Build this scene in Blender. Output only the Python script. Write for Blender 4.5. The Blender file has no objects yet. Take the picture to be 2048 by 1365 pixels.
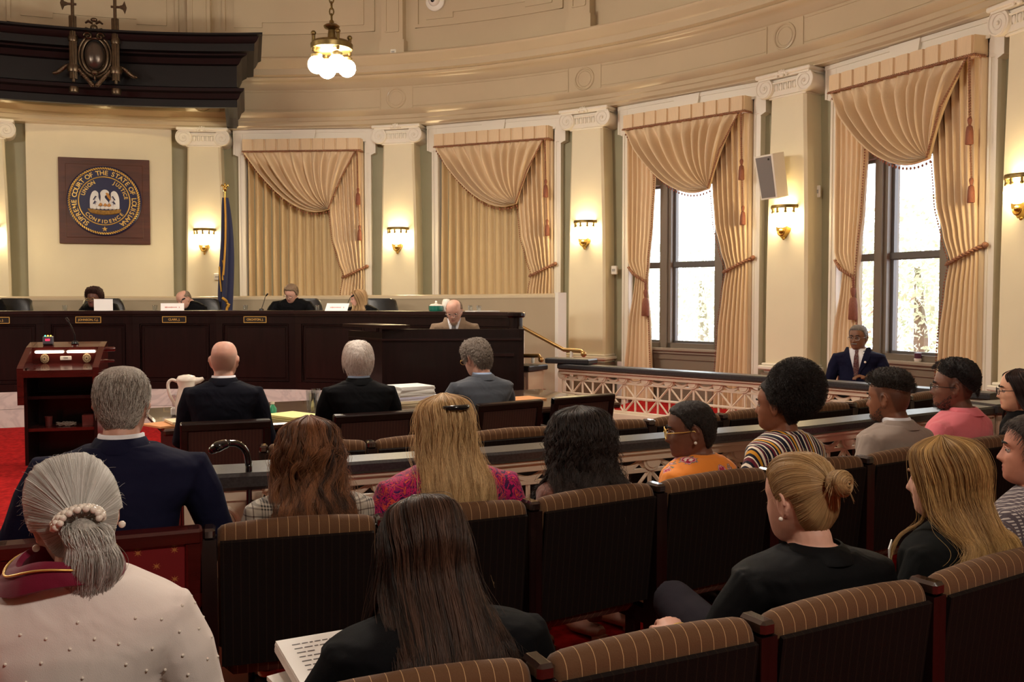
import bpy, math, random
import numpy as np
from mathutils import Vector, Matrix, noise as mnoise
random.seed(7); np.random.seed(7)
SC = bpy.context.scene
COL = SC.collection
PI = math.pi
R_ = math.radians

# ------------------------------------------------------------------ camera
F = 1890.0                       # focal length in pixels of the 2048 frame
PIT = math.atan(82.5 / F)        # camera looks slightly down
H = 1.58                         # camera height
cd = bpy.data.cameras.new('camera'); cam = bpy.data.objects.new('camera', cd); COL.objects.link(cam)
cd.sensor_width = 36.0; cd.lens = F / 2048 * 36.0; cd.clip_start = .05; cd.clip_end = 300
cam.location = (0, 0, H); cam.rotation_euler = (PI / 2 - PIT, 0, 0)
SC.camera = cam

# ------------------------------------------------------------------ world, exposure
w = bpy.data.worlds.new('sky'); SC.world = w; w.use_nodes = True
bg = w.node_tree.nodes['Background']; bg.inputs[0].default_value = (.86, .93, 1, 1); bg.inputs[1].default_value = 6.0
SC.view_settings.view_transform = 'Standard'; SC.view_settings.look = 'None'
SC.view_settings.exposure = 0.35; SC.view_settings.gamma = 1.0; SC.view_settings.use_curve_mapping = False
LAMP = 195.0      # emission of the chandelier globes
SCONCE = 55.0    # emission of the sconce bowls
try:
    SC.cycles.max_bounces = 8; SC.cycles.diffuse_bounces = 4; SC.cycles.glossy_bounces = 3
    SC.cycles.transmission_bounces = 6; SC.cycles.transparent_max_bounces = 8
    SC.cycles.sample_clamp_indirect = 6.0; SC.cycles.caustics_reflective = False; SC.cycles.caustics_refractive = False
except Exception: pass

# ------------------------------------------------------------------ the room's plan: a semicircular apse about O
R = 8.8; PHI = R_(-15.6); OX, OY = -.447 * R, .687 * R
def ray(x, y):
    a = (x - 1024) / F; b = (682.5 - y) / F; c, s = math.cos(PIT), math.sin(PIT)
    return Vector((a, c + b * s, -s + b * c))
def at_z(x, y, h):
    d = ray(x, y); return Vector((0, 0, H)) + d * ((h - H) / d.z)
def at_y(x, y, Y):
    d = ray(x, y); return Vector((0, 0, H)) + d * (Y / d.y)
def on_ring(x, y, r):
    d = ray(x, y); A = d.x**2 + d.y**2; B = -(OX * d.x + OY * d.y); C = OX**2 + OY**2 - r * r
    return Vector((0, 0, H)) + d * ((-B + math.sqrt(B * B - A * C)) / A)
def ring(adeg, r, z=0):          # point at an angle (0 = behind the seal) and radius
    a = PHI + R_(adeg); return Vector((OX + r * math.sin(a), OY + r * math.cos(a), z))
def ang_of(p): return math.degrees(math.atan2(p.x - OX, p.y - OY) - PHI)
def bay_m(adeg, r=0, z=0):       # frame: +x to the right along the wall, +y outward, z up
    return Matrix.Translation(ring(adeg, r, z)) @ Matrix.Rotation(-(PHI + R_(adeg)), 4, 'Z')

# ------------------------------------------------------------------ materials
def lin(c):
    return tuple(((v / 255) / 12.92 if v / 255 <= .04045 else ((v / 255 + .055) / 1.055) ** 2.4) for v in c)
MATS = {}
def node(nt, t, **k):
    n = nt.nodes.new(t)
    for a, v in k.items(): setattr(n, a, v)
    return n
def mat(name, rgb, rough=.5, metal=0, var=.0, vscale=8, bump=0, bscale=60, stretch=None, spec=.5, coat=0, emit=None, estr=0, sheen=0):
    if name in MATS: return MATS[name]
    m = bpy.data.materials.new(name); m.use_nodes = True; nt = m.node_tree
    b = nt.nodes['Principled BSDF']; c = lin(rgb)
    b.inputs['Base Color'].default_value = (*c, 1); b.inputs['Roughness'].default_value = rough
    b.inputs['Metallic'].default_value = metal; b.inputs['Specular IOR Level'].default_value = spec
    b.inputs['Coat Weight'].default_value = coat; b.inputs['Sheen Weight'].default_value = sheen
    if emit is not None:
        b.inputs['Emission Color'].default_value = (*lin(emit), 1); b.inputs['Emission Strength'].default_value = estr
    if var or bump:
        tc = node(nt, 'ShaderNodeTexCoord'); mp = node(nt, 'ShaderNodeMapping')
        nt.links.new(tc.outputs['Object'], mp.inputs[0])
        if stretch: mp.inputs['Scale'].default_value = stretch
    if var:
        nz = node(nt, 'ShaderNodeTexNoise'); nz.inputs['Scale'].default_value = vscale; nz.inputs['Detail'].default_value = 5
        nt.links.new(mp.outputs[0], nz.inputs[0])
        mx = node(nt, 'ShaderNodeMix', data_type='RGBA')
        mx.inputs[6].default_value = (*[v * (1 - var) for v in c], 1); mx.inputs[7].default_value = (*[min(1, v * (1 + var)) for v in c], 1)
        rp = node(nt, 'ShaderNodeMapRange'); rp.inputs[1].default_value = .3; rp.inputs[2].default_value = .7
        nt.links.new(nz.outputs[0], rp.inputs[0]); nt.links.new(rp.outputs[0], mx.inputs[0]); nt.links.new(mx.outputs[2], b.inputs['Base Color'])
    if bump:
        n2 = node(nt, 'ShaderNodeTexNoise'); n2.inputs['Scale'].default_value = bscale; n2.inputs['Detail'].default_value = 3
        nt.links.new(mp.outputs[0], n2.inputs[0])
        bp = node(nt, 'ShaderNodeBump'); bp.inputs['Strength'].default_value = bump; bp.inputs['Distance'].default_value = .01
        nt.links.new(n2.outputs[0], bp.inputs['Height']); nt.links.new(bp.outputs[0], b.inputs['Normal'])
    MATS[name] = m; return m
def bsdf(m): return m.node_tree.nodes['Principled BSDF']

CREAM = mat('dimmed_cream_paint', (194, 177, 148), .26, var=.03, vscale=2)  # darker than the cream wall: weak uplight up high is put into the colour
CREAMW = mat('cream_wall', (230, 220, 190), .6, var=.03, vscale=2)
TRIM = mat('warm_white_trim', (232, 226, 212), .4)
GREEN = mat('sage_wall', (158, 153, 124), .6, var=.04, vscale=3)
WOOD = mat('dark_mahogany', (25, 12, 11), .3, var=.3, vscale=3, stretch=(9, 9, .7), coat=.06, spec=.3)
WOODX = mat('dark_mahogany_rail', (34, 16, 14), .28, var=.25, vscale=3, stretch=(1, 9, 9), coat=.15, spec=.4)
CANOPYW = mat('black_walnut', (13, 9, 9), .42, var=.3, vscale=3, stretch=(.8, 6, 9), coat=.05, spec=.3)
MAROONW = mat('cherry_wood', (68, 20, 16), .25, var=.25, vscale=3, stretch=(1, 8, 8), coat=.4)
PLAQUEW = mat('plaque_wood', (80, 40, 22), .45, var=.25, vscale=2.5, stretch=(1, 6, 6))
TABLEW = mat('table_wood', (62, 40, 32), .22, var=.2, vscale=3, stretch=(1, 8, 8), coat=.4)
BRASS = mat('brass', (196, 160, 84), .3, 1, var=.15)
BRASSD = mat('aged_brass', (122, 104, 66), .42, 1, var=.2, vscale=20)
GOLD = mat('gold_leaf', (222, 184, 100), .38, .6)
BRONZE = mat('dark_bronze', (92, 78, 62), .33, .9, var=.2, vscale=20)
CHROME = mat('chrome', (200, 200, 205), .15, 1)
BLACK = mat('black_plastic', (16, 16, 17), .35)
BLEATHER = mat('black_leather', (20, 20, 22), .38, bump=.15, bscale=90)
WHITE = mat('white_paper', (238, 236, 232), .6)
PAPERE = mat('paper_edges', (226, 222, 214), .7, var=.12, vscale=60, stretch=(.2, .2, 8))
STONE = mat('dark_speckled_stone', (46, 44, 46), .38, var=.45, vscale=90)
RAILW = mat('rail_cream', (222, 204, 180), .38)
def thin_glass(name, k, tint):
    m = bpy.data.materials.new(name); m.use_nodes = True; nt = m.node_tree; out = nt.nodes['Material Output']; nt.nodes.remove(nt.nodes['Principled BSDF'])
    a = node(nt, 'ShaderNodeBsdfTransparent'); a.inputs[0].default_value = (*tint, 1); g = node(nt, 'ShaderNodeBsdfGlossy'); g.inputs['Roughness'].default_value = .03; x = node(nt, 'ShaderNodeMixShader'); x.inputs[0].default_value = k
    nt.links.new(a.outputs[0], x.inputs[1]); nt.links.new(g.outputs[0], x.inputs[2]); nt.links.new(x.outputs[0], out.inputs[0]); return m
GLASS = thin_glass('clear_glass', .16, (.93, .95, .95))
PEARL = mat('pearl', (236, 226, 214), .2, coat=.5)
WINBROWN = mat('window_frame_taupe', (118, 106, 92), .4)
APRON = mat('taupe_panel', (128, 114, 96), .5)
CURT = mat('gold_beige_drapery', (224, 198, 160), .55, var=.05, vscale=30, stretch=(6, 6, .3), sheen=.25)
CURTB = mat('gold_beige_curtain', (204, 178, 134), .62, var=.06, vscale=30, stretch=(6, 6, .3), sheen=.15)
CORD = mat('rose_and_gold_cord', (150, 104, 76), .6, var=.4, vscale=60)
TASS = mat('rose_tassel', (132, 78, 58), .7, var=.3, vscale=60, stretch=(6, 6, .5))
GLOBE = mat('lit_globe', (255, 250, 240), .3, emit=(255, 243, 226), estr=LAMP)
BOWL = mat('lit_bowl', (255, 250, 240), .3, emit=(255, 226, 172), estr=SCONCE)

def carpet():
    m = mat('red_carpet', (160, 22, 24), .95, spec=.1); nt = m.node_tree; b = bsdf(m)
    tc = node(nt, 'ShaderNodeTexCoord')
    v = node(nt, 'ShaderNodeTexVoronoi'); v.inputs['Scale'].default_value = 24; nt.links.new(tc.outputs['Object'], v.inputs[0])
    nz = node(nt, 'ShaderNodeTexNoise'); nz.inputs['Scale'].default_value = 9; nz.inputs['Detail'].default_value = 6; nt.links.new(tc.outputs['Object'], nz.inputs[0])
    n3 = node(nt, 'ShaderNodeTexNoise'); n3.inputs['Scale'].default_value = 400; nt.links.new(tc.outputs['Object'], n3.inputs[0])
    ma = node(nt, 'ShaderNodeMath', operation='MULTIPLY'); nt.links.new(v.outputs[0], ma.inputs[0]); nt.links.new(nz.outputs[0], ma.inputs[1])
    rp = node(nt, 'ShaderNodeValToRGB'); rp.color_ramp.elements[0].position = .1; rp.color_ramp.elements[1].position = .4
    rp.color_ramp.elements[0].color = (*lin((138, 16, 19)), 1); rp.color_ramp.elements[1].color = (*lin((178, 30, 30)), 1)
    nt.links.new(ma.outputs[0], rp.inputs[0]); nt.links.new(rp.outputs[0], b.inputs['Base Color'])
    bp = node(nt, 'ShaderNodeBump'); bp.inputs['Strength'].default_value = .5; bp.inputs['Distance'].default_value = .004
    nt.links.new(n3.outputs[0], bp.inputs['Height']); nt.links.new(bp.outputs[0], b.inputs['Normal']); return m
CARPET = carpet()
def marble():
    m = mat('white_marble', (214, 206, 202), .25); nt = m.node_tree; b = bsdf(m)
    tc = node(nt, 'ShaderNodeTexCoord'); nz = node(nt, 'ShaderNodeTexNoise'); nz.inputs['Scale'].default_value = 2.2; nz.inputs['Detail'].default_value = 8; nz.inputs['Distortion'].default_value = 1.6
    nt.links.new(tc.outputs['Object'], nz.inputs[0])
    rp = node(nt, 'ShaderNodeValToRGB'); e = rp.color_ramp.elements
    e[0].position = .44; e[0].color = (*lin((216, 208, 204)), 1); e[1].position = .56; e[1].color = (*lin((218, 210, 206)), 1)
    k = e.new(.5); k.color = (*lin((200, 193, 191)), 1)
    nt.links.new(nz.outputs[0], rp.inputs[0]); nt.links.new(rp.outputs[0], b.inputs['Base Color']); return m
MARBLE = marble()
def pinstripe(name, base, line, scale, width=.05, axis='X', rough=.8):
    m = mat(name, base, rough, sheen=.1); nt = m.node_tree; b = bsdf(m)
    tc = node(nt, 'ShaderNodeTexCoord'); sx = node(nt, 'ShaderNodeSeparateXYZ'); nt.links.new(tc.outputs['Object'], sx.inputs[0])
    mu = node(nt, 'ShaderNodeMath', operation='MULTIPLY'); mu.inputs[1].default_value = scale; nt.links.new(sx.outputs[axis], mu.inputs[0])
    fr = node(nt, 'ShaderNodeMath', operation='FRACT'); nt.links.new(mu.outputs[0], fr.inputs[0])
    lt = node(nt, 'ShaderNodeMath', operation='LESS_THAN'); lt.inputs[1].default_value = width; nt.links.new(fr.outputs[0], lt.inputs[0])
    mx = node(nt, 'ShaderNodeMix', data_type='RGBA'); mx.inputs[6].default_value = (*lin(base), 1); mx.inputs[7].default_value = (*lin(line), 1)
    nt.links.new(lt.outputs[0], mx.inputs[0]); nt.links.new(mx.outputs[2], b.inputs['Base Color'])
    n3 = node(nt, 'ShaderNodeTexNoise'); n3.inputs['Scale'].default_value = 300; nt.links.new(tc.outputs['Object'], n3.inputs[0])
    bp = node(nt, 'ShaderNodeBump'); bp.inputs['Strength'].default_value = .25; bp.inputs['Distance'].default_value = .003
    nt.links.new(n3.outputs[0], bp.inputs['Height']); nt.links.new(bp.outputs[0], b.inputs['Normal']); return m
SEATF = pinstripe('brown_pinstripe_upholstery', (94, 65, 42), (176, 142, 102), 32, .05)
SEATD = pinstripe('dark_chair_backing', (20, 13, 11), (34, 24, 18), 40, .12)

bsdf(SEATD).inputs['Specular IOR Level'].default_value = .12; bsdf(SEATD).inputs['Sheen Weight'].default_value = 0; bsdf(SEATF).inputs['Specular IOR Level'].default_value = .2
# ------------------------------------------------------------------ mesh helpers
class MB:
    def __init__(s): s.v = []; s.f = []; s.m = []; s.k = 0
    def add(s, vs, fs):
        o = len(s.v); s.v += [tuple(p) for p in vs]; s.f += [tuple(i + o for i in f) for f in fs]; s.m += [s.k] * len(fs); return s
    def box(s, c, d, M=None, bev=0):
        x, y, z = [q / 2 for q in d]
        if bev:
            b = min(bev, x * .9, y * .9, z * .9); pts = []
            for sx in (-1, 1):
                for sy in (-1, 1):
                    for sz in (-1, 1):
                        pts += [(sx * x, sy * (y - b), sz * (z - b)), (sx * (x - b), sy * y, sz * (z - b)), (sx * (x - b), sy * (y - b), sz * z)]
            idx = lambda a, b_, c_: ((a * 2 + b_) * 2 + c_) * 3
            fs = []
            for a in (0, 1):
                fs.append([idx(a, 0, 0), idx(a, 1, 0), idx(a, 1, 1), idx(a, 0, 1)] if a else [idx(a, 0, 1), idx(a, 1, 1), idx(a, 1, 0), idx(a, 0, 0)])
                fs.append([idx(1, a, 0) + 1, idx(0, a, 0) + 1, idx(0, a, 1) + 1, idx(1, a, 1) + 1] if a else [idx(0, a, 0) + 1, idx(1, a, 0) + 1, idx(1, a, 1) + 1, idx(0, a, 1) + 1])
                fs.append([idx(0, 0, a) + 2, idx(1, 0, a) + 2, idx(1, 1, a) + 2, idx(0, 1, a) + 2] if a else [idx(0, 1, a) + 2, idx(1, 1, a) + 2, idx(1, 0, a) + 2, idx(0, 0, a) + 2])
            for a in (0, 1):
                for b_ in (0, 1):
                    fs.append([idx(a, b_, 0), idx(a, b_, 1), idx(a, b_, 1) + 1, idx(a, b_, 0) + 1])
                    fs.append([idx(a, 0, b_), idx(a, 1, b_), idx(a, 1, b_) + 2, idx(a, 0, b_) + 2])
                    fs.append([idx(0, a, b_) + 1, idx(1, a, b_) + 1, idx(1, a, b_) + 2, idx(0, a, b_) + 2])
                    for c_ in (0, 1): fs.append([idx(a, b_, c_), idx(a, b_, c_) + 1, idx(a, b_, c_) + 2])
        else:
            pts = [(sx * x, sy * y, sz * z) for sx in (-1, 1) for sy in (-1, 1) for sz in (-1, 1)]
            fs = [(0, 1, 3, 2), (4, 6, 7, 5), (0, 4, 5, 1), (2, 3, 7, 6), (0, 2, 6, 4), (1, 5, 7, 3)]
        C = Vector(c); pts = [(Vector(p) + C) for p in pts]
        if M: pts = [M @ p for p in pts]
        return s.add(pts, fs)
    def bx(s, x0, x1, y0, y1, z0, z1, M=None, bev=0):
        return s.box(((x0 + x1) / 2, (y0 + y1) / 2, (z0 + z1) / 2), (x1 - x0, y1 - y0, z1 - z0), M, bev)
    def rings(s, rs, closed=True, caps=True, loop=False):
        n = len(rs[0]); vs = [p for r in rs for p in r]; fs = []
        m = len(rs)
        for i in range(m if loop else m - 1):
            j = (i + 1) % m
            for k in range(n if closed else n - 1):
                k2 = (k + 1) % n; fs.append((i * n + k, i * n + k2, j * n + k2, j * n + k))
        if caps and closed and not loop: fs += [tuple(range(n))[::-1], tuple((m - 1) * n + k for k in range(n))]
        return s.add(vs, fs)
    def tube(s, path, r, n=8, caps=True, loop=False, flat=None):
        P = [Vector(p) for p in path]; m = len(P); rs = r if hasattr(r, '__len__') else [r] * m
        T = []
        for i in range(m):
            a = P[i - 1] if (i or loop) else P[i]; b = P[(i + 1) % m] if (i < m - 1 or loop) else P[i]
            t = (b - a); T.append(t.normalized() if t.length > 1e-9 else Vector((0, 0, 1)))
        up = Vector((0, 0, 1)) if abs(T[0].z) < .9 else Vector((0, 1, 0))
        nrm = (up - T[0] * up.dot(T[0])).normalized(); out = []
        for i in range(m):
            nrm = (nrm - T[i] * nrm.dot(T[i])).normalized(); bi = T[i].cross(nrm); q = []
            for k in range(n):
                a = 2 * PI * k / n; fx, fy = (flat if flat else (1, 1))
                q.append(P[i] + (nrm * math.cos(a) * fx + bi * math.sin(a) * fy) * rs[i])
            out.append(q)
        return s.rings(out, True, caps, loop)
    def lathe(s, prof, n=24, M=None, a0=0, a1=2 * PI, caps=True):
        full = abs(a1 - a0 - 2 * PI) < 1e-6; c = n if full else n + 1; rs = []
        for r, z in prof:
            q = [Vector((r * math.cos(a0 + (a1 - a0) * k / n), r * math.sin(a0 + (a1 - a0) * k / n), z)) for k in range(c)]
            rs.append([M @ p for p in q] if M else q)
        return s.rings(rs, full, caps and full)
    def sph(s, c, r, n=16, m=10, M=None):
        rr = r if hasattr(r, '__len__') else (r, r, r); rs = []
        for i in range(m + 1):
            t = PI * i / m; t = min(max(t, .02), PI - .02)
            q = [Vector((c[0] + rr[0] * math.sin(t) * math.cos(2 * PI * k / n), c[1] + rr[1] * math.sin(t) * math.sin(2 * PI * k / n), c[2] - rr[2] * math.cos(t))) for k in range(n)]
            rs.append([M @ p for p in q] if M else q)
        return s.rings(rs)
    def prism(s, poly, a, b, M=None):   # polygon in x,z ; extruded in y from a to b
        n = len(poly); vs = [Vector((x, a, z)) for x, z in poly] + [Vector((x, b, z)) for x, z in poly]
        if M: vs = [M @ p for p in vs]
        fs = [tuple(range(n)), tuple(range(2 * n - 1, n - 1, -1))] + [(i, i + n, (i + 1) % n + n, (i + 1) % n) for i in range(n)]
        return s.add(vs, fs)
    def grid(s, rows, closed=False):
        return s.rings(rows, closed, False)
    def build(s, name, m, parent=None, smooth=35, M=None, kind=None, label=None):
        me = bpy.data.meshes.new(name); me.from_pydata([tuple(p) for p in s.v], [], s.f)
        ml = m if isinstance(m, (list, tuple)) else [m]
        for q in ml: me.materials.append(q)
        if len(ml) > 1: me.polygons.foreach_set('material_index', s.m)
        me.validate()
        if smooth:
            me.polygons.foreach_set('use_smooth', [True] * len(me.polygons))
            if smooth < 180:
                try: me.set_sharp_from_angle(angle=R_(smooth))
                except Exception: pass
        fix_normals(me)
        return link(name, me, parent, M, kind, label)
def fix_normals(me):
    import bmesh
    bm = bmesh.new(); bm.from_mesh(me); bmesh.ops.recalc_face_normals(bm, faces=bm.faces); bm.to_mesh(me); bm.free()
def link(name, data, parent=None, M=None, kind=None, label=None):
    o = bpy.data.objects.new(name, data); COL.objects.link(o)
    if M is not None: o.matrix_world = M
    if parent is not None:
        o.parent = parent
    if kind: o['kind'] = kind
    if label: o['label'] = label
    return o
def tag(o, label, cat, group=None):
    o['label'] = label; o['category'] = cat
    if group: o['group'] = group
    return o
def thing(name, label, cat, M=None, group=None):
    o = bpy.data.objects.new(name, None); COL.objects.link(o); o.empty_display_size = .1
    if M is not None: o.matrix_world = M
    return tag(o, label, cat, group)
def dup(root, M, label=None, group=None):
    def cp(o, par):
        c = o.copy(); COL.objects.link(c)
        if par is not None: c.parent = par
        for ch in [q for q in KIDS.get(o.name, [])]: cp(ch, c)
        return c
    global KIDS
    KIDS = {}
    for o in COL.objects:
        if o.parent: KIDS.setdefault(o.parent.name, []).append(o)
    r = cp(root, None); r.matrix_world = M
    if label: r['label'] = label
    if group: r['group'] = group
    return r
def T(x, y, z, rz=0, s=1): return Matrix.Translation((x, y, z)) @ Matrix.Rotation(rz, 4, 'Z') @ Matrix.Scale(s, 4)
def bez(p0, p1, p2, n): return [Vector(p0) * (1 - t)**2 + Vector(p1) * 2 * t * (1 - t) + Vector(p2) * t * t for t in [i / (n - 1) for i in range(n)]]
def cat_rom(pts, n):
    P = [Vector(p) for p in pts]; P = [P[0] * 2 - P[1]] + P + [P[-1] * 2 - P[-2]]; out = []
    for i in range(1, len(P) - 2):
        for k in range(n):
            t = k / n; a, b, c, d = P[i - 1:i + 3]
            out.append(.5 * ((2 * b) + (c - a) * t + (2 * a - 5 * b + 4 * c - d) * t * t + (3 * b - a - 3 * c + d) * t**3))
    out.append(P[-2]); return out
def text_mesh(mb, body, size, M, extr=.004, bold=0, align='CENTER'):
    cu = bpy.data.curves.new('t', 'FONT'); cu.body = body; cu.size = size; cu.extrude = extr; cu.align_x = align; cu.align_y = 'CENTER'; cu.offset = bold; cu.resolution_u = 4
    o = bpy.data.objects.new('t', cu); COL.objects.link(o); bpy.context.view_layer.update()
    dg = bpy.context.evaluated_depsgraph_get(); me = o.evaluated_get(dg).to_mesh()
    mb.add([M @ v.co for v in me.vertices], [tuple(p.vertices) for p in me.polygons])
    o.evaluated_get(dg).to_mesh_clear(); bpy.data.objects.remove(o); bpy.data.curves.remove(cu)
# ================================================================== the room shell
def st(o, kind='structure'): o['kind'] = kind; return o
m = MB(); m.bx(-16, 16, -8, 18, -.2, 0); st(m.build('floor', CARPET))
m = MB(); m.bx(-16, 16, -8, 18, 7.8, 8.0); st(m.build('ceiling', mat('ceiling_paint', (226, 220, 206), .7)))
AW = 9.0; UH = AW * math.tan(R_(10))
g = MB()
for k in range(-4, 5):
    M = bay_m(20 * k)
    if k in (3, 4):
        g.bx(-UH, -.95, AW, AW + .3, 0, 4.3, M); g.bx(.95, UH, AW, AW + .3, 0, 4.3, M)
        g.bx(-.95, .95, AW, AW + .3, 3.95, 4.3, M); g.bx(-.95, .95, AW + .1, AW + .3, 0, .93, M)
    else:
        g.bx(-UH, UH, AW, AW + .3, 0, 4.3, M)
M = bay_m(90); g.bx(0, 11, AW, AW + .3, 0, 4.3, M)
M = bay_m(-90); g.bx(-11, 0, AW, AW + .3, 0, 4.3, M)
st(g.build('wall_north', GREEN, smooth=0))
M = bay_m(180); g = MB(); g.bx(-9.3, 9.3, 10.5, 10.8, 0, 8, M); st(g.build('wall_south', mat('brown_rear_wall', (96, 74, 58), .6), smooth=0))  # unseen wall; brown picked to cut light bouncing onto the rows from behind
# path of the plan for swept mouldings
def sweep(prof, steps=120, x1=10.5):
    rows = []
    for r, z in prof:
        q = [bay_m(-90) @ Vector((-x1, r, z))] + [ring(-90 + 180 * i / steps, r, z) for i in range(steps + 1)] + [bay_m(90) @ Vector((x1, r, z))]
        rows.append(q)
    return rows
g = MB(); g.grid(sweep([(8.72, 5.2), (8.72, 8.0)])); st(g.build('wall_upper', CREAM))
prof = [(9.35, 4.24), (8.80, 4.24), (8.80, 4.255), (8.77, 4.28), (8.77, 4.335), (8.755, 4.345), (8.755, 4.40), (8.735, 4.41), (8.72, 4.43), (8.69, 4.45), (8.68, 4.475),
        (8.74, 4.485), (8.74, 4.82), (8.72, 4.83), (8.71, 4.86), (8.67, 4.89), (8.66, 4.91), (8.60, 4.925), (8.56, 4.945), (8.55, 4.97), (8.56, 4.98), (8.50, 5.0), (8.50, 5.09), (8.47, 5.11), (8.45, 5.15), (8.40, 5.18), (8.385, 5.215), (8.40, 5.235), (8.72, 5.25)]
ent = MB(); ent.grid(sweep(prof))
for k in range(-4, 6):            # a roundel over each pilaster, thin borders beside it
    M = bay_m(20 * k - 10)
    ent.tube([M @ Vector((.145 * math.cos(a), 8.735, 4.645 + .145 * math.sin(a))) for a in [2 * PI * i / 32 for i in range(32)]], .014, 6, loop=True)
    ent.tube([M @ Vector((.105 * math.cos(a), 8.737, 4.645 + .105 * math.sin(a))) for a in [2 * PI * i / 32 for i in range(32)]], .006, 6, loop=True)
    for u in (-.26, .26): ent.bx(u - .008, u + .008, 8.725, 8.76, 4.49, 4.81, M)
    M2 = bay_m(20 * k)
    if k < 5:
        for zz in (4.52, 4.79):
            ent.tube([ring(20 * k + a, 8.738, zz) for a in np.linspace(-8.2, 8.2, 12)], .007, 6)
st(ent.build('trim_1', CREAM, smooth=50))
up = MB()
for k in range(-2, 6):
    M = bay_m(20 * k - 10)
    up.bx(-.17, .17, 8.58, 8.74, 5.45, 7.6, M); up.bx(-.2, .2, 8.55, 8.74, 5.25, 5.47, M)
    for s in (-1, 1): up.bx(s * .1 - .012, s * .1 + .012, 8.565, 8.6, 5.6, 7.4, M)
    up.bx(-.1, .1, 8.565, 8.6, 5.59, 5.61, M)
for k in range(-2, 5):
    M = bay_m(20 * k); A = 8.66
    for a, b, c, d in ((-1.2, 1.2, 5.66, 5.71), (-1.2, -1.15, 5.66, 7.2), (1.15, 1.2, 5.66, 7.2), (-1.2, 1.2, 7.15, 7.2)):
        n = 8
        for i in range(n if b - a > 1 else 1):
            if b - a > 1:
                a0 = math.degrees(math.atan2(a + (b - a) * i / n, 8.7)); a1 = math.degrees(math.atan2(a + (b - a) * (i + 1) / n, 8.7))
                p = [ring(20 * k + q, rr, zz) for q in (a0, a1) for rr in (8.735, 8.69) for zz in (c, d)]
                up.add(p, [(0, 1, 3, 2), (4, 6, 7, 5), (2, 3, 7, 6), (0, 2, 6, 4), (1, 5, 7, 3)])
            else:
                q = math.degrees(math.atan2((a + b) / 2, 8.7)); up.bx(-.025, .025, 8.69, 8.735, c, d, bay_m(20 * k + q))
    n = 14; us = [-1.02 + 2.04 * i / n for i in range(n + 1)]     # raised inner panel, lower at its two ends
    for i in range(n):
        um = (us[i] + us[i + 1]) / 2; zb = 5.77 if abs(um) > .62 else 5.845
        a0, a1 = [math.degrees(math.atan2(q, 8.7)) for q in (us[i], us[i + 1])]
        p = [ring(20 * k + q, rr, zz) for q in (a0, a1) for rr in (8.73, 8.70) for zz in (zb, 7.08)]
        up.add(p, [(0, 1, 3, 2), (4, 6, 7, 5), (2, 3, 7, 6), (0, 2, 6, 4), (1, 5, 7, 3)])
st(up.build('trim_2', CREAM, smooth=30))
# pilasters
def pilaster_meshes():
    sh = MB(); rows = []
    for z, hw in ((.80, .300), (1.2, .302), (1.9, .298), (2.6, .288), (3.2, .272), (3.7, .255), (3.98, .25)):
        rows.append([(-hw, 9.15, z), (-hw, 8.83, z), (-hw + .03, 8.80, z), (hw - .03, 8.80, z), (hw, 8.83, z), (hw, 9.15, z)])
    sh.rings(rows)
    base = MB()
    for z0, z1, hw, y in ((.70, .74, .31, 8.80), (.74, .79, .35, 8.74), (.79, .82, .32, 8.77)): base.bx(-hw, hw, y, 9.15, z0, z1, None, .012)
    ped = MB(); ped.bx(-.33, .33, 8.78, 9.15, 0, .70)
    cap = MB(); cap.bx(-.39, .39, 8.68, 9.12, 4.195, 4.24, None, .012); cap.bx(-.36, .36, 8.71, 9.1, 4.175, 4.196)
    cap.bx(-.27, .27, 8.77, 9.1, 3.98, 4.17); cap.bx(-.27, .27, 8.785, 9.1, 3.955, 3.985, None, .01)
    for s in (-1, 1):
        cx, cz = s * .285, 4.085; Mv = Matrix.Translation((cx, 8.73, cz)) @ Matrix.Rotation(-PI / 2, 4, 'X')
        cap.lathe([(.05, -.0), (.118, 0), (.124, .02), (.105, .12), (.118, .26), (.118, .38)], 22, Mv)
        sp = []
        for i in range(60):
            q = i / 59; a = q * 2 * PI * 2.3; r = .118 * (1 - q) + .012
            sp.append((cx - s * r * math.cos(a + PI / 2) , 8.728, cz + r * math.sin(a + PI / 2)))
        cap.tube(sp, [.011 * (1 - .5 * i / 59) for i in range(60)], 6)
        cap.sph((cx, 8.725, cz), .02, 8, 6)
    for i in range(5): cap.sph((-.13 + .065 * i, 8.765, 4.075), (.024, .02, .042), 8, 6)
    for i in range(6): cap.bx(-.1625 + .065 * i - .006, -.1625 + .065 * i + .006, 8.755, 8.78, 4.04, 4.12)
    cap.tube([(-.2, 8.755, 4.13), (.2, 8.755, 4.13)], .014, 6)
    for i in range(7):
        a = PI * (i + .5) / 7; cap.sph((.07 * math.cos(a), 8.69, 4.185 + .05 * math.sin(a)), (.016, .018, .022), 8, 6)
    cap.sph((0, 8.69, 4.185), (.03, .02, .02), 8, 6)
    return sh, base, ped, cap
sh, base, ped, cap = pilaster_meshes()
p0 = None
for n, k in enumerate((-3, -2, -1, 0, 1, 2, 3, 4, 5)):
    M = bay_m(20 * k - 10)
    if p0 is None:
        p0 = st(sh.build('trim_3', CREAMW, smooth=20, M=M)); base.build('base', TRIM, p0); ped.build('pedestal', APRON, p0, 0); cap.build('capital', TRIM, p0, 40)
    else:
        q = dup(p0, M); q.name = 'trim_%d' % (n + 3); st(q)
# cream panel of the seal bay
M = bay_m(0); g = MB(); g.bx(-1.04, 1.04, 8.93, 9.01, 0, 4.25, M); st(g.build('trim_20', CREAMW, smooth=0))

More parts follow.
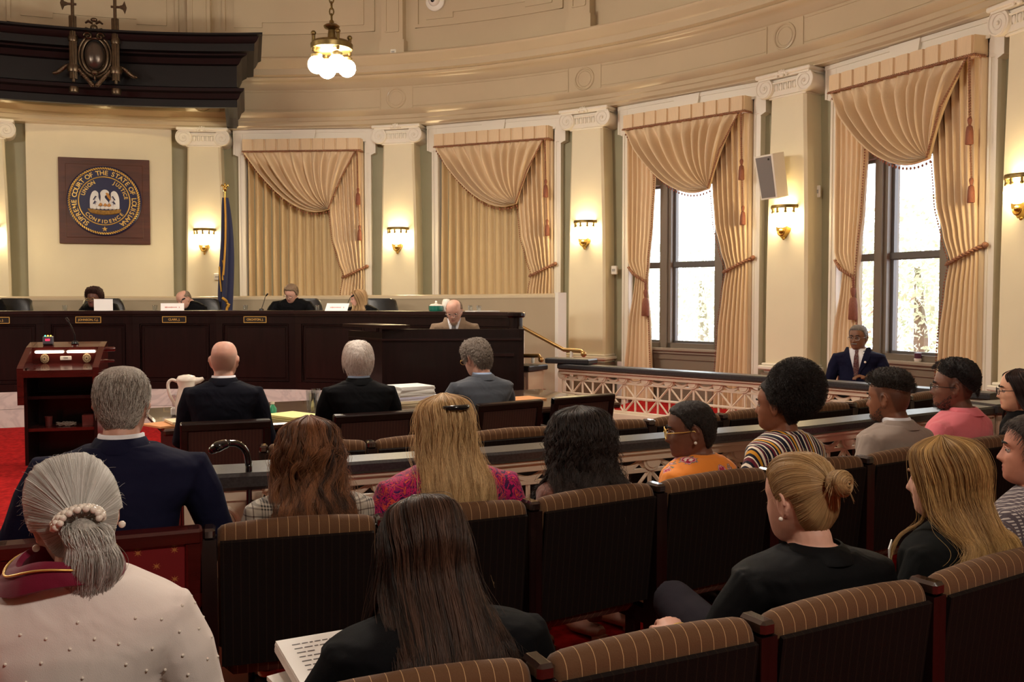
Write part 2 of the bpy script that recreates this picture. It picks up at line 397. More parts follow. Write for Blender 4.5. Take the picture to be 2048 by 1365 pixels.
# ------------------------------------------------------------------ window casings
def casing():
    g = MB()
    for s in (-1, 1):
        x0, x1 = (s * 1.055, s * .955)
        a, b = min(x0, x1), max(x0, x1)
        g.bx(a, b, 8.9, 9.02, 0, 4.05); g.bx(min(s * 1.06, s * 1.03), max(s * 1.06, s * 1.03), 8.885, 9.02, 0, 3.86)
        g.bx(min(s * .96, s * .985), max(s * .96, s * .985), 8.89, 9.02, 0, 4.0)
        g.bx(min(s * 1.12, s * .98), max(s * 1.12, s * .98), 8.88, 9.02, 3.86, 4.225)
        g.bx(min(s * 1.135, s * 1.105), max(s * 1.135, s * 1.105), 8.868, 9.02, 3.86, 4.225)
        g.prism([(s * 1.12, 3.86), (s * 1.05, 3.86), (s * 1.055, 3.83)], 8.875, 9.02)
    g.bx(-.979, .979, 8.881, 9.02, 4.04, 4.225); g.bx(-1.137, 1.137, 8.862, 9.02, 4.19, 4.237); g.bx(-.98, .98, 8.87, 9.02, 4.04, 4.07)
    g.prism([(-.20, 4.235), (.20, 4.235), (.17, 4.07), (-.17, 4.07)], 8.845, 9.02)
    return g
cs = casing(); c0 = None
for n, k in enumerate((1, 2, 3, 4)):
    M = bay_m(20 * k)
    if c0 is None: c0 = st(cs.build('trim_30', TRIM, smooth=0, M=M))
    else: q = dup(c0, M); q.name = 'trim_%d' % (30 + n)
# ------------------------------------------------------------------ the two windows with daylight
PANE = thin_glass('window_pane', .06, (1, 1, 1))
def window(n, k):
    M = bay_m(20 * k); g = MB()
    for s in (-1, 1):
        g.bx(s * .43 - .09, s * .43 + .09, 9.02, 9.2, .93, 3.95); g.bx(s * .43 - .045, s * .43 + .045, 8.985, 9.05, .93, 3.95)
        g.bx(s * .93 - .03, s * .93 + .03, 9.02, 9.2, .93, 3.95)
    g.bx(-.95, .95, 9.02, 9.2, .93, 1.0); g.bx(-.95, .95, 9.02, 9.2, 3.85, 3.95)
    g.bx(-.95, .95, 9.0, 9.2, 3.12, 3.28)
    wf = st(g.build('window_%d' % n, WINBROWN, smooth=0, M=M))
    wf['label'] = 'tall taupe window with bright daylight outside'
    sash = MB()
    for x0, x1 in ((-.9, -.52), (-.34, .34), (.52, .9)):
        sash.bx(x0, x1, 9.07, 9.13, 2.02, 2.09)
        for z0, z1 in ((.99, 2.05), (2.05, 3.13), (3.27, 3.86)):
            for a, b, c, d in ((x0, x0 + .035, z0, z1), (x1 - .035, x1, z0, z1), (x0, x1, z0, z0 + .04), (x0, x1, z1 - .04, z1)): sash.bx(a, b, 9.085, 9.13, c, d)
    sash.build('sash', mat('sash_grey', (92, 88, 86), .4), wf, 0)
    pn = MB()
    for x0, x1 in ((-.9, -.52), (-.34, .34), (.52, .9)): pn.bx(x0, x1, 9.105, 9.111, 1.0, 3.85)
    pn.build('pane', PANE, wf, 0)
    sl = MB(); sl.bx(-.95, .95, 8.93, 9.15, .895, .935, None, .008); sl.bx(-.95, .95, 8.97, 9.1, .86, .90); sl.build('sill', mat('sill_taupe', (150, 138, 122), .35), wf, 0)
    ap = MB(); ap.bx(-.95, .95, 9.02, 9.12, .0, .87)
    for a, b, c, d in ((-.95, .95, .78, .86), (-.95, .95, .2, .3), (-.95, -.85, .2, .86), (.85, .95, .2, .86)): ap.bx(a, b, 9.0, 9.05, c, d)
    ap.build('apron', APRON, wf, 0)
window(1, 3); window(2, 4)
# trees outside
LEAF = mat('overexposed_leaf', (214, 224, 196), .6, var=.2, vscale=3)  # near-white leaves: the overexposed daylight is put into their colour
BARK = mat('bark', (150, 140, 126), .9)
def tree(p, h, r, n, label):
    t = thing('tree', label, 'tree', T(p.x, p.y, -1.0), 'trees outside the windows')
    tk = MB(); tk.tube([(0, 0, 0), (.05, .02, h * .5), (0, .1, h * .8)], [.16, .12, .05], 8); tk.build('trunk', BARK, t)
    c = MB(); rnd = random.Random(int(p.x * 97) + 5)
    for i in range(n):
        d = Vector((rnd.gauss(0, 1), rnd.gauss(0, 1), rnd.gauss(0, 1))); d = d.normalized() * (rnd.random() ** .4) * r
        q = Vector((0, 0, h * .72)) + Vector((d.x, d.y, d.z * .9)); s = rnd.uniform(.04, .075)
        a = Vector((rnd.gauss(0, 1), rnd.gauss(0, 1), rnd.gauss(0, 1))).normalized() * s; b = a.orthogonal().normalized() * s * .6
        c.add([q - a, q + b, q + a, q - b], [(0, 1, 2, 3)])
    c.build('crown', LEAF, t, 0)
P = at_y(1404, 600, 19.0); tree(P, 3.7, 1.5, 3600, 'leafy tree outside seen through the window nearer the judges')
P = at_y(1838, 610, 15.5); tree(P, 3.9, 1.7, 4600, 'leafy tree outside seen through the window behind the seated guard')

# ------------------------------------------------------------------ draperies
def rope(mb, path, r, pitch=.05, n=5, hel=2):
    P = [Vector(p) for p in path]; L = [0]
    for a, b in zip(P, P[1:]): L.append(L[-1] + (b - a).length)
    N = max(8, int(L[-1] / pitch * 8))
    for h in range(hel):
        out = []
        for i in range(N + 1):
            s = L[-1] * i / N; j = max(k for k in range(len(L)) if L[k] <= s + 1e-9); j = min(j, len(P) - 2)
            q = P[j].lerp(P[j + 1], (s - L[j]) / max(1e-9, L[j + 1] - L[j])); t = (P[j + 1] - P[j]).normalized()
            u = t.orthogonal().normalized(); 
            up = Vector((0, 1, 0)); u = (up - t * up.dot(t)); u = u.normalized() if u.length > .1 else t.orthogonal().normalized()
            v = t.cross(u); a = 2 * PI * (s / pitch + h / hel); out.append(q + (u * math.cos(a) + v * math.sin(a)) * r * .55)
        mb.tube(out, r * .6, n)
def tassel(mb, p, L, r):
    M = Matrix.Translation(p)
    mb.lathe([(.001, 0), (r * .5, -.01), (r * .62, -L * .12), (r * .45, -L * .24), (r * .3, -L * .3), (r * .75, -L * .36), (r * .95, -L * .55), (r * 1.05, -L * .98), (r * .9, -L), (.001, -L)], 14, M)
K = (.42, 2.985)
def swag_pt(s, t):
    x0, z0 = -.945 + 1.80 * s, 3.885
    f = s ** .75; cx = (1 - f) * -.12 + f * ((x0 + K[0]) / 2); cz = (1 - f) * 2.73 + f * ((z0 + K[1]) / 2)
    x = (1 - t)**2 * x0 + 2 * t * (1 - t) * cx + t * t * K[0]; z = (1 - t)**2 * z0 + 2 * t * (1 - t) * cz + t * t * K[1]
    amp = .12 * (1 - .72 * t) * min(1, t * 6 + .12) * (1 - .35 * s)
    ph = 2 * PI * (10 * s + .25 * math.sin(9 * s))
    w_ = math.sin(ph); w_ = math.copysign(abs(w_) ** .8, w_)
    y = 8.755 - .05 * math.sin(PI * t) - amp * w_ + .012 * math.sin(ph * 2.3 + 2 * t) * (1 - t)
    n = .012 * math.cos(ph) * (1 - t)
    return Vector((x, y, z + n * .6))
def swag():
    g = MB(); g.grid([[swag_pt(i / 130, j / 36) for j in range(37)] for i in range(131)])
    for j in range(1):   # inner return of the hem
        g.grid([[swag_pt(0, j / 36) for j in range(37)], [swag_pt(0, j / 36) + Vector((.02, .05, .05)) for j in range(37)]])
    return g
def bead_line(g, pts, gap=.045, r=.012):
    L = 0; last = Vector(pts[0])
    for p in pts[1:]:
        p = Vector(p)
        while (p - last).length >= gap:
            last = last + (p - last).normalized() * gap
            g.sph((last.x, last.y, last.z - .02), (r, r, r * 1.4), 6, 5)
def panel(edges, nf, yb, amp, side, seed=0, zb=.2):
    # edges: list of (z, left, right); nf folds
    zs = [e[0] for e in edges]
    def ed(z, k):
        for a, b in zip(edges, edges[1:]):
            if b[0] <= z <= a[0]:
                q = (a[0] - z) / (a[0] - b[0]); q2 = q * q * (3 - 2 * q); return a[k] + (b[k] - a[k]) * (q * .5 + q2 * .5)
        return edges[-1][k]
    rnd = random.Random(seed); ph = [rnd.uniform(-.6, .6) for _ in range(nf + 2)]
    rows = []; nz = 50; nq = nf * 10
    for i in range(nz + 1):
        z = edges[0][0] + (edges[-1][0] - edges[0][0]) * i / nz; l, r = ed(z, 1), ed(z, 2); wd = (r - l)
        row = []
        for j in range(nq + 1):
            q = j / nq; a = 2 * PI * nf * q + .5 * ph[int(q * nf)] * math.sin(z * 1.3) 
            am = amp * (.75 + .35 * math.sin(5 * q + seed)) * min(1, wd / .5 + .35)
            row.append(Vector((l + wd * q, yb - am * (math.sin(a) + .25 * math.sin(2 * a + z)), z)))
        if side == 1: row.append(Vector((r + .006, 8.99, z)))
        if side == -1: row.insert(0, Vector((l - .006, 8.99, z)))
        rows.append(row)
    g = MB(); g.grid(rows); return g, (lambda z: Vector((ed(z, 1), yb - amp, z))), (lambda z: Vector((ed(z, 2), yb - amp, z)))
def valance():
    g = MB(); xs = [(-.94, 8.9), (-.94, 8.74)]; n = 10; wd = 1.86 / n
    for i in range(n):
        a = -.94 + i * wd
        xs += [(a + .008, 8.73), (a + wd * .5, 8.722), (a + wd - .03, 8.73), (a + wd - .022, 8.752), (a + wd - .012, 8.755), (a + wd - .004, 8.74)]
    xs += [(.92, 8.735), (.94, 8.9)]
    rows = [[Vector((x, y, z)) for x, y in xs] for z in (3.885, 3.90, 4.06, 4.075)]
    g.rings(rows); return g
def drapery(k, label, kind):
    M = bay_m(20 * k); t = thing('window_drapery', label, 'curtains', M, 'swagged draperies round the apse')
    if kind == 'closed':
        b, _, _ = panel([(3.9, -.93, .93), (.05, -.94, .94)], 14, 8.95, .05, 0, k); b.build('back_curtain', CURTB, t, 180)
    vp = valance().build('valance', CURT, t, 30)
    v = MB(); rope(v, [(-.94, 8.72, 3.885), (.92, 8.72, 3.885), (.935, 8.88, 3.885)], .014); v.build('cord', CORD, vp, 180)
    s = swag().build('swag', CURT, t, 180)
    b = MB(); bead_line(b, [swag_pt(0, j / 60) + Vector((0, .02, -.01)) for j in range(61)]); b.build('bead_trim', TASS, s, kind='stuff')
    b = MB(); rope(b, [swag_pt(1, 0) + Vector((0, -.03, 0)), swag_pt(1, .5) + Vector((0, -.045, 0)), swag_pt(1, 1) + Vector((0, -.03, 0))], .011); b.build('cord', CORD, s, 180)
    zf = .05 if kind == 'closed' else .2
    ed = [(3.88, .34, .925), (3.0, .41, .925), (2.55, .45, .93), (2.2, .545, .935), (1.97, .63, .94), (1.7, .58, .94), (1.2, .52, .94), (zf, .46, .94)]
    g, lf, rf = panel(ed, 7, 8.84, .046, 1, 3 + k); r = g.build('tied_panel', CURT, t, 180)
    b = MB(); bead_line(b, [lf(z) for z in np.linspace(3.0, zf + .1, 60)], .03, .008); b.build('bead_trim', TASS, r, kind='stuff')
    b = MB(); rope(b, [(.60, 8.80, 1.925), (.72, 8.772, 1.97), (.85, 8.785, 2.03), (.965, 8.84, 2.09)], .02, .07); b.sph((.985, 8.86, 2.10), (.035, .03, .03), 8, 6); b.build('tieback', CORD, r, 180)
    b = MB(); rope(b, [(.88, 8.72, 3.89), (.885, 8.74, 3.3)], .012); rope(b, [(.89, 8.745, 3.1), (.90, 8.76, 2.72)], .008); b.build('cord', CORD, t, 180)
    for p, L, rr in (((.885, 8.74, 3.31), .26, .036), ((.90, 8.76, 2.74), .24, .034)):
        b = MB(); tassel(b, Vector(p), L, rr); b.build('tassel', TASS, t, 50)
    if kind == 'open':
        ed = [(3.88, -.94, -.50), (3.2, -.94, -.48), (2.6, -.94, -.52), (2.1, -.93, -.575), (1.88, -.80, -.60), (1.75, -.82, -.60), (1.2, -.92, -.55), (.2, -1.02, -.50)]
        g, lf, rf = panel(ed, 6, 8.86, .042, -1, 11 + k); l = g.build('tied_panel', CURT, t, 180)
        b = MB(); bead_line(b, [rf(z) for z in np.linspace(3.4, .4, 70)], .03, .008); b.build('bead_trim', TASS, l, kind='stuff')
        b = MB(); rope(b, [(-.93, 8.86, 2.03), (-.80, 8.80, 1.93), (-.68, 8.80, 1.87), (-.60, 8.815, 1.82)], .02, .07); b.build('tieback', CORD, l, 180)
        b = MB(); rope(b, [(-.60, 8.80, 1.82), (-.595, 8.80, 1.70)], .014); tassel(b, Vector((-.595, 8.80, 1.72)), .36, .05); b.build('tassel', TASS, l, 50)
drapery(1, 'closed gold drapery with swag behind the flag and judges', 'closed')
drapery(2, 'closed gold drapery with swag behind the clerk and the teal jar', 'closed')
drapery(3, 'parted gold drapery on the window between the plain pilaster and the loudspeaker', 'open')
drapery(4, 'parted gold drapery on the window behind the seated guard', 'open')

# ------------------------------------------------------------------ seal
M = bay_m(0) @ Matrix.Translation((.06, 8.925, 3.095)) @ Matrix.Rotation(R_(90), 4, 'X')   # local x right, y up, z toward the room
NAVY = mat('seal_navy', (20, 19, 66), .4); FEATH = mat('seal_white', (236, 236, 236), .5); BEAK = mat('seal_tan', (190, 134, 58), .5); NEST = mat('seal_nest', (150, 112, 44), .6, bump=1, bscale=40, var=.4, vscale=40)
seal = thing('wall_seal', 'square wooden plaque with round blue and gold pelican seal on cream wall', 'wall plaque', M)
g = MB(); g.box((0, 0, .02), (1.30, 1.31, .04), None, .006); g.box((0, 0, .045), (1.10, 1.12, .012), None, .006); g.build('plaque', PLAQUEW, seal, 20)
g = MB(); g.lathe([(.001, .05), (.535, .05), (.535, .07), (.52, .085), (.001, .085)], 64); g.build('disc', NAVY, seal, 40)
g = MB()
N = 92
for i in range(N):
    a = 2 * PI * i / N; c = Vector((.497 * math.cos(a), .497 * math.sin(a), .093)); tg = Vector((-math.sin(a), math.cos(a), 0)); nr = Vector((math.cos(a), math.sin(a), 0))
    d = (tg * .8 + nr * .75).normalized(); g.tube([c - d * .023, c - d * .012, c + d * .012, c + d * .023], [.004, .0115, .0115, .004], 6)
g.tube([(.366 * math.cos(a), .366 * math.sin(a), .088) for a in [2 * PI * i / 64 for i in range(64)]], .009, 6, loop=True)
def arc_text(g, body, r, a_mid, size, span, flip=False):
    n = len(body)
    wts = [{'I': .55, ' ': .6, 'M': 1.25, ',': .5, '.': .5}.get(c, 1.0) for c in body]; tot = sum(wts); acc = 0
    for c, wt in zip(body, wts):
        q = (acc + wt / 2) / tot - .5; acc += wt
        a = a_mid + (q if flip else -q) * span
        if c == ' ': continue
        rot = a - PI / 2 if not flip else a + PI / 2
        text_mesh(g, c, size, Matrix.Translation((r * math.cos(a), r * math.sin(a), .087)) @ Matrix.Rotation(rot, 4, 'Z'), .004, .0016)
arc_text(g, 'SUPREME COURT OF THE STATE OF LOUISIANA', .425, PI / 2, .098, R_(296))
arc_text(g, 'UNION', .312, R_(140), .078, R_(52)); arc_text(g, 'JUSTICE', .312, R_(36), .074, R_(62))
arc_text(g, 'CONFIDENCE', .318, R_(270), .074, R_(112), True)
g.add([Vector((.043 * (1 if i % 2 == 0 else .42) * math.sin(PI * i / 5), -.43 + .043 * (1 if i % 2 == 0 else .42) * math.cos(PI * i / 5), .094)) for i in range(10)] + [Vector((0, -.43, .1))], [(i, (i + 1) % 10, 10) for i in range(10)])
g.build('gilt_lettering', GOLD, seal, 30)
def blob(g, pts, z0, z1):
    c = Vector((sum(p[0] for p in pts) / len(pts), sum(p[1] for p in pts) / len(pts), 0)); n = len(pts)
    sm = cat_rom([(p[0], p[1], 0) for p in pts] + [(pts[0][0], pts[0][1], 0)], 4)[:-1]; n = len(sm)
    rs = [[Vector((p.x, p.y, z0)) for p in sm], [Vector((p.x, p.y, (z0 + z1) / 2)) for p in sm], [c.lerp(p, .8) + Vector((0, 0, z1)) for p in sm]]; g.rings(rs)
g = MB()
blob(g, [(-.06, -.04), (-.05, .06), (-.055, .12), (-.02, .165), (.03, .17), (.065, .14), (.06, .10), (.02, .085), (.01, .05), (.06, -.02), (.06, -.06), (0, -.09)], .085, .115)
for s in (-1, 1):
    ox = .005
    pts = [(s * .06 + ox, -.02), (s * .085 + ox, .05), (s * .09 + ox, .12), (s * .13 + ox, .155), (s * .175 + ox, .13), (s * .205 + ox, .05), (s * .21 + ox, -.06), (s * .20 + ox, -.12), (s * .12 + ox, -.10), (s * .08 + ox, -.06)]
    blob(g, pts, .084, .10)
for i in range(6): g.sph((-.14 + .056 * i, -.105, .095), (.034, .03, .018), 10, 6)
g.build('pelican', FEATH, seal, 60)
g = MB()
for s in (-1, 1):
    for i in range(7): blob(g, [(s * (.10 + .013 * (i % 4)), .06 - .02 * i), (s * (.125 + .012 * (i % 3)), .075 - .02 * i), (s * (.135 + .012 * (i % 3)), .05 - .02 * i)], .098, .104)
g.build('feather_marks', NAVY, seal)
g = MB(); blob(g, [(.02, .12), (.05, .125), (.085, .07), (.092, .015), (.075, .02), (.045, .06)], .105, .122)
for x, y in ((-.055, -.05), (.01, -.055), (.065, -.06)): blob(g, [(x - .03, y - .02), (x, y + .02), (x + .03, y + .0), (x + .01, y - .03)], .1, .118)
g.build('beaks', BEAK, seal)
g = MB(); blob(g, [(-.24, -.12), (-.2, -.125), (-.1, -.14), (0, -.145), (.1, -.14), (.2, -.13), (.235, -.125), (.22, -.17), (.14, -.20), (0, -.215), (-.13, -.20), (-.2, -.175)], .086, .118); g.build('nest', NEST, seal)

# ------------------------------------------------------------------ dark wooden canopy over the bench, with its carved crest
def canopy():
    t = thing('wooden_canopy', 'black wooden canopy projecting from wall above the judges', 'canopy')
    hw = 2.05
    pr = [(0, 4.27), (0, 4.37), (.02, 4.385), (.05, 4.45), (.085, 4.475), (.10, 4.515), (.02, 4.535), (0, 4.55), (0, 4.84), (.03, 4.86), (.07, 4.93), (.13, 4.955), (.14, 4.975), (.235, 4.985), (.24, 5.085), (.27, 5.11), (.30, 5.165), (.345, 5.18), (.345, 5.205), (0, 5.21)]
    def outline(e):          # plan outline: right side, curved front, left side
        q = []; h = hw + e; rf = 7.3 - e
        for i in range(31):
            x = h - 2 * h * i / 30; q.append((x, math.sqrt(max(0, rf * rf - x * x))))
        return [(h, 8.73)] + q + [(-h, 8.73)]
    M = bay_m(0)
    g = MB(); g.grid([[M @ Vector((x, y, z)) for x, y in outline(e)] for e, z in pr])
    inner = [(x * .94, y + .1 if i not in (0, 32) else y) for i, (x, y) in enumerate(outline(0))]
    g.grid([[M @ Vector((x, y, 4.27)) for x, y in outline(0)], [M @ Vector((x, y, 4.27)) for x, y in inner], [M @ Vector((x, y, 4.62)) for x, y in inner]])
    g.add([M @ Vector((x, y, 4.62)) for x, y in inner], [tuple(range(len(inner)))])
    g.add([M @ Vector((x, y, 5.21)) for x, y in outline(0)], [tuple(range(33))])
    g.build('cornice', CANOPYW, t, 25)
    for s in (-1, 1):
        b = MB(); x0, x1 = sorted((s * 1.88, s * 2.03)); b.prism([(7.25, 4.3), (8.74, 4.3), (8.74, 4.245), (8.3, 4.245)], x0, x1, M @ Matrix(((0, 1, 0, 0), (1, 0, 0, 0), (0, 0, 1, 0), (0, 0, 0, 1)))); b.build('bracket', CANOPYW, t, 0)
    for x in (-1.2, 0, 1.2):
        b = MB(); b.lathe([(.001, 4.6), (.05, 4.6), (.055, 4.615), (.001, 4.615)], 16, M @ Matrix.Translation((x, 8.15, 0)))
        b.build('downlight', mat('downlight', (255, 240, 210), .4, emit=(255, 222, 160), estr=60), t)
canopy()
def crest():
    M = bay_m(1.75) @ Matrix.Translation((0, 7.06, 4.87)) @ Matrix.Rotation(R_(90), 4, 'X')
    t = thing('carved_crest', 'dark carved crest of shield and two axes on canopy front', 'crest', M)
    g = MB(); g.sph((0, 0, .02), (.125, .19, .09), 28, 18); g.build('boss', mat('polished_bronze', (84, 74, 66), .28, .7), t, 180)
    g = MB()
    for rx, ry, r in ((.16, .235, .026), (.205, .275, .02)): g.tube([(rx * math.cos(a), ry * math.sin(a) * (1.0), -.0) for a in [2 * PI * i / 40 for i in range(40)]], r, 8, loop=True)
    g.bx(-.2, .2, -.27, .27, -.2, -.02)
    for s in (-1, 1):
        g.tube([(s * (.075 + (.055 * (1 - q)) * math.cos(q * 9)), .245 + .055 * (1 - q) * math.sin(q * 9), .05) for q in [i / 24 for i in range(25)]], .02, 6)
        g.tube([(s * .03, .32, .04), (s * .1, .34, .05), (s * .13, .31, .05), (s * .16, .33, .04)], [.02, .024, .02, .012], 6)
        g.tube([(s * .02, .42, .03), (s * .07, .45, .03), (s * .11, .42, .03)], [.016, .02, .012], 6)
        for i in range(12):
            q = i / 11; x = s * (.03 + .16 * q); y = -.40 + .19 * q
            g.sph((x, y, .05), (.034 - .008 * q, .03, .035), 8, 6)
        for i in range(12):
            q = i / 11; g.sph((s * (.31 + .2 * q), -.20 + .06 * math.cos(q * 3), .0), (.03, .022 + .012 * math.sin(PI * q), .03), 8, 6)
        g.tube([(s * .27, -.09, .0), (s * .3, -.15, .0), (s * .34, -.2, 0)], .018, 6)
    g.sph((0, .47, .03), (.045, .03, .03), 10, 8); g.sph((0, .36, .04), (.05, .05, .04), 10, 8); g.sph((0, -.235, .05), (.05, .04, .04), 10, 8); g.sph((0, -.30, .04), (.02, .05, .03), 8, 6)
    g.build('scrollwork', BRONZE, t, 60)
    for s in (-1, 1):
        g = MB(); x = s * .265
        for i in range(8):
            a = 2 * PI * i / 8; g.tube([(x + .032 * math.cos(a), -.33, .03 + .032 * math.sin(a)), (x + .032 * math.cos(a), .50, .03 + .032 * math.sin(a))], .018, 6)
        g.tube([(x, -.37, .03), (x, .78, .03)], .022, 8)
        for y in (-.2, .47): g.lathe([(.058, y - .035), (.066, y), (.058, y + .035)], 16, Matrix.Translation((x, 0, .03)) @ Matrix.Rotation(-PI / 2, 4, 'X') @ Matrix.Scale(-1, 4, (0, 0, 1)))
        g.lathe([(.075, -.24), (.085, -.2), (.075, -.15)], 16, Matrix.Translation((x, 0, .03)) @ Matrix.Rotation(-PI / 2, 4, 'X'))
        f = g.build('fasces', BRONZE, t, 40)
        g = MB(); g.tube([(x - s * .05, .66, .03), (x + s * .07, .66, .03)], .016, 8)
        g.prism([(x + s * .06, .675), (x + s * .10, .69), (x + s * .125, .745), (x + s * .15, .66), (x + s * .125, .575), (x + s * .10, .63), (x + s * .06, .645)], -.015, .015, Matrix.Translation((0, 0, .03)) @ Matrix.Rotation(-PI / 2, 4, 'X') @ Matrix.Scale(-1, 4, (0, 1, 0)) @ Matrix.Identity(4))
        g.build('axe_head', BRONZE, f, 30)
crest()

# ------------------------------------------------------------------ lamps
def sconce_proto():
    t = thing('wall_sconce', '', 'wall lamp')
    g = MB(); Mz = Matrix.Translation((0, 8.80, 0))
    g.lathe([(.155, 2.645), (.172, 2.65), (.175, 2.675), (.168, 2.69), (.15, 2.69)], 24, Mz, -PI, 0)
    for i in range(5):
        a = -PI + PI * (i + .5) / 5; g.tube([(.158 * math.cos(a), 8.80 + .158 * math.sin(a), 2.65), (.15 * math.cos(a), 8.80 + .15 * math.sin(a), 2.60)], .013, 6); g.sph((.15 * math.cos(a), 8.8 + .15 * math.sin(a), 2.605), .02, 8, 6)
    g.build('crown_rail', BRASSD, t, 40)
    g = MB(); g.lathe([(.14, 2.60), (.17, 2.58), (.175, 2.53), (.15, 2.47), (.09, 2.43), (.02, 2.415)], 28, Mz, -PI, 0); g.add([Mz @ Vector((.14, 0, 2.6)), Mz @ Vector((-.14, 0, 2.6)), Mz @ Vector((0, -.13, 2.6))], [(0, 1, 2)])
    g.build('glass_bowl', BOWL, t, 180)
    g = MB(); g.prism([(-.08, 2.44), (.08, 2.44), (.075, 2.40), (.05, 2.36), (0, 2.30), (-.05, 2.36), (-.075, 2.40)], 8.72, 8.81); g.sph((0, 8.715, 2.385), .028, 10, 8); g.tube([(.05 * math.cos(a), 8.72, 2.385 + .05 * math.sin(a)) for a in [PI + PI * i / 12 for i in range(13)]], .012, 6); g.sph((0, 8.76, 2.3), .018, 8, 6)
    g.build('bracket', BRASS, t, 40)
    return t
s0 = sconce_proto()
LB = ['glowing brass sconce on the pilaster cut by left picture edge', 'glowing brass sconce on pilaster beside the flag', 'glowing brass sconce on pilaster above the female judge',
      'glowing brass sconce on pilaster above the stair handrail', 'glowing brass sconce below the white loudspeaker', 'glowing sconce cut off at the right picture edge']
for i, a in enumerate((-10, 10, 30, 50, 70, 90)):
    if i == 0: s0.matrix_world = bay_m(a); s0['label'] = LB[0]; s0['group'] = 'pilaster sconces'
    else: dup(s0, bay_m(a), LB[i])
def chandelier():
    t = thing('chandelier', 'brass chandelier with four lit globes hanging on a chain', 'chandelier', None, 'hanging globe chandeliers')
    g = MB(); g.lathe([(.001, .20), (.20, .19), (.215, .20), (.22, .25), (.20, .275), (.14, .285), (.045, .30), (.04, .36), (.035, .40), (.075, .42), (.085, .44), (.06, .46), (.03, .46), (.02, .5), (.001, .5)], 28); g.build('body', BRASSD, t, 40)
    g = MB(); g.lathe([(.17, .18), (.19, .19), (.001, .195)], 24); g.build('reflector', BRASS, t, 40)
    for i in range(4):
        a = PI / 4 + PI / 2 * i - R_(16); x, y = .163 * math.cos(a), .163 * math.sin(a)
        g = MB(); g.tube([(x * 1.2, y * 1.2, .34), (x * 1.2, y * 1.2, .16)], .018, 8); g.sph((x * 1.2, y * 1.2, .345), .028, 8, 6); g.lathe([(.03, .15), (.06, .13), (.055, .10)], 14, Matrix.Translation((x, y, 0))); g.build('lamp_holder', BRASSD, t, 40)
        g = MB(); g.sph((x, y, .025), .092, 24, 16); g.build('globe', GLOBE, t, 180)  # globe oversized: its bloom is put into the radius
    g = MB(); z = .5; i = 0
    while z < 3.72:
        pts = [(.022 * math.cos(a) if i % 2 else 0, 0 if i % 2 else .022 * math.cos(a), z + .03 + .04 * math.sin(a)) for a in [2 * PI * q / 10 for q in range(10)]]
        g.tube(pts, .008, 5, loop=True); z += .062; i += 1
    g.build('chain', BRASSD, t)
    return t
ch = chandelier(); pc = at_y(664, 138, 10.0)
ch.matrix_world = T(pc.x, pc.y, pc.z)
def room(u, v): return Vector((OX, OY, 0)) + Vector((math.cos(PHI), -math.sin(PHI), 0)) * u + Vector((math.sin(PHI), math.cos(PHI), 0)) * v
q = ring(-42.7, 4.44)
for (x, y) in [(q.x, q.y)] + [tuple(room(u, v)[:2]) for u, v in ((3.2, -1.0), (-3.2, -1.0), (3.6, -7.6))]:
    dup(ch, T(x, y, pc.z), 'brass globe chandelier hanging outside the picture')
# ================================================================== judges' bench and dais
def sector(g, a0, a1, r0, r1, z0, z1, n=24):
    rows = []
    for i in range(n + 1):
        a = a0 + (a1 - a0) * i / n; rows.append([ring(a, r0, z0), ring(a, r1, z0), ring(a, r1, z1), ring(a, r0, z1)])
    g.rings(rows)
g = MB(); sector(g, -40, 50, 6.15, 7.75, 0, .40); st(g.build('floor_dais', CARPET, smooth=0))
g = MB()
for i, (z, e) in enumerate(((.2, 4.5), (.3, 2.6))): sector(g, 50, 50 + e, 6.35, 7.7, 0, z, 4)
st(g.build('floor_steps', CARPET, smooth=0))
prf = [(7.78, 0), (7.78, 1.55), (7.765, 1.575), (7.77, 1.60), (7.80, 1.625), (7.84, 1.63), (7.90, 1.62), (7.92, 1.58), (7.92, 0)]
g = MB(); g.rings([[ring(a, r, z + .035 * max(0, a - 8) / 43) for r, z in prf] for a in np.linspace(-40, 51, 60)]); st(g.build('wall_parapet', CREAM, smooth=40))
g = MB(); M = bay_m(51.2); g.bx(-.02, .03, 7.75, 7.95, 0, 1.675, M); st(g.build('trim_41', TRIM, smooth=0))
g = MB(); g.prism([(7.76, .0), (7.74, 0)], 0, 0) if False else None
bench = thing('judges_bench', 'long curved dark wood judges bench on white marble base', 'bench')
FW = 9.9; FC = 2.15; RB = 6.05; AP = RB * math.cos(R_(FW / 2)); HL = RB * math.sin(R_(FW / 2))
mb_ = MB(); tp = MB(); bk = MB()
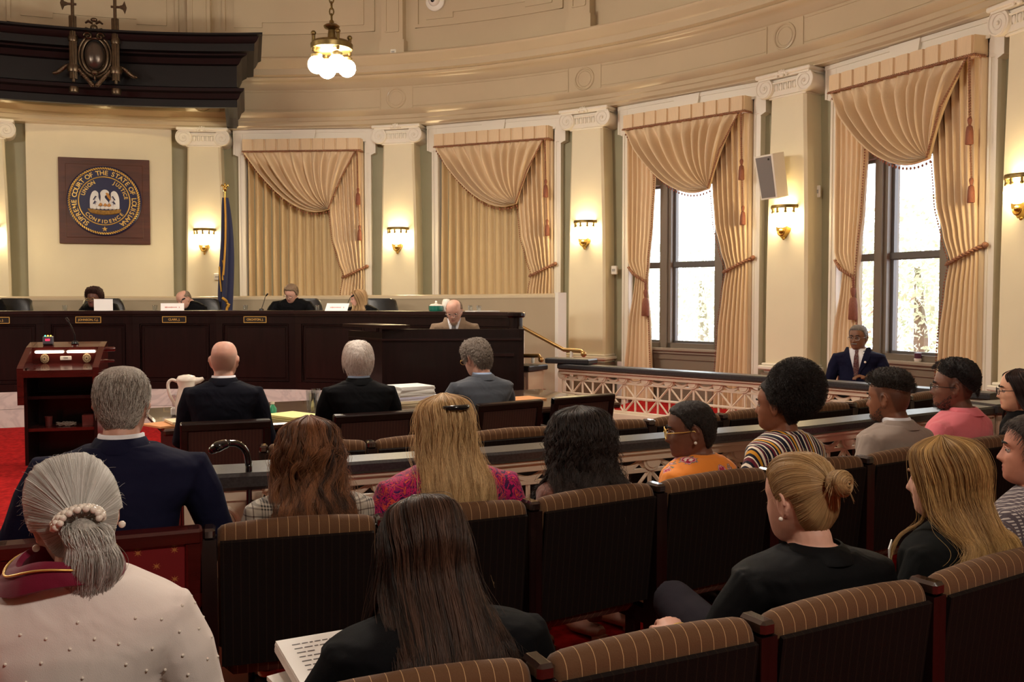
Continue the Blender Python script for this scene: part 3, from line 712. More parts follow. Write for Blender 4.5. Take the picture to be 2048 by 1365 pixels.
for i in range(-3, 6):
    M = bay_m(FC + FW * i); e = HL + .0
    mb_.bx(-e, e, AP - .015, AP + .3, 0, .225, M); mb_.bx(-e, e, AP - .012, AP + .3, .229, .44, M)
    k = .60 * math.tan(R_(FW / 2)); kr = k if i < 5 else -.22
    for z0, z1, y0 in ((1.40, 1.44, -.04), (1.375, 1.40, -.02)):
        tp.add([M @ Vector(p) for p in [(-e + y0 * .086, AP + y0, z0), (e - y0 * .086, AP + y0, z0), (e + kr, AP + (.6 if i < 5 else .3), z0), (-e - k, AP + .6, z0), (-e + y0 * .086, AP + y0, z1), (e - y0 * .086, AP + y0, z1), (e + kr, AP + (.6 if i < 5 else .3), z1), (-e - k, AP + .6, z1)]],
               [(3, 2, 1, 0), (4, 5, 6, 7), (0, 1, 5, 4), (1, 2, 6, 5), (2, 3, 7, 6), (3, 0, 4, 7)])
    f = MB(); f.bx(-e, e, AP + .02, AP + .06, .44, 1.38, M)
    for a, b, c, d in ((-e, e, 1.275, 1.38), (-e, e, .44, .535), (-e, -e + .085, .53, 1.28), (e - .085, e, .53, 1.28)): f.bx(a, b, AP - .005, AP + .03, c, d, M)
    x0, x1, z0, z1 = -e + .085, e - .085, .535, 1.275
    f.tube([M @ Vector(p) for p in [(x0 + .012, AP + .012, z0 + .012), (x1 - .012, AP + .012, z0 + .012), (x1 - .012, AP + .012, z1 - .012), (x0 + .012, AP + .012, z1 - .012)]], .014, 6, loop=True)
    f.box((0, AP + .022, .905), (x1 - x0 - .09, .02, z1 - z0 - .09), M, .008)
    f.build('front_panel', WOOD, bench, 25)
    if -1 <= i <= 2:
        nm = {-1: 'Weimer, J.', 0: 'Johnson, C.J.', 1: 'Clark, J.', 2: 'Crichton, J.'}[i]
        MP = M @ Matrix.Translation((0, AP - .012, 1.328)) @ Matrix.Rotation(PI / 2, 4, 'X')
        q = MB(); q.box((0, 0, 0), (.285, .068, .01), MP); pl = q.build('name_plate', mat('plate_black', (22, 18, 14), .4), bench, 0)
        q = MB()
        for a, b, c, d in ((-.15, .15, .033, .041), (-.15, .15, -.041, -.033), (-.15, -.142, -.041, .041), (.142, .15, -.041, .041)): q.bx(a, b, c, d, -.004, .009, MP)
        q.build('plate_frame', GOLD, pl, 0)
        q = MB(); text_mesh(q, nm.upper()[0] + nm.upper()[1:-len(nm.split()[-1]) - 1] + ' ' + nm.split()[-1], .036, MP @ Matrix.Translation((0, 0, .006)), .001, .001); q.build('plate_lettering', GOLD, pl, 0)
mb_.build('marble_base', MARBLE, bench, 0); tp.build('bench_top', WOODX, bench, 20)
M = bay_m(FC + FW * 5.5); g = MB(); g.lathe([(.075, 0), (.075, 1.40)], 20, M @ Matrix.Translation((-.02, AP + .06, 0))); g.lathe([(.09, 1.38), (.105, 1.40), (.105, 1.43), (.09, 1.44)], 20, M @ Matrix.Translation((-.02, AP + .06, 0)))
g.build('corner_post', WOOD, bench, 30)
# clerk's enclosure
clerk = thing('clerk_desk', 'dark wood clerk desk with raised ledge before the bench', 'desk')
c0, c1 = at_y(764, 700, 9.6), at_y(1038, 700, 9.72); c2 = at_y(697, 700, 10.2)
def wallseg(g, a, b, z0, z1, th):
    d = (b - a); d.z = 0; d.normalize(); nrm = Vector((-d.y, d.x, 0)) * th
    q = [Vector((p.x, p.y, z)) for z in (z0, z1) for p in (a, b, b + nrm, a + nrm)]
    g.add(q, [(0, 1, 2, 3), (7, 6, 5, 4), (0, 4, 5, 1), (1, 5, 6, 2), (2, 6, 7, 3), (3, 7, 4, 0)])
g = MB(); wallseg(g, c0, c1, .0, 1.28, .05); e1 = c1 + Vector((.0, .9, 0)); wallseg(g, c1, e1, 0, 1.28, -.05); wallseg(g, c2, c0, 0, 1.25, .05)
g.build('panel', WOOD, clerk, 0)
g = MB(); o = Vector((0, -.03, 0)); wallseg(g, c0 + o, c1 + o + Vector((.03, 0, 0)), 1.165, 1.185, .06); wallseg(g, c2 + o, c0 + o, 1.165, 1.185, .06); g.build('moulding', WOODX, clerk, 0)
g = MB(); q0, q1, q2, q3 = at_y(685, 654, 10.1), at_y(764, 662, 9.45), at_y(820, 658, 9.6), at_y(745, 652, 10.3)
pts = [Vector((p.x, p.y, z)) for z in (1.295, 1.325) for p in (q0, q1, q2, q3)]
g.add(pts, [(3, 2, 1, 0), (4, 5, 6, 7), (0, 1, 5, 4), (1, 2, 6, 5), (2, 3, 7, 6), (3, 0, 4, 7)]); g.build('ledge', WOODX, clerk, 0)
g = MB(); g.bx(c0.x + .1, c1.x - .05, c0.y + .08, c0.y + .55, 1.0, 1.03); g.build('worktop', WOODX, clerk, 0)

# ================================================================== small things on the bench
def on_bench(px, r=6.3): 
    p = on_ring(px, 622, r); return Vector((p.x, p.y, 1.44))
def face_cam(p): return math.atan2(-p.x, p.y)
PAPW = mat('bright_card', (248, 244, 242), .6)
def card(px, wpx, label, slant=0):
    p = on_bench(px, 6.25); wd = wpx * p.y / F; M = T(p.x, p.y, 1.44, math.atan2(p.x, -p.y) + PI)
    t = thing('name_card', label, 'card', M)
    g = MB(); h = .095; g.add([(-wd / 2, -.05, 0), (wd / 2, -.05, 0), (wd / 2 + slant, .0, h), (-wd / 2 + slant, 0, h), (wd / 2, .05, 0), (-wd / 2, .05, 0), (-wd / 2 + .004, -.046, 0), (wd / 2 - .004, -.046, 0), (wd / 2 + slant - .004, 0, h - .004), (-wd / 2 + slant + .004, 0, h - .004), (wd / 2 - .004, .046, 0), (-wd / 2 + .004, .046, 0)],
                     [(0, 1, 2, 3), (3, 2, 4, 5), (6, 9, 8, 7), (9, 11, 10, 8), (0, 6, 7, 1), (5, 4, 10, 11)]); g.build('card', PAPW, t, 0)
    g = MB(); Mt = Matrix.Translation((slant / 2, -.027, h * .45)) @ Matrix.Rotation(R_(62), 4, 'X'); rnd = random.Random(px)
    x = -wd * .3
    while x < wd * .2: q = rnd.uniform(.008, .013); g.box((x, 0, 0), (q, .014 if rnd.random() > .2 else .019, .002), Mt); x += q + .004
    g.box((wd * .29, 0, 0), (.008, .018, .002), Mt); g.build('print', mat('red_print', (206, 120, 112), .6), t, 0)
card(345, 44, 'white name card with red print before the balding judge'); card(672, 44, 'white name card with red print before the female judge', .03)
p = on_bench(207, 6.3); t = thing('sheet_holder', 'plain white upright board before the woman with dark curly hair', 'board', T(p.x, p.y, 1.44, face_cam(p) + PI))
g = MB(); g.box((0, 0, .075), (.225, .012, .15), Matrix.Rotation(R_(8), 4, 'X')); g.build('board', PAPW, t, 0); g = MB(); g.box((0, -.04, .006), (.2, .1, .012)); g.build('foot', PAPW, t, 0)
def tumbler(px, r, label):
    p = on_bench(px, r); g = MB(); g.lathe([(.001, 0), (.026, 0), (.031, .07), (.029, .07), (.024, .006), (.001, .006)], 16); o = g.build('drinking_glass', GLASS, None, 40, T(p.x, p.y, 1.441)); return tag(o, label, 'glass', 'glasses on the bench')
for px, l in ((130, 'water glass left of the curly haired judge'), (310, 'water glass left of the white name card'), (491, 'water glass right of the flag'), (635, 'water glass left of the female judge name card'), (941, 'small glass at the right end of the bench'), (958, 'last small glass on the right end of the bench')): tumbler(px, 6.4, l)
def mic(p, path, label, head=.012, r=.004):
    t = thing('gooseneck_microphone', label, 'microphone', T(p.x, p.y, p.z))
    g = MB(); g.lathe([(.001, 0), (.035, 0), (.03, .02), (.012, .028), (.001, .028)], 14); g.build('base', BLACK, t, 40)
    q = [Vector(a) - p for a in path]; g = MB(); g.tube([Vector((0, 0, .02))] + q, r, 6); g.build('neck', BLACK, t, 180)
    d = (q[-1] - q[-2]).normalized(); g = MB(); g.tube([q[-1] - d * head, q[-1], q[-1] + d * head * 2.5], [head * .7, head, head * .8], 10); g.build('capsule', BLACK, t, 60)
def bmic(px0, px1, py1, label):
    p = on_bench(px0, 6.35); e = on_ring(px1, py1, 6.35); mic(p, [p.lerp(e, .4) + Vector((0, .02, .03)), p.lerp(e, .75) + Vector((0, .0, .03)), e], label)
bmic(358, 366, 599, 'thin black microphone in front of the balding judge face'); bmic(523, 533, 591, 'thin black microphone left of the grey haired judge with collar'); bmic(690, 704, 593, 'thin black microphone in front of the female judge')
p = on_bench(872, 6.4); t = thing('lidded_jar', 'teal jar with white lid and knob on the bench', 'jar', T(p.x, p.y, 1.44)); g = MB(); g.lathe([(.001, 0), (.085, 0), (.092, .02), (.092, .065), (.001, .07)], 24); g.build('pot', mat('teal_glaze', (24, 110, 92), .25, coat=.5), t, 40)
g = MB(); g.lathe([(.085, .066), (.07, .082), (.025, .09), (.012, .1), (.001, .1)], 24); g.sph((0, 0, .112), .016, 10, 8); g.build('lid', PEARL, t, 60)
p = on_bench(893, 6.5); t = thing('white_jug', 'white rounded jug standing behind the clerk head', 'jug', T(p.x, p.y, 1.44)); g = MB(); g.lathe([(.001, 0), (.05, 0), (.062, .05), (.055, .11), (.048, .135), (.025, .15), (.001, .152)], 20); g.build('body', PEARL, t, 60); g = MB(); g.tube([(.05, 0, .12), (.09, 0, .1), (.09, 0, .05), (.058, 0, .03)], .009, 6); g.build('handle', PEARL, t, 180)
p = on_bench(965, 6.35); g = MB(); g.box((0, 0, .004), (.35, .22, .008)); o = g.build('paper_sheet', WHITE, None, 0, T(p.x, p.y, 1.44, .6)); tag(o, 'white papers lying on the right end of bench', 'paper')
# high-backed black chairs
def exec_chair():
    t = thing('judge_chair', '', 'chair')
    g = MB(); rows = []
    for z, hw, y in ((.46, .22, .02), (.55, .27, 0), (.8, .29, -.03), (1.05, .28, -.07), (1.17, .25, -.09), (1.20, .20, -.095)):
        rows.append([(-hw, y - .03, z), (-hw, y + .03, z), (-hw + .04, y + .06, z), (0, y + .045, z), (hw - .04, y + .06, z), (hw, y + .03, z), (hw, y - .03, z), (hw - .05, y - .06, z), (0, y - .075, z), (-hw + .05, y - .06, z)])
    g.rings(rows); g.build('backrest', BLEATHER, t, 50)
    g = MB(); g.box((0, .25, .44), (.54, .52, .10), None, .035); g.build('seat', BLEATHER, t, 50)
    g = MB(); g.tube([(0, .2, .4), (0, .2, .05)], .03, 8)
    for i in range(5): a = 2 * PI * i / 5; g.tube([(0, .2, .09), (.28 * math.cos(a), .2 + .28 * math.sin(a), .035)], .02, 6)
    for i in range(5): a = 2 * PI * i / 5; g.sph((.28 * math.cos(a), .2 + .28 * math.sin(a), .03), .03, 8, 6)
    g.build('base', BLACK, t, 40)
    for s in (-1, 1):
        g = MB(); g.tube([(s * .29, .05, .5), (s * .3, .05, .66), (s * .3, .32, .67), (s * .29, .36, .5)], .022, 8); g.build('armrest', BLACK, t, 180)
    return t
ec = exec_chair()
JCH = [(20, 7.35, 'black leather high-backed chair at the left picture edge', -40), (205, 7.32, 'black leather chair behind the curly haired judge', -8), (398, 7.28, 'black leather chair behind the balding judge', -12), (605, 7.35, 'black leather chair behind the grey haired judge in white collar', 0), (757, 7.35, 'black leather chair beside the blonde female judge', 6)]
for i, (px, r, l, dr) in enumerate(JCH):
    p = on_ring(px, 610, r); M = T(p.x, p.y, .4, face_cam(p) + PI + R_(dr))
    if i == 0: ec.matrix_world = M; ec['label'] = l; ec['group'] = 'judges chairs'
    else: dup(ec, M, l)

# flag
p = on_ring(453, 600, 7.55); t = thing('flag', 'furled navy flag with gold fringe on a brass pole', 'flag', T(p.x, p.y, .4))
zt = at_y(451, 382, p.y).z - .4
g = MB(); g.tube([(0, 0, .03), (0, 0, zt)], .014, 8); g.lathe([(.001, 0), (.14, 0), (.14, .02), (.03, .05), (.02, .1)], 20); g.build('pole', BRASS, t, 60)
g = MB(); g.lathe([(.012, zt - .01), (.03, zt), (.012, zt + .012)], 12); g.sph((0, 0, zt + .035), .026, 10, 8)
for s in (-1, 1): g.tube([(s * .01, 0, zt + .05), (s * .045, 0, zt + .085), (s * .06, 0, zt + .06)], [.014, .016, .006], 6)
g.sph((0, 0, zt + .08), (.016, .016, .035), 8, 6); g.build('finial', BRASS, t, 60)
g = MB(); rows = []; zb = .85
def flag_r(a, z):
    q = (zt - .1 - z) / (zt - .1 - zb); wd = .03 + .048 * math.sin(min(1, q * 1.1) * PI * .62) ** .8
    return wd * (1 + .45 * math.sin(4 * a + 3 * q + .6 * math.sin(6 * q)))
for i in range(60):
    z = zt - .1 - (zt - .1 - zb) * i / 59; q = i / 59; rows.append([(flag_r(a, z) * math.cos(a) + .02 * math.sin(5 * q) + .01, flag_r(a, z) * .8 * math.sin(a) - .03, z) for a in [2 * PI * k / 48 for k in range(48)]])
g.rings(rows); g.build('cloth', mat('flag_navy', (26, 30, 66), .7, sheen=.2), t, 60)
g = MB()
def fl_line(a0, a1, q0, q1, r):
    out = []
    for i in range(30):
        q = q0 + (q1 - q0) * i / 29; z = zt - .1 - (zt - .1 - zb) * q; a = a0 + (a1 - a0) * i / 29; rr = flag_r(a, z) + .006
        out.append((rr * math.cos(a) + .02 * math.sin(5 * q) + .01, rr * .8 * math.sin(a) - .03, z))
    g.tube(out, r, 6)
fl_line(-1.45, -1.7, .0, .62, .014); fl_line(-2.6, -1.75, .5, .66, .012); fl_line(-1.7, -.5, .80, .86, .02); fl_line(-.6, -1.9, .86, .97, .022); fl_line(-2.9, -2.6, .55, .75, .012)
g.build('gold_fringe', mat('gold_fringe', (206, 152, 52), .6, bump=.8, bscale=80), t, 60)

# wall fixtures
def wallbox(adeg, r, z, w_, h_, d_, name, label, cat, px=None):
    t = thing(name, label, cat, bay_m(adeg) @ Matrix.Translation((0, r, z)))
    g = MB(); g.box((0, -d_ / 2, 0), (w_, d_, h_), None, .008); g.build('housing', TRIM, t, 20); g = MB(); g.box((0, -d_ - .003, .0), (w_ * .55, .006, h_ * .3), None, .002); g.build('window', mat('grey_plastic', (170, 166, 156), .4), t, 20)
p = on_ring(435.5, 554, 8.8); wallbox(ang_of(p), 8.80, p.z, .105, .105, .05, 'thermostat', 'white thermostat on pilaster beside the flag', 'thermostat')
p = on_ring(1236, 541, 9.05); wallbox(ang_of(p), 8.98, p.z, .09, .12, .05, 'thermostat', 'white thermostat on green wall left of a bright window', 'thermostat')
p = on_ring(1638, 384, 9.05); wallbox(ang_of(p), 9.02, p.z, .10, .14, .015, 'wall_plate', 'flat painted plate on green wall right of the loudspeaker', 'wall plate')
p = on_ring(784, 107, 8.5); wallbox(ang_of(p), 8.6, 5.29, .09, .08, .06, 'motion_sensor', 'small white sensor sitting on the cornice', 'sensor')
t = thing('dome_camera', 'white dome camera high on the cream wall', 'camera', bay_m(ang_of(on_ring(872, 3, 8.7))) @ Matrix.Translation((0, 8.69, on_ring(872, 3, 8.7).z)))
g = MB(); g.lathe([(.001, 0), (.15, 0), (.15, .03), (.11, .06)], 24, Matrix.Rotation(PI / 2, 4, 'X')); g.build('mount', TRIM, t, 40); g = MB(); g.sph((0, -.06, 0), (.09, .07, .09), 18, 12); g.build('dome', PEARL, t, 180); g = MB(); g.sph((.0, -.11, -.02), (.035, .025, .03), 12, 8); g.build('lens', BLACK, t, 180)
p = on_ring(1563, 350, 8.6); M = bay_m(70) @ Matrix.Translation((-.045, 8.60, p.z)) @ Matrix.Rotation(R_(-6), 4, 'Z') @ Matrix.Rotation(R_(12), 4, 'X')
t = thing('loudspeaker', 'white box loudspeaker with grey grille tilted above a sconce', 'loudspeaker', M)
g = MB(); g.prism([(-.13, -.255), (.13, -.255), (.15, .255), (-.15, .255)], -.10, .08); g.build('cabinet', TRIM, t, 20)
g = MB(); g.prism([(-.105, -.235), (.105, -.235), (.12, .235), (-.12, .235)], -.106, -.09); g.build('grille', mat('speaker_grille', (128, 122, 120), .6, bump=.5, bscale=300), t, 0)
g = MB(); g.box((.085, -.108, .2), (.022, .006, .022)); g.build('badge', BLACK, t, 0); g = MB(); g.tube([(0, .06, -.05), (0, .2, -.1)], .025, 8); g.build('wall_arm', TRIM, t, 40)

# ================================================================== stair rails and post at the bench end
HANDR = mat('handrail_brass', (178, 142, 88), .3, .8)
t = thing('stair_handrail', 'long brass handrail sloping down the cream stair wall', 'handrail')
g = MB(); a, b, c = at_y(1013, 638, 11.75), at_y(1128, 700, 11.05), at_y(1163, 703, 10.9); g.tube([a, b, c, c + Vector((.02, -.06, -.03))], .024, 8); g.sph(tuple(c + Vector((.02, -.06, -.03))), .035, 8, 6); g.build('rail', HANDR, t, 60)
d = at_y(1143, 703, 10.98); g = MB(); g.tube([(d.x, d.y, 0), d], .02, 8); g.build('upright', TRIM, t, 60); d = a.lerp(b, .3); g = MB(); g.tube([d, Vector((d.x, d.y, .2))], .02, 8); g.build('upright', TRIM, t, 60)
t = thing('stair_handrail', 'short brass handrail above white post by the clerk desk', 'handrail')
g = MB(); a, b, c = at_y(1030, 700, 10.75), at_y(1046, 712, 10.5), at_y(1078, 712, 10.35); g.tube([a, b, c, c + Vector((.02, -.05, -.04))], .022, 8); g.sph(tuple(c + Vector((.02, -.05, -.04))), .032, 8, 6); g.build('rail', HANDR, t, 60)
d = at_y(1066, 712, 10.42); g = MB(); g.tube([(d.x, d.y, .88), d], .018, 8); g.build('upright', TRIM, t, 60)
d = at_z(1055, 728, .88); t = thing('newel_post', 'white fluted post with dark stone cap at the stairs', 'post', T(d.x, d.y, 0, R_(-35)))
g = MB(); g.box((0, 0, .40), (.22, .3, .80)); g.bx(-.07, -.04, -.16, -.14, .05, .75); g.bx(.04, .07, -.16, -.14, .05, .75); g.build('shaft', RAILW, t, 0); g = MB(); g.box((0, 0, .84), (.30, .38, .06), None, .012); g.build('cap', STONE, t, 20)

# ================================================================== balustrades
def balustrade(pts, name, label, zb, h=.87, plinth=True):
    t = thing(name, label, 'railing')
    top = MB(); cr = MB(); lat = MB(); pl = MB()
    L = [0]
    for a, b in zip(pts, pts[1:]): L.append(L[-1] + (b - a).length)
    def at(s):
        j = max(k for k in range(len(L) - 1) if L[k] <= s + 1e-9); q = (s - L[j]) / (L[j + 1] - L[j]); return pts[j].lerp(pts[j + 1], q), (pts[j + 1] - pts[j]).normalized()
    def strip(g, y0, y1, z0, z1, bev=0):
        rows = []
        for i, p in enumerate(pts):
            a = pts[max(0, i - 1)]; b = pts[min(len(pts) - 1, i + 1)]; d = (b - a).normalized(); n = Vector((-d.y, d.x, 0)); c = bev
            rows.append([p + n * y + Vector((0, 0, z)) for y, z in ((y0 + c, z0), (y1 - c, z0), (y1, z0 + c), (y1, z1 - c), (y1 - c, z1), (y0 + c, z1), (y0, z1 - c), (y0, z0 + c))])
        g.rings(rows)
    strip(top, -.10, .10, h - .055, h, .012); strip(cr, -.075, .075, h - .075, h - .055, .004); strip(cr, -.05, .05, h - .115, h - .075, .004)
    for z0, z1 in ((h - .185, h - .165), (h - .335, h - .315), (zb, zb + .025)): strip(lat, -.014, .014, z0, z1, .002)
    strip(pl, -.06, .06, 0, zb, .004)
    N = round(L[-1] / .285); sp = L[-1] / N
    def bar(s0, z0, s1, z1, r=.011):
        p, d = at(min(max(s0, 0), L[-1])); q, _ = at(min(max(s1, 0), L[-1])); lat.tube([p + Vector((0, 0, z0)), q + Vector((0, 0, z1))], r, 4)
    for i in range(N + 1):
        s = i * sp; p, d = at(s); n = Vector((-d.y, d.x, 0)); zc = h - .12
        Mx = Matrix.Translation(p + Vector((0, 0, zc))) @ Matrix(((d.x, n.x, 0, 0), (d.y, n.y, 0, 0), (0, 0, 1, 0), (0, 0, 0, 1))) @ Matrix.Rotation(PI / 2, 4, 'X')
        lat.lathe([(.001, -.034), (.040, -.034), (.044, -.026), (.056, -.026), (.056, .026), (.044, .026), (.040, .034), (.001, .034)], 20, Mx)
        bar(s, zb, s, h - .17)
        if i < N:
            lat.tube([at(min(L[-1], s + .04 + (sp - .08) * q))[0] + Vector((0, 0, zc + .01 - .05 * math.sin(PI * q))) for q in [k / 10 for k in range(11)]], [.008 + .009 * math.sin(PI * k / 10) for k in range(11)], 6)
            m_ = s + sp / 2; bar(m_, zb, m_, h - .17); bar(s, h - .175, m_, h - .325); bar(s + sp, h - .175, m_, h - .325); bar(m_, h - .325, s, zb + .01); bar(m_, h - .325, s + sp, zb + .01)
    top.build('stone_top', STONE, t, 25); cr.build('top_rail', RAILW, t, 25); lat.build('lattice', RAILW, t, 40); pl.build('plinth', RAILW, t, 0)
    return t
def rail_post(p, yaw, label, w_=.26, h=.885):
    t = thing('rail_post', label, 'post', T(p.x, p.y, 0, yaw)); g = MB(); g.box((0, 0, .41), (w_ - .04, .16, .82)); 
    for a, b, c, d in ((-w_ / 2 + .02, w_ / 2 - .02, .77, .81), (-w_ / 2 + .02, -w_ / 2 + .05, .05, .8), (w_ / 2 - .05, w_ / 2 - .02, .05, .8)): g.bx(a, b, -.095, -.07, c, d)
    g.tube([(.06 * math.cos(a), -.08, .66 + .08 * math.sin(a)) for a in [2 * PI * i / 28 for i in range(28)]], .012, 6, loop=True); g.sph((0, -.08, .66), (.05, .012, .07), 16, 8)
    g.build('panel', RAILW, t, 30); g = MB(); g.box((0, 0, h - .035), (w_ + .05, .25, .07), None, .014); g.build('stone_cap', STONE, t, 25)
far_pts = [Vector((q.x, q.y, 0)) for q in (at_z(1126, 727, .87), at_z(1560, 754, .87), at_z(1992, 786, .87))]
balustrade(far_pts, 'balustrade', 'cream lattice balustrade with dark top along the window aisle', .38)
g = MB(); a, b = far_pts[0], at_z(1200, 730, .87); d = (b - a).normalized(); g.box((0, 0, 0), (.55, .24, .06), T(a.x + .22 * d.x, a.y + .22 * d.y, .90, math.atan2(d.y, d.x)), .012); o = g.build('stone_block', STONE, None, 25); tag(o, 'dark stone block on the far end of the window rail', 'block')
near_pts = [Vector((q.x, q.y, 0)) for q in (at_z(500, 929, .87), at_z(697, 918, .87), at_z(990, 899, .87), at_z(1251, 877, .87), at_z(1429, 862, .87), at_z(1593, 849, .87), at_z(1841, 822, .87), at_z(1975, 810, .87))]
balustrade(near_pts, 'balustrade', 'cream lattice bar rail behind the front row of striped chairs', .38)
rail_post(Vector(tuple(at_z(447, 941, .88)[:2]) + (0,)), R_(16), 'cream rail post with oval panel beside the walker handle', .34)
rail_post(Vector(tuple(at_z(1998, 806, .88)[:2]) + (0,)), R_(20), 'cream corner rail post beside the pink shirted man', .26)
# raised window aisle
g = MB(); q = [far_pts[0] + Vector((-.1, .1, 0)), far_pts[2], far_pts[2] + Vector((2.5, -3.0, 0)), ring(95, 9.0), ring(85, 9.05), ring(75, 9.0), ring(65, 9.0), ring(55, 9.0)]
g.rings([[Vector((p.x, p.y, z)) for p in q] for z in (0, .2)]); st(g.build('floor_aisle', CARPET, smooth=0))
# marble wainscot behind the far rail
g = MB()
for k in (3, 4): g.bx(-1.3, 1.3, 8.96, 9.0, .2, .62, bay_m(20 * k)) if False else None
M = bay_m(53.5); g.bx(-.12, .38, 8.95, 9.01, .2, .72, M)
st(g.build('baseboard_north', MARBLE, smooth=0))

# ================================================================== row chairs
CAPM = mat('armcap_wood', (40, 26, 22), .14, coat=1); CAPC = mat('armcap_polished', (150, 138, 132), .12, .8)
def row_chair(w_):
    t = thing('row_chair', '', 'chair')
    hw = w_ / 2 - .024; g = MB(); rows = []
    for x, k in ((-hw, .75), (-hw + .012, .93), (-hw + .035, 1), (-hw * .5, 1), (0, 1), (hw * .5, 1), (hw - .035, 1), (hw - .012, .93), (hw, .75)):
        cr = -.012 * (abs(x) / hw) ** 2; cy, cz = -.045, .64
        pr = [(.035, .46), (.005, .70), (-.02, .82)] + [(-.055 + .036 * math.cos(a), .838 + .042 * math.sin(a)) for a in [R_(10 + 170 * i / 10) for i in range(11)]] + [(-.093, .80), (-.07, .70), (-.035, .46)]
        rows.append([(x, cy + (y - cy) * k, cz + (z - cz) * (k * .25 + .75) + (cr if z > .7 else 0)) for y, z in pr])
    g.rings(rows); g.build('backrest', SEATF, t, 50)
    g = MB(); rows = []
    for x in (-hw + .008, hw - .008): rows.append([(x, -.094, .825), (x, -.078, .70), (x, -.042, .415), (x, -.056, .41), (x, -.09, .70), (x, -.1045, .82)])
    g.rings(rows); g.build('back_panel', SEATD, t, 20)
    g = MB(); g.box((0, .22, .395), (w_ - .07, .46, .085), None, .03); g.build('seat', SEATF, t, 50)
    for s in (-1, 1):
        g = MB(); x = s * w_ / 2; g.bx(x - .022, x + .022, -.098, -.02, .28, .83); g.bx(x - .018, x + .018, -.05, .30, .30, .36); g.bx(x - .02, x + .02, -.06, .28, .58, .61, None, .008); g.bx(x - .018, x + .018, .22, .27, .3, .6); g.build('side_frame', WOOD, t, 0)
        g = MB(); g.bx(x - .019, x + .019, -.100, -.018, .83, .866, None, .008); g.build('arm_cap', CAPM, t, 30)
        g = MB(); g.bx(x - .016, x + .016, .05, .10, .02, .32); g.bx(x - .03, x + .03, -.06, .22, 0, .02); g.build('leg', WOOD, t, 0)
    return t
CH_T = .875
def place_row(seps, labels, group, protos={}):
    P = [at_z(x, y, CH_T) for x, y in seps]
    for i, l in enumerate(labels):
        a, b = P[i], P[i + 1]; d = (b - a); d.z = 0; wd = d.length; mid = (a + b) / 2; yaw = math.atan2(d.y, d.x)
        k = round(wd, 2)
        M = Matrix.Translation((mid.x, mid.y, 0)) @ Matrix.Rotation(yaw, 4, 'Z') @ Matrix.Translation((0, .055, 0)); M2 = M
        if 'c' not in protos: protos['c'] = row_chair(.53); c = protos['c']; c['label'] = l; c['group'] = group
        else: c = dup(protos['c'], M2, l, group)
        c.matrix_world = M @ Matrix.Diagonal((wd / .53, 1, 1, 1))
P1S = [(418, 1047), (764, 1025), (1060, 995), (1310, 961), (1535, 931), (1727, 908), (1890, 886), (2035, 866), (2165, 848)]
place_row(P1S, ['striped brown row chair behind the woman in plaid jacket', 'striped brown row chair behind the woman in magenta blouse', 'striped brown row chair behind the woman with long black curls', 'striped brown row chair behind the woman in orange floral blouse', 'striped brown row chair behind the woman in multicoloured striped blouse', 'striped brown row chair behind the man in grey blazer', 'striped brown row chair behind the man in pink shirt', 'striped brown row chair behind the dark haired woman at right edge'], 'second row of striped chairs')
P0S = [(-420, 1428), (-5, 1406), (560, 1384), (1075, 1306), (1512, 1224), (1850, 1150), (2110, 1080), (2330, 1020)]
place_row(P0S[1:], ['striped brown row chair under the woman in white cardigan', 'striped brown row chair behind the brunette holding papers', 'empty striped row chair right of the brunette at bottom', 'striped brown row chair behind the woman with blonde bun', 'striped brown row chair behind the blonde woman with loose hair', 'striped brown row chair behind the man in checked shirt'], 'nearest row of striped chairs')
P2S = [(527, 886), (741, 878), (922, 865), (1112, 850), (1297, 836), (1443, 824), (1575, 813), (1700, 802), (1814, 789), (1880, 780)]
place_row(P2S, ['empty front row striped chair nearest the black walker handle', 'empty front row striped chair behind red-haired woman, second from the walker handle', 'empty front row chair between the blonde and black curly heads', 'empty front row chair beyond the black curly hair', 'empty front row chair beyond the woman with gold glasses', 'empty front row chair left of the afro hairstyle', 'empty front row chair hidden behind the afro hairstyle', 'empty front row chair left of the man in grey blazer', 'empty front row chair beyond the man in grey blazer'], 'front row of striped chairs')

# wooden armchairs
def arm_chair(frame, fab, label, group):
    t = thing('wooden_armchair', label, 'chair', None, group); w_, h = .53, .88
    g = MB(); tilt = Matrix.Translation((0, 0, .42)) @ Matrix.Rotation(R_(9), 4, 'X') @ Matrix.Translation((0, 0, -.42))
    for s in (-1, 1): g.bx(min(s * (w_ / 2 - .045), s * w_ / 2), max(s * (w_ / 2 - .045), s * w_ / 2), -.02, .025, .40, h, tilt, .006)
    g.bx(-w_ / 2, w_ / 2, -.025, .03, h - .05, h + .0, tilt, .008); g.bx(-w_ / 2 + .03, w_ / 2 - .03, -.02, .02, .44, .50, tilt); g.build('back_frame', frame, t, 20)
    g = MB(); g.bx(-w_ / 2 + .04, w_ / 2 - .04, -.012, .035, .49, h - .045, tilt, .01); g.build('back_panel', fab, t, 20)
    g = MB(); g.box((0, .25, .41), (w_ - .04, .48, .09), None, .03); g.build('seat', fab, t, 40)
    for s in (-1, 1):
        g = MB(); g.tube([(s * w_ / 2 * .96, -.06, .64), (s * w_ / 2 * .98, .2, .65), (s * w_ / 2 * .98, .42, .63)], .024, 8); g.tube([(s * w_ / 2 * .98, .40, .63), (s * w_ / 2 * .96, .38, .40)], .02, 8); g.build('armrest', frame, t, 40)
        for y in (-.0, .45):
            g = MB(); g.tube([(s * (w_ / 2 - .03), y, .40), (s * (w_ / 2 - .025), y - (.05 if y < .1 else 0), 0)], [.024, .017], 8); g.build('leg', frame, t, 40)
    return t
BROWNF = pinstripe('brown_back_fabric', (54, 32, 26), (66, 42, 32), 50, .3)
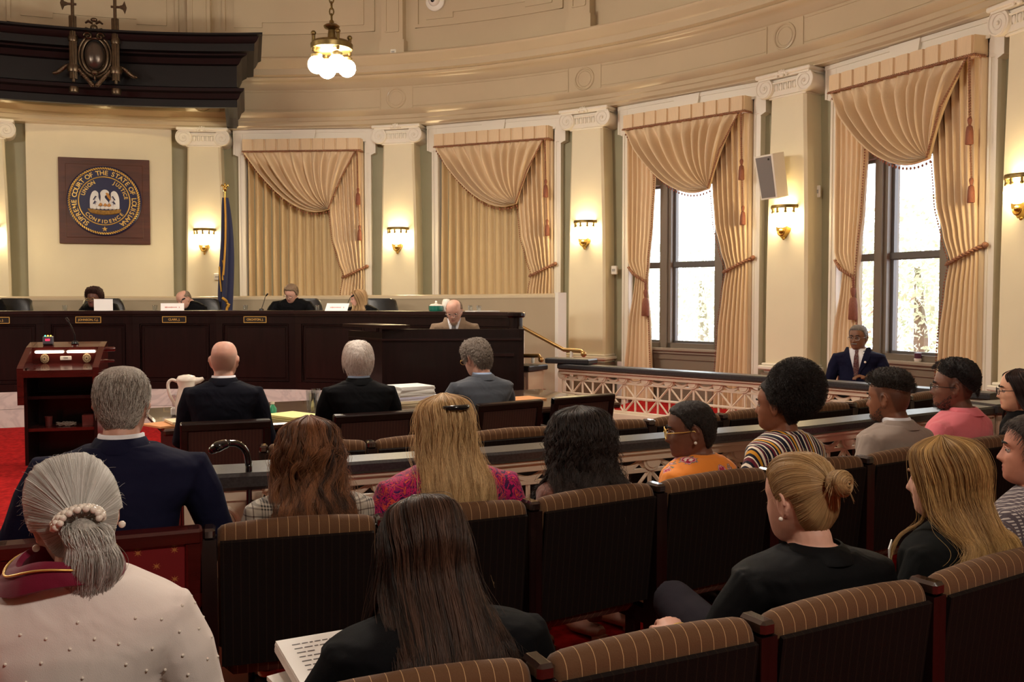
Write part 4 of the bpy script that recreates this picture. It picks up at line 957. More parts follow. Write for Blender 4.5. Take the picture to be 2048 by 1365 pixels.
def star_fabric():
    m = mat('red_star_fabric', (112, 12, 16), .7); nt = m.node_tree; b = bsdf(m); tc = node(nt, 'ShaderNodeTexCoord')
    sx = node(nt, 'ShaderNodeSeparateXYZ'); nt.links.new(tc.outputs['Object'], sx.inputs[0])
    def mth(op, a, b_=None, v=None):
        n = node(nt, 'ShaderNodeMath', operation=op)
        nt.links.new(a, n.inputs[0])
        if b_ is not None: nt.links.new(b_, n.inputs[1])
        if v is not None: n.inputs[1].default_value = v
        return n.outputs[0]
    X = mth('MULTIPLY', sx.outputs['X'], v=10.5); Z = mth('MULTIPLY', sx.outputs['Z'], v=10.5)
    A = mth('ADD', X, Z); B = mth('SUBTRACT', X, Z)
    fa = mth('SUBTRACT', mth('FRACT', A), v=.5); fb = mth('SUBTRACT', mth('FRACT', B), v=.5)
    u = mth('ADD', fa, fb); v = mth('SUBTRACT', fa, fb)      # axis-aligned local coords
    pr = mth('ABSOLUTE', mth('MULTIPLY', u, v)); pr2 = mth('ABSOLUTE', mth('MULTIPLY', fa, fb)); mn = mth('MINIMUM', pr, pr2)
    rr = mth('SQRT', mth('ADD', mth('MULTIPLY', fa, fa), mth('MULTIPLY', fb, fb)))
    s = mth('MULTIPLY', mth('LESS_THAN', mn, v=.0016), mth('LESS_THAN', rr, v=.17))
    mx = node(nt, 'ShaderNodeMix', data_type='RGBA'); mx.inputs[6].default_value = (*lin((118, 12, 18)), 1); mx.inputs[7].default_value = (*lin((176, 116, 60)), 1)
    nt.links.new(s, mx.inputs[0]); nt.links.new(mx.outputs[2], b.inputs['Base Color']); return m
ac = arm_chair(WOOD, BROWNF, 'dark wooden armchair behind the bald man at counsel table', 'counsel armchairs')
CC = [((360, 845), (541, 837)), ((667, 829), (832, 820)), ((955, 808), (1084, 798)), ((1106, 795), (1228, 786))]
CL = [None, 'dark wooden armchair behind the white-haired man at counsel table', 'dark wooden armchair behind the grey curly-haired man', 'empty dark wooden armchair right of the grey curly-haired man']
for i, (a, b) in enumerate(CC):
    a, b = at_z(*a, .88), at_z(*b, .88); d = b - a; mid = (a + b) / 2; M = T(mid.x, mid.y, 0, math.atan2(d.y, d.x)) @ Matrix.Translation((0, .07, 0)) @ Matrix.Diagonal((d.length / .53, 1, 1, 1))
    if i == 0: ac.matrix_world = M
    else: dup(ac, M, CL[i])
rc = arm_chair(MAROONW, star_fabric(), 'red star-patterned armchair behind the man in navy suit', None)
a = at_z(403, 1050, .88); yaw = R_(22); M = Matrix.Translation((a.x, a.y, 0)) @ Matrix.Rotation(yaw, 4, 'Z') @ Matrix.Translation((-.29, .07, 0)) @ Matrix.Diagonal((1.1, 1, 1, 1)); rc.matrix_world = M; RC_M = M
g = MB()

# ================================================================== counsel table
t = thing('counsel_table', 'long brown wooden counsel table before the judges bench', 'table')
NL = at_z(327, 860, .76); NR = at_z(1243, 806, .76); ux = (NR - NL).normalized(); uy = Vector((-ux.y, ux.x, 0)); Lx = (NR - NL).length
MT = Matrix(((ux.x, uy.x, 0, NL.x), (ux.y, uy.y, 0, NL.y), (0, 0, 1, 0), (0, 0, 0, 1)))
g = MB(); g.bx(0, Lx, 0, 1.32, .715, .76, MT, .012); g.build('table_top', TABLEW, t, 20)
g = MB(); g.bx(.25, Lx - .25, 1.0, 1.04, .1, .715, MT); g.build('modesty_panel', WOOD, t, 0)
for x in (.12, Lx / 2 - .05, Lx - .2):
    g = MB(); g.bx(x, x + .08, .12, 1.2, 0, .715, MT); g.build('leg', WOOD, t, 0)
MTi = MT.inverted()
def on_table(px, py): q = at_z(px, py, .76); return Vector((q.x, q.y, .761))
def sheet_stack(px, py, w_, d_, h_, yaw, m_, label, cat='papers', nm='paper_stack', group=None):
    p = on_table(px, py); g = MB(); n = max(1, int(h_ / .012)); rnd = random.Random(px)
    for i in range(n): g.box((rnd.uniform(-.006, .006), rnd.uniform(-.006, .006), h_ * (i + .5) / n), (w_, d_, h_ / n * .96), Matrix.Rotation(rnd.uniform(-.03, .03), 4, 'Z'))
    o = g.build(nm, m_, None, 0, T(p.x, p.y, p.z, yaw)); return tag(o, label, cat, group)
YEL = mat('legal_pad_yellow', (246, 232, 150), .6); TAN = mat('manila_orange', (216, 150, 96), .6); MAN = mat('manila', (232, 214, 176), .6, var=.1, vscale=80, stretch=(.2, .2, 9))
p = on_table(374, 832); t = thing('carafe', 'white insulated carafe at the left end of counsel table', 'carafe', T(p.x, p.y, p.z, R_(10)))
g = MB(); g.lathe([(.001, 0), (.075, 0), (.08, .02), (.078, .10), (.062, .17), (.055, .205), (.066, .24), (.066, .25)], 28); g.build('body', PEARL, t, 60)
g = MB(); g.lathe([(.068, .248), (.068, .262), (.055, .282), (.02, .29), (.001, .29)], 24); g.tube([(.05, 0, .245), (.09, 0, .25), (.115, 0, .262)], [.03, .02, .012], 8); g.build('lid', PEARL, t, 60)
g = MB(); g.tube(cat_rom([(-.055, 0, .24), (-.10, 0, .255), (-.125, 0, .225), (-.115, 0, .15), (-.085, 0, .09), (-.075, 0, .07)], 5), .011, 8); g.build('handle', PEARL, t, 180)
def glass_at(px, py, h_, label):
    p = on_table(px, py); g = MB(); g.lathe([(.001, 0), (.03, 0), (.037, h_), (.034, h_), (.027, .008), (.001, .008)], 18); o = g.build('drinking_glass', GLASS, None, 50, T(p.x, p.y, p.z)); tag(o, label, 'glass', 'glasses on counsel table')
glass_at(354, 826, .13, 'drinking glass left of the white carafe'); glass_at(622, 822, .15, 'leftmost drinking glass beside the white-haired man'); glass_at(632, 818, .15, 'drinking glass close to the white-haired man sleeve'); glass_at(628, 829, .15, 'nearest drinking glass beside the yellow pad')
g = MB(); p = on_table(352, 832); g.box((0, 0, .03), (.07, .05, .06), None, .01); o = g.build('tissue_pack', WHITE, None, 20, T(p.x, p.y, p.z, .3)); tag(o, 'small white packet at the foot of the carafe', 'packet')
sheet_stack(348, 850, .34, .24, .012, .9, TAN, 'orange manila folder at left corner of counsel table', 'folder', 'manila_folder'); sheet_stack(385, 848, .3, .22, .03, .6, MAN, 'pale manila folder under the orange folder', 'folder', 'manila_folder')
sheet_stack(588, 838, .24, .32, .03, .9, YEL, 'yellow legal pad on the counsel table', 'notepad', 'legal_pad')
p = on_table(545, 832); t = thing('water_bottle', 'clear bottle with white cap and green label lying by the pad', 'bottle', T(p.x, p.y, p.z)); g = MB(); g.lathe([(.001, 0), (.03, 0), (.03, .05), (.014, .075), (.012, .085)], 14); g.build('body', mat('green_label', (60, 150, 110), .3), t, 50); g = MB(); g.lathe([(.016, .082), (.016, .1), (.001, .1)], 12); g.build('cap', PEARL, t, 50)
sheet_stack(818, 808, .34, .3, .035, .55, MAN, 'lowest tan binder under papers beside the white-haired man', 'binder', 'binder'); 
for z_, (w_, m_, l) in zip((.036, .066, .106), ((.33, mat('lilac_paper', (206, 204, 226), .6), 'lilac folder in the middle of the paper stack'), (.31, PAPERE, 'thick white paper stack beside the white-haired man'), (.3, WHITE, 'top white document of the stack beside the white-haired man'))):
    o = sheet_stack(818, 808, w_, .28, .03 if z_ < .05 else .04, .5 + z_, m_, l); o.location.z += z_
p = on_table(848, 805); g = MB(); g.box((0, 0, 0), (.012, .05, .03)); o = g.build('index_tab', mat('orange_tab', (226, 96, 40), .5), None, 0, T(p.x + .03, p.y, p.z + .12, .5)); tag(o, 'orange sticky tab on edge of the white document', 'tab')
sheet_stack(875, 797, .3, .24, .02, .5, WHITE, 'open white papers before the grey curly-haired man'); sheet_stack(800, 829, .1, .08, .02, .3, WHITE, 'crumpled white note right of the white-haired man', 'paper', 'paper_note')
sheet_stack(1040, 800, .36, .26, .012, .6, TAN, 'orange folder right of the grey curly-haired man', 'folder', 'manila_folder')

# ================================================================== lectern
q = at_z(44, 944, 0); yaw = R_(15.6); ML = Matrix.Translation((q.x, q.y, 0)) @ Matrix.Rotation(yaw, 4, 'Z') @ Matrix.Diagonal((.84, 1, 1, 1)) @ Matrix.Translation((.40, .26, 0))
lec = thing('lectern', 'dark wood lectern with open shelves and lit control panel', 'lectern', ML)
for s in (-1, 1):
    g = MB(); a, b = sorted((s * .37, s * .335)); g.prism([(-.24, .05), (.26, .05), (.26, .95), (-.24, .95)], a, b, Matrix(((0, 1, 0, 0), (1, 0, 0, 0), (0, 0, 1, 0), (0, 0, 0, 1)))); g.build('side_panel', WOOD, lec, 0)
    g = MB(); a, b = sorted((s * .41, s * .345)); g.prism([(-.34, .62), (-.34, .955), (-.31, .975), (.06, 1.13), (.24, 1.17), (.27, 1.17), (.27, .72), (.1, .6)], a, b, Matrix(((0, 1, 0, 0), (1, 0, 0, 0), (0, 0, 1, 0), (0, 0, 0, 1)))); g.build('cheek', MAROONW, lec, 0)
g = MB(); g.bx(-.34, .34, .23, .26, .05, 1.1); g.build('back_panel', WOOD, lec, 0)
for z in (.05, .36, .66):
    g = MB(); g.bx(-.335, .335, -.22, .23, z, z + .028); g.build('shelf', MAROONW if z < .6 else WOOD, lec, 0)
g = MB(); g.add([(-.345, -.33, .92), (.345, -.33, .92), (.345, .06, .975), (-.345, .06, .975), (-.345, -.33, .88), (.345, -.33, .88), (.345, .06, .93), (-.345, .06, .93)], [(0, 1, 2, 3), (7, 6, 5, 4), (0, 4, 5, 1), (1, 5, 6, 2), (2, 6, 7, 3), (3, 7, 4, 0)]); g.bx(-.345, .345, -.345, -.325, .87, .935); g.build('desk_surface', MAROONW, lec, 0)
g = MB(); g.bx(-.345, .345, .06, .09, .95, 1.13); cp = g.build('control_panel', MAROONW, lec, 0)
for x in (-.22, .22):
    g = MB(); Mx = Matrix.Translation((x, .055, 1.02)) @ Matrix.Rotation(PI / 2, 4, 'X'); g.lathe([(.001, 0), (.045, 0), (.042, .008), (.001, .012)], 24, Mx)
    dl = g.build('round_dial', mat('ivory_dial', (190, 166, 126), .5), cp, 30)
    g = MB()
    for i in range(12): a = 2 * PI * i / 12; g.box((.03 * math.cos(a), .03 * math.sin(a), .011), (.016, .006, .003), Mx @ Matrix.Translation((.03 * math.cos(a), .03 * math.sin(a), .011)) @ Matrix.Rotation(a, 4, 'Z') @ Matrix.Translation((-.03 * math.cos(a), -.03 * math.sin(a), -.011)))
    g.sph((x, .042, 1.02), (.009, .006, .009), 10, 8); g.build('dial_marks', mat('dial_brown', (70, 40, 26), .5), dl, 30)
g = MB(); g.box((0, .054, 1.022), (.12, .012, .04), None, .005); sw = g.build('switch_plate', PEARL, cp, 20)
g = MB(); text_mesh(g, 'DEW', .02, Matrix.Translation((0, .047, 1.024)) @ Matrix.Rotation(PI / 2, 4, 'X'), .001); g.build('plate_lettering', mat('grey_ink', (110, 110, 112), .5), sw, 0)
for x in (-.165, .165):
    g = MB(); g.tube([(x - .15, .03, 1.085), (x - .14, .03, 1.085), (x + .14, .03, 1.085), (x + .15, .03, 1.085)], [.007, .013, .013, .007], 10); g.build('light_tube', mat('lit_tube', (255, 250, 240), .4, emit=(255, 232, 200), estr=4.5), lec, 60)
g = MB(); g.add([(-.41, .05, 1.128), (.41, .05, 1.128), (.41, .27, 1.17), (-.41, .27, 1.17), (-.41, .05, 1.112), (.41, .05, 1.112), (.41, .27, 1.15), (-.41, .27, 1.15)], [(0, 1, 2, 3), (7, 6, 5, 4), (0, 4, 5, 1), (1, 5, 6, 2), (2, 6, 7, 3), (3, 7, 4, 0)]); g.build('hood', MAROONW, lec, 0)
for z, r, y in ((1.10, .022, .12), (.99, .014, .05)):
    g = MB(); g.tube([(.41, y, z), (.5, y, z), (.515, y, z)], [r, r, r * .7], 12); g.build('turned_handle', MAROONW, lec, 50)
g = MB(); g.bx(-.33, .33, -.2, .2, .0, .05); g.build('base', BLACK, lec, 0)
MLp = lambda x, y, z: ML @ Vector((x, y, z))
t = thing('timer_box', 'small grey timer with coloured lights on the lectern', 'timer', ML @ Matrix.Translation((-.2, .15, 1.148)) @ Matrix.Rotation(R_(4), 4, 'X'))
g = MB(); g.box((0, 0, .045), (.105, .06, .075), None, .006); g.build('case', mat('timer_grey', (92, 94, 104), .4), t, 20); g = MB(); g.box((0, 0, .006), (.1, .06, .012)); g.build('foot', BLACK, t, 0)
for x, c in ((-.028, (90, 230, 190)), (0, (250, 220, 90)), (.03, (250, 60, 60))):
    g = MB(); g.sph((x, -.01, .086), .009, 8, 6); g.build('signal_light', mat('led%d' % c[0], c, .4, emit=c, estr=1.6), t)
g = MB(); text_mesh(g, '0:00', .028, Matrix.Translation((0, -.032, .05)) @ Matrix.Rotation(PI / 2, 4, 'X'), .001, .001); g.build('red_digits', mat('led_red', (255, 60, 90), .4, emit=(255, 50, 90), estr=1.5), t, 0)
p = MLp(.075, .18, 1.155); mic(p, [MLp(.072, .18, 1.24), MLp(.05, .15, 1.31), MLp(.02, .10, 1.38)], 'black gooseneck microphone on the lectern', .014, .007)
p = MLp(-.17, -.05, .389); g = MB(); g.lathe([(.001, 0), (.03, 0), (.036, .09), (.033, .09), (.028, .005), (.001, .005)], 16); o = g.build('paper_cup', mat('maroon_cup', (96, 40, 36), .5), None, 50, T(p.x, p.y, p.z)); tag(o, 'reddish cup on the middle lectern shelf', 'cup')
p = MLp(.25, -.05, .389); g = MB(); g.box((0, 0, .05), (.1, .14, .1)); o = g.build('small_box', mat('maroon_box', (110, 46, 40), .5), None, 0, T(p.x, p.y, p.z, yaw)); tag(o, 'reddish box on the middle lectern shelf', 'box')
p = MLp(.02, -.1, .389); g = MB(); g.tube([(.09 * math.cos(a), .05 * math.sin(a), .01 + .006 * (i % 5)) for i, a in enumerate([i * .35 for i in range(60)])], .006, 5); o = g.build('coiled_cable', mat('cable_grey', (120, 104, 92), .6), None, 180, T(p.x, p.y, p.z)); tag(o, 'coiled cable on the middle lectern shelf', 'cable')
p = MLp(.1, -.1, .079); g = MB(); g.lathe([(.001, 0), (.07, 0), (.09, .02), (.085, .022), (.06, .006), (.001, .006)], 20); o = g.build('shallow_dish', PEARL, None, 50, T(p.x, p.y, p.z)); tag(o, 'pale dish on the bottom lectern shelf', 'dish')
# walker handle, modelled as a cane on a single shaft
c = [at_y(424, 901, 3.70), at_y(436, 894, 3.70), at_y(455, 887, 3.72), at_y(476, 889, 3.75), at_y(491, 903, 3.78), at_y(497, 930, 3.8), at_y(498, 965, 3.8)]
t = thing('walker_handle', 'black walker handle shaped as a cane left of the red-haired woman', 'cane')
g = MB(); g.tube(cat_rom(c[2:] + [Vector((c[-1].x, c[-1].y, .02))], 6), .0135, 10); g.build('shaft', mat('walker_black', (14, 14, 15), .15, coat=.6), t, 180)
g = MB(); g.tube(cat_rom(c[:3], 5), [.014, .018, .018, .019, .021, .022, .021, .02, .019, .018, .017][:11], 10); g.sph(tuple(c[0]), .016, 8, 6); g.build('grip', MATS['walker_black'], t, 180)
# ornament on the sill
Pq = bay_m(80) @ Vector((.12, 8.99, .936)); g = MB(); g.lathe([(.001, 0), (.035, 0), (.04, .03), (.03, .035), (.001, .035)], 14); t = thing('candle_jar', 'small dark red candle jar on the window sill', 'candle', T(Pq.x, Pq.y, Pq.z)); g.build('dish', PEARL, t, 50); g = MB(); g.lathe([(.001, .034), (.033, .034), (.036, .09), (.001, .095)], 14); g.build('jar', mat('plum_wax', (84, 40, 60), .4), t, 50)
# guard's chair
GC = at_y(1722, 690, 9.35)
# ================================================================== people
HT = np.array([  # z, front y, back y, half width
    (.1195, .000, -.012, .004), (.1165, .028, -.045, .030), (.109, .048, -.064, .046), (.095, .068, -.083, .060), (.075, .081, -.096, .070), (.050, .089, -.104, .0755), (.028, .092, -.106, .077), (.010, .0875, -.105, .077),
    (-.012, .086, -.101, .0755), (-.035, .088, -.094, .072), (-.055, .089, -.083, .067), (-.072, .087, -.070, .061), (-.088, .086, -.055, .053), (-.102, .080, -.040, .044), (-.114, .066, -.022, .033), (-.121, .042, -.002, .016), (-.123, .025, .010, .004)])[::-1]
def head_r(D):
    lo = np.zeros(len(D)); hi = np.full(len(D), .2)
    for _ in range(26):
        m_ = (lo + hi) / 2; P = D * m_[:, None]; z = P[:, 2]
        yf = np.interp(z, HT[:, 0], HT[:, 1]); yb = np.interp(z, HT[:, 0], HT[:, 2]); w_ = np.interp(z, HT[:, 0], HT[:, 3])
        hd = np.maximum((yf - yb) / 2, 1e-4); yc = (yf + yb) / 2
        f = (np.abs(P[:, 0]) / w_)**2.25 + (np.abs(P[:, 1] - yc) / hd)**2.25
        ins = (f < 1) & (z < HT[-1, 0]) & (z > HT[0, 0])
        lo = np.where(ins, m_, lo); hi = np.where(ins, hi, m_)
    return (lo + hi) / 2
NA, NE = 108, 72
_az = np.linspace(-PI, PI, NA, endpoint=False); _el = np.linspace(-PI / 2 * .985, PI / 2 * .985, NE)
AZ, EL = np.meshgrid(_az, _el); GD = np.stack([np.cos(EL) * np.sin(AZ), np.cos(EL) * np.cos(AZ), np.sin(EL)], -1)
GR = head_r(GD.reshape(-1, 3)).reshape(NE, NA)
def face_disp(P, nose=1., fem=False):
    P = P.copy(); x, y, z = P[..., 0], P[..., 1], P[..., 2]; fr = np.clip((y - .02) / .05, 0, 1)
    nz = np.interp(z, [-.048, -.041, -.034, -.022, .012, .025], [0, .6, 1, .86, .22, 0]) * .026 * nose; nw = np.interp(z, [-.045, -.03, .012], [.0175, .015, .009])
    d = nz * np.exp(-(x / nw)**2)
    d += .006 * np.exp(-(x / .022)**2) * (np.exp(-((z + .059) / .0052)**2) + 1.05 * np.exp(-((z + .0715) / .0058)**2)) - .004 * np.exp(-(x / .024)**2 - ((z + .065) / .003)**2)
    d += .006 * np.exp(-(x / .02)**2 - ((z + .098) / .014)**2)
    for s in (-1, 1):
        d -= .011 * np.exp(-((x - s * .032) / .017)**2 - ((z - .004) / .011)**2)
        d += (.002 if fem else .004) * np.exp(-((x - s * .03) / .022)**2 - ((z - .023) / .007)**2)
        d += .004 * np.exp(-((x - s * .045) / .018)**2 - ((z + .025) / .016)**2)
        d += .005 * np.exp(-((x - s * .032) / .0105)**2 - ((z - .004) / .0068)**2)
    P[..., 1] = y + d * fr; return P
def HRi(D):      # interpolated skull radius in direction D
    D = D / np.linalg.norm(D, axis=-1, keepdims=True)
    a = (np.arctan2(D[..., 0], D[..., 1]) + PI) / (2 * PI) * NA; e = (np.arcsin(np.clip(D[..., 2], -1, 1)) - _el[0]) / (_el[-1] - _el[0]) * (NE - 1)
    e = np.clip(e, 0, NE - 1.001); a0 = np.floor(a).astype(int) % NA; a1 = (a0 + 1) % NA; fa = a - np.floor(a); e0 = e.astype(int); fe = e - e0
    return (GR[e0, a0] * (1 - fa) + GR[e0, a1] * fa) * (1 - fe) + (GR[e0 + 1, a0] * (1 - fa) + GR[e0 + 1, a1] * fa) * fe
def dirv(az, el):
    az = np.asarray(az, float); el = np.asarray(el, float); return np.stack([np.cos(el) * np.sin(az), np.cos(el) * np.cos(az), np.sin(el) + 0 * az], -1)
def surf(D, off=0.):
    D = D / np.linalg.norm(D, axis=-1, keepdims=True); return D * (HRi(D) + off)[..., None]
HL_M = ([0, 40, 60, 72, 82, 92, 100, 118, 130, 150, 180], [.072, .068, .052, .02, -.022, -.018, .03, .02, -.04, -.085, -.095])
HL_F = ([0, 40, 60, 75, 88, 100, 118, 130, 150, 180], [.075, .070, .055, .02, .0, .03, .01, -.05, -.09, -.10])
HL_B = ([0, 60, 90, 100, 130, 180], [.075, .06, .015, .03, .0, -.06])
def bake(mb, voxel, it=3, name='m', fac=.5):
    me = bpy.data.meshes.new(name); me.from_pydata([tuple(p) for p in mb.v], [], mb.f); me.validate(); fix_normals(me)
    o = bpy.data.objects.new(name, me); COL.objects.link(o)
    r = o.modifiers.new('r', 'REMESH'); r.mode = 'VOXEL'; r.voxel_size = voxel; r.use_smooth_shade = True
    s = o.modifiers.new('s', 'SMOOTH'); s.factor = fac; s.iterations = it
    dg = bpy.context.evaluated_depsgraph_get(); ev = o.evaluated_get(dg); out = bpy.data.meshes.new_from_object(ev); out.name = name
    bpy.data.objects.remove(o); bpy.data.meshes.remove(me); return out
# ---- skin, hair, cloth materials
def skin(name, rgb, lips=(150, 80, 74), fuzz=None):
    if name in MATS: return MATS[name]
    m = mat(name, rgb, .5, spec=.4); nt = m.node_tree; b = bsdf(m)
    b.inputs['Subsurface Weight'].default_value = .08; b.inputs['Subsurface Radius'].default_value = (.02, .008, .005); b.inputs['Subsurface Scale'].default_value = .5
    at = node(nt, 'ShaderNodeAttribute', attribute_name='lips'); mx = node(nt, 'ShaderNodeMix', data_type='RGBA')
    tc = node(nt, 'ShaderNodeTexCoord'); nz = node(nt, 'ShaderNodeTexNoise'); nz.inputs['Scale'].default_value = 40; nt.links.new(tc.outputs['Object'], nz.inputs[0])
    v = node(nt, 'ShaderNodeMix', data_type='RGBA'); c = lin(rgb); v.inputs[6].default_value = (*[q * .88 for q in c], 1); v.inputs[7].default_value = (*[min(1, q * 1.1) for q in c], 1); nt.links.new(nz.outputs[0], v.inputs[0])
    nt.links.new(v.outputs[2], mx.inputs[6]); mx.inputs[7].default_value = (*lin(lips), 1); nt.links.new(at.outputs['Fac'], mx.inputs[0])
    if fuzz:
        a2 = node(nt, 'ShaderNodeAttribute', attribute_name='fuzz'); m2 = node(nt, 'ShaderNodeMix', data_type='RGBA'); nt.links.new(a2.outputs['Fac'], m2.inputs[0]); nt.links.new(mx.outputs[2], m2.inputs[6]); m2.inputs[7].default_value = (*lin(fuzz), 1); nt.links.new(m2.outputs[2], b.inputs['Base Color'])
    else: nt.links.new(mx.outputs[2], b.inputs['Base Color'])
    return m
def hairmat(name, dark, light, rough=.45):
    if name in MATS: return MATS[name]
    m = mat(name, dark, rough, spec=.35); nt = m.node_tree; b = bsdf(m)
    hi = node(nt, 'ShaderNodeHairInfo'); mx = node(nt, 'ShaderNodeMix', data_type='RGBA'); mx.inputs[6].default_value = (*lin(dark), 1); mx.inputs[7].default_value = (*lin(light), 1)
    at = node(nt, 'ShaderNodeAttribute', attribute_name='tone'); nt.links.new(at.outputs['Fac'], mx.inputs[0]); nt.links.new(mx.outputs[2], b.inputs['Base Color'])
    tg = node(nt, 'ShaderNodeBsdfPrincipled'); MATS[name] = m; nt.nodes.remove(tg); return m
def capmat(name, dark, light):
    return mat(name + '_mass', tuple((a * .48 + b * .52) for a, b in zip(dark, light)), .6, var=.35, vscale=60, stretch=(3, 3, .4), bump=.6, bscale=160, spec=.3)
def cloth(name, rgb, rough=.85, fold=.5, sheen=.15):
    if name in MATS: return MATS[name]
    m = mat(name, rgb, rough, sheen=sheen if max(rgb) > 60 else 0, spec=.14 if max(rgb) > 60 else .09); nt = m.node_tree; b = bsdf(m); tc = node(nt, 'ShaderNodeTexCoord')
    n1 = node(nt, 'ShaderNodeTexNoise'); n1.inputs['Scale'].default_value = 7; n1.inputs['Detail'].default_value = 2; n1.inputs['Distortion'].default_value = .8; nt.links.new(tc.outputs['Object'], n1.inputs[0])
    n2 = node(nt, 'ShaderNodeTexNoise'); n2.inputs['Scale'].default_value = 500; nt.links.new(tc.outputs['Object'], n2.inputs[0])
    b1 = node(nt, 'ShaderNodeBump'); b1.inputs['Strength'].default_value = fold; b1.inputs['Distance'].default_value = .03; nt.links.new(n1.outputs[0], b1.inputs['Height'])
    b2 = node(nt, 'ShaderNodeBump'); b2.inputs['Strength'].default_value = .2; b2.inputs['Distance'].default_value = .002; nt.links.new(n2.outputs[0], b2.inputs['Height']); nt.links.new(b1.outputs[0], b2.inputs['Normal']); nt.links.new(b2.outputs[0], b.inputs['Normal'])
    return m
def xyz(m):
    nt = m.node_tree; tc = node(nt, 'ShaderNodeTexCoord'); sx = node(nt, 'ShaderNodeSeparateXYZ'); nt.links.new(tc.outputs['Object'], sx.inputs[0]); return nt, tc, sx
def mth(nt, op, a, b=None):
    n = node(nt, 'ShaderNodeMath', operation=op)
    for i, q in enumerate((a, b)):
        if q is None: continue
        if isinstance(q, (int, float)): n.inputs[i].default_value = q
        else: nt.links.new(q, n.inputs[i])
    return n.outputs[0]
def ramp(nt, fac, stops, const=True):
    r = node(nt, 'ShaderNodeValToRGB'); r.color_ramp.interpolation = 'CONSTANT' if const else 'LINEAR'; e = r.color_ramp.elements
    while len(e) < len(stops): e.new(.5)
    for q, (p, c) in zip(e, stops): q.position = p; q.color = (*lin(c), 1)
    nt.links.new(fac, r.inputs[0]); return r.outputs[0]
def mixc(nt, f, a, b):
    n = node(nt, 'ShaderNodeMix', data_type='RGBA')
    for i, q in ((6, a), (7, b)):
        if isinstance(q, tuple): n.inputs[i].default_value = (*lin(q), 1)
        else: nt.links.new(q, n.inputs[i])
    nt.links.new(f, n.inputs[0]); return n.outputs[2]
def m_stripes():
    m = cloth('striped_blouse', (240, 230, 214), .7, .3); nt, tc, sx = xyz(m); u = mth(nt, 'ADD', mth(nt, 'ADD', sx.outputs['X'], mth(nt, 'MULTIPLY', sx.outputs['Z'], .25)), 5.0)
    f = mth(nt, 'FRACT', mth(nt, 'MULTIPLY', u, 10.5)); N_, W_, B_, Y_ = (22, 22, 40), (238, 226, 206), (104, 30, 48), (212, 150, 44)
    c = ramp(nt, f, [(0, N_), (.16, W_), (.24, N_), (.32, B_), (.42, W_), (.46, N_), (.54, Y_), (.64, N_), (.70, W_), (.80, B_), (.86, N_), (.92, W_), (.96, N_)]); nt.links.new(c, bsdf(m).inputs['Base Color']); return m
def m_plaid():
    m = cloth('glen_plaid', (150, 142, 130), .85, .3); nt, tc, sx = xyz(m); out = []
    for ax in ('X', 'Z'):
        q = mth(nt, 'ADD', sx.outputs[ax], 5.0); fine = mth(nt, 'LESS_THAN', mth(nt, 'FRACT', mth(nt, 'MULTIPLY', q, 110.0)), .5); f = mth(nt, 'FRACT', mth(nt, 'MULTIPLY', q, 8.5))
        band = mth(nt, 'LESS_THAN', f, .42); ln = mth(nt, 'ADD', mth(nt, 'LESS_THAN', mth(nt, 'ABSOLUTE', mth(nt, 'SUBTRACT', f, .62)), .018), mth(nt, 'LESS_THAN', mth(nt, 'ABSOLUTE', mth(nt, 'SUBTRACT', f, .82)), .018)); out.append((mth(nt, 'MULTIPLY', fine, band), ln))
    s = mth(nt, 'MULTIPLY', mth(nt, 'ADD', out[0][0], out[1][0]), .5); c = mixc(nt, s, (170, 160, 146), (34, 30, 30)); c = mixc(nt, mth(nt, 'MINIMUM', mth(nt, 'MULTIPLY', mth(nt, 'ADD', out[0][1], out[1][1]), .7), 1.0), c, (60, 36, 30)); nt.links.new(c, bsdf(m).inputs['Base Color']); return m
def m_check():
    m = cloth('checked_shirt', (150, 140, 140), .85, .25); nt, tc, sx = xyz(m); a = [mth(nt, 'LESS_THAN', mth(nt, 'FRACT', mth(nt, 'MULTIPLY', mth(nt, 'ADD', mth(nt, 'ADD', sx.outputs[p], mth(nt, 'MULTIPLY', sx.outputs[q], k)), 5.0), 90.0)), .5) for p, q, k in (('X', 'Y', .0), ('Z', 'Y', .3))]
    s = mth(nt, 'MULTIPLY', a[0], a[1]); c = mixc(nt, s, (84, 74, 80), (184, 174, 168)); nt.links.new(c, bsdf(m).inputs['Base Color']); return m
def m_blotch(name, stops, scale, dist=2.0, detail=4, warp=True):
    m = cloth(name, stops[0][1], .75, .3); nt, tc, sx = xyz(m); n = node(nt, 'ShaderNodeTexNoise'); n.inputs['Scale'].default_value = scale; n.inputs['Detail'].default_value = detail; n.inputs['Distortion'].default_value = dist; nt.links.new(tc.outputs['Object'], n.inputs[0])
    w_ = node(nt, 'ShaderNodeMath', operation='FRACT'); mu = mth(nt, 'MULTIPLY', n.outputs[0], 3.0); nt.links.new(mu, w_.inputs[0]); nt.links.new(ramp(nt, w_.outputs[0] if warp else n.outputs[0], stops), bsdf(m).inputs['Base Color']); return m
def m_floral():
    m = cloth('orange_floral', (232, 140, 58), .75, .3); nt, tc, sx = xyz(m); v = node(nt, 'ShaderNodeTexVoronoi'); v.inputs['Scale'].default_value = 13; nt.links.new(tc.outputs['Object'], v.inputs[0])
    n = node(nt, 'ShaderNodeTexNoise'); n.inputs['Scale'].default_value = 60; nt.links.new(tc.outputs['Object'], n.inputs[0]); d = mth(nt, 'ADD', v.outputs['Distance'], mth(nt, 'MULTIPLY', mth(nt, 'SUBTRACT', n.outputs[0], .5), .55))
    c = ramp(nt, d, [(0, (250, 226, 214)), (.14, (176, 40, 74)), (.27, (232, 160, 168)), (.34, (120, 116, 104)), (.40, (236, 140, 54))]); nt.links.new(c, bsdf(m).inputs['Base Color']); return m
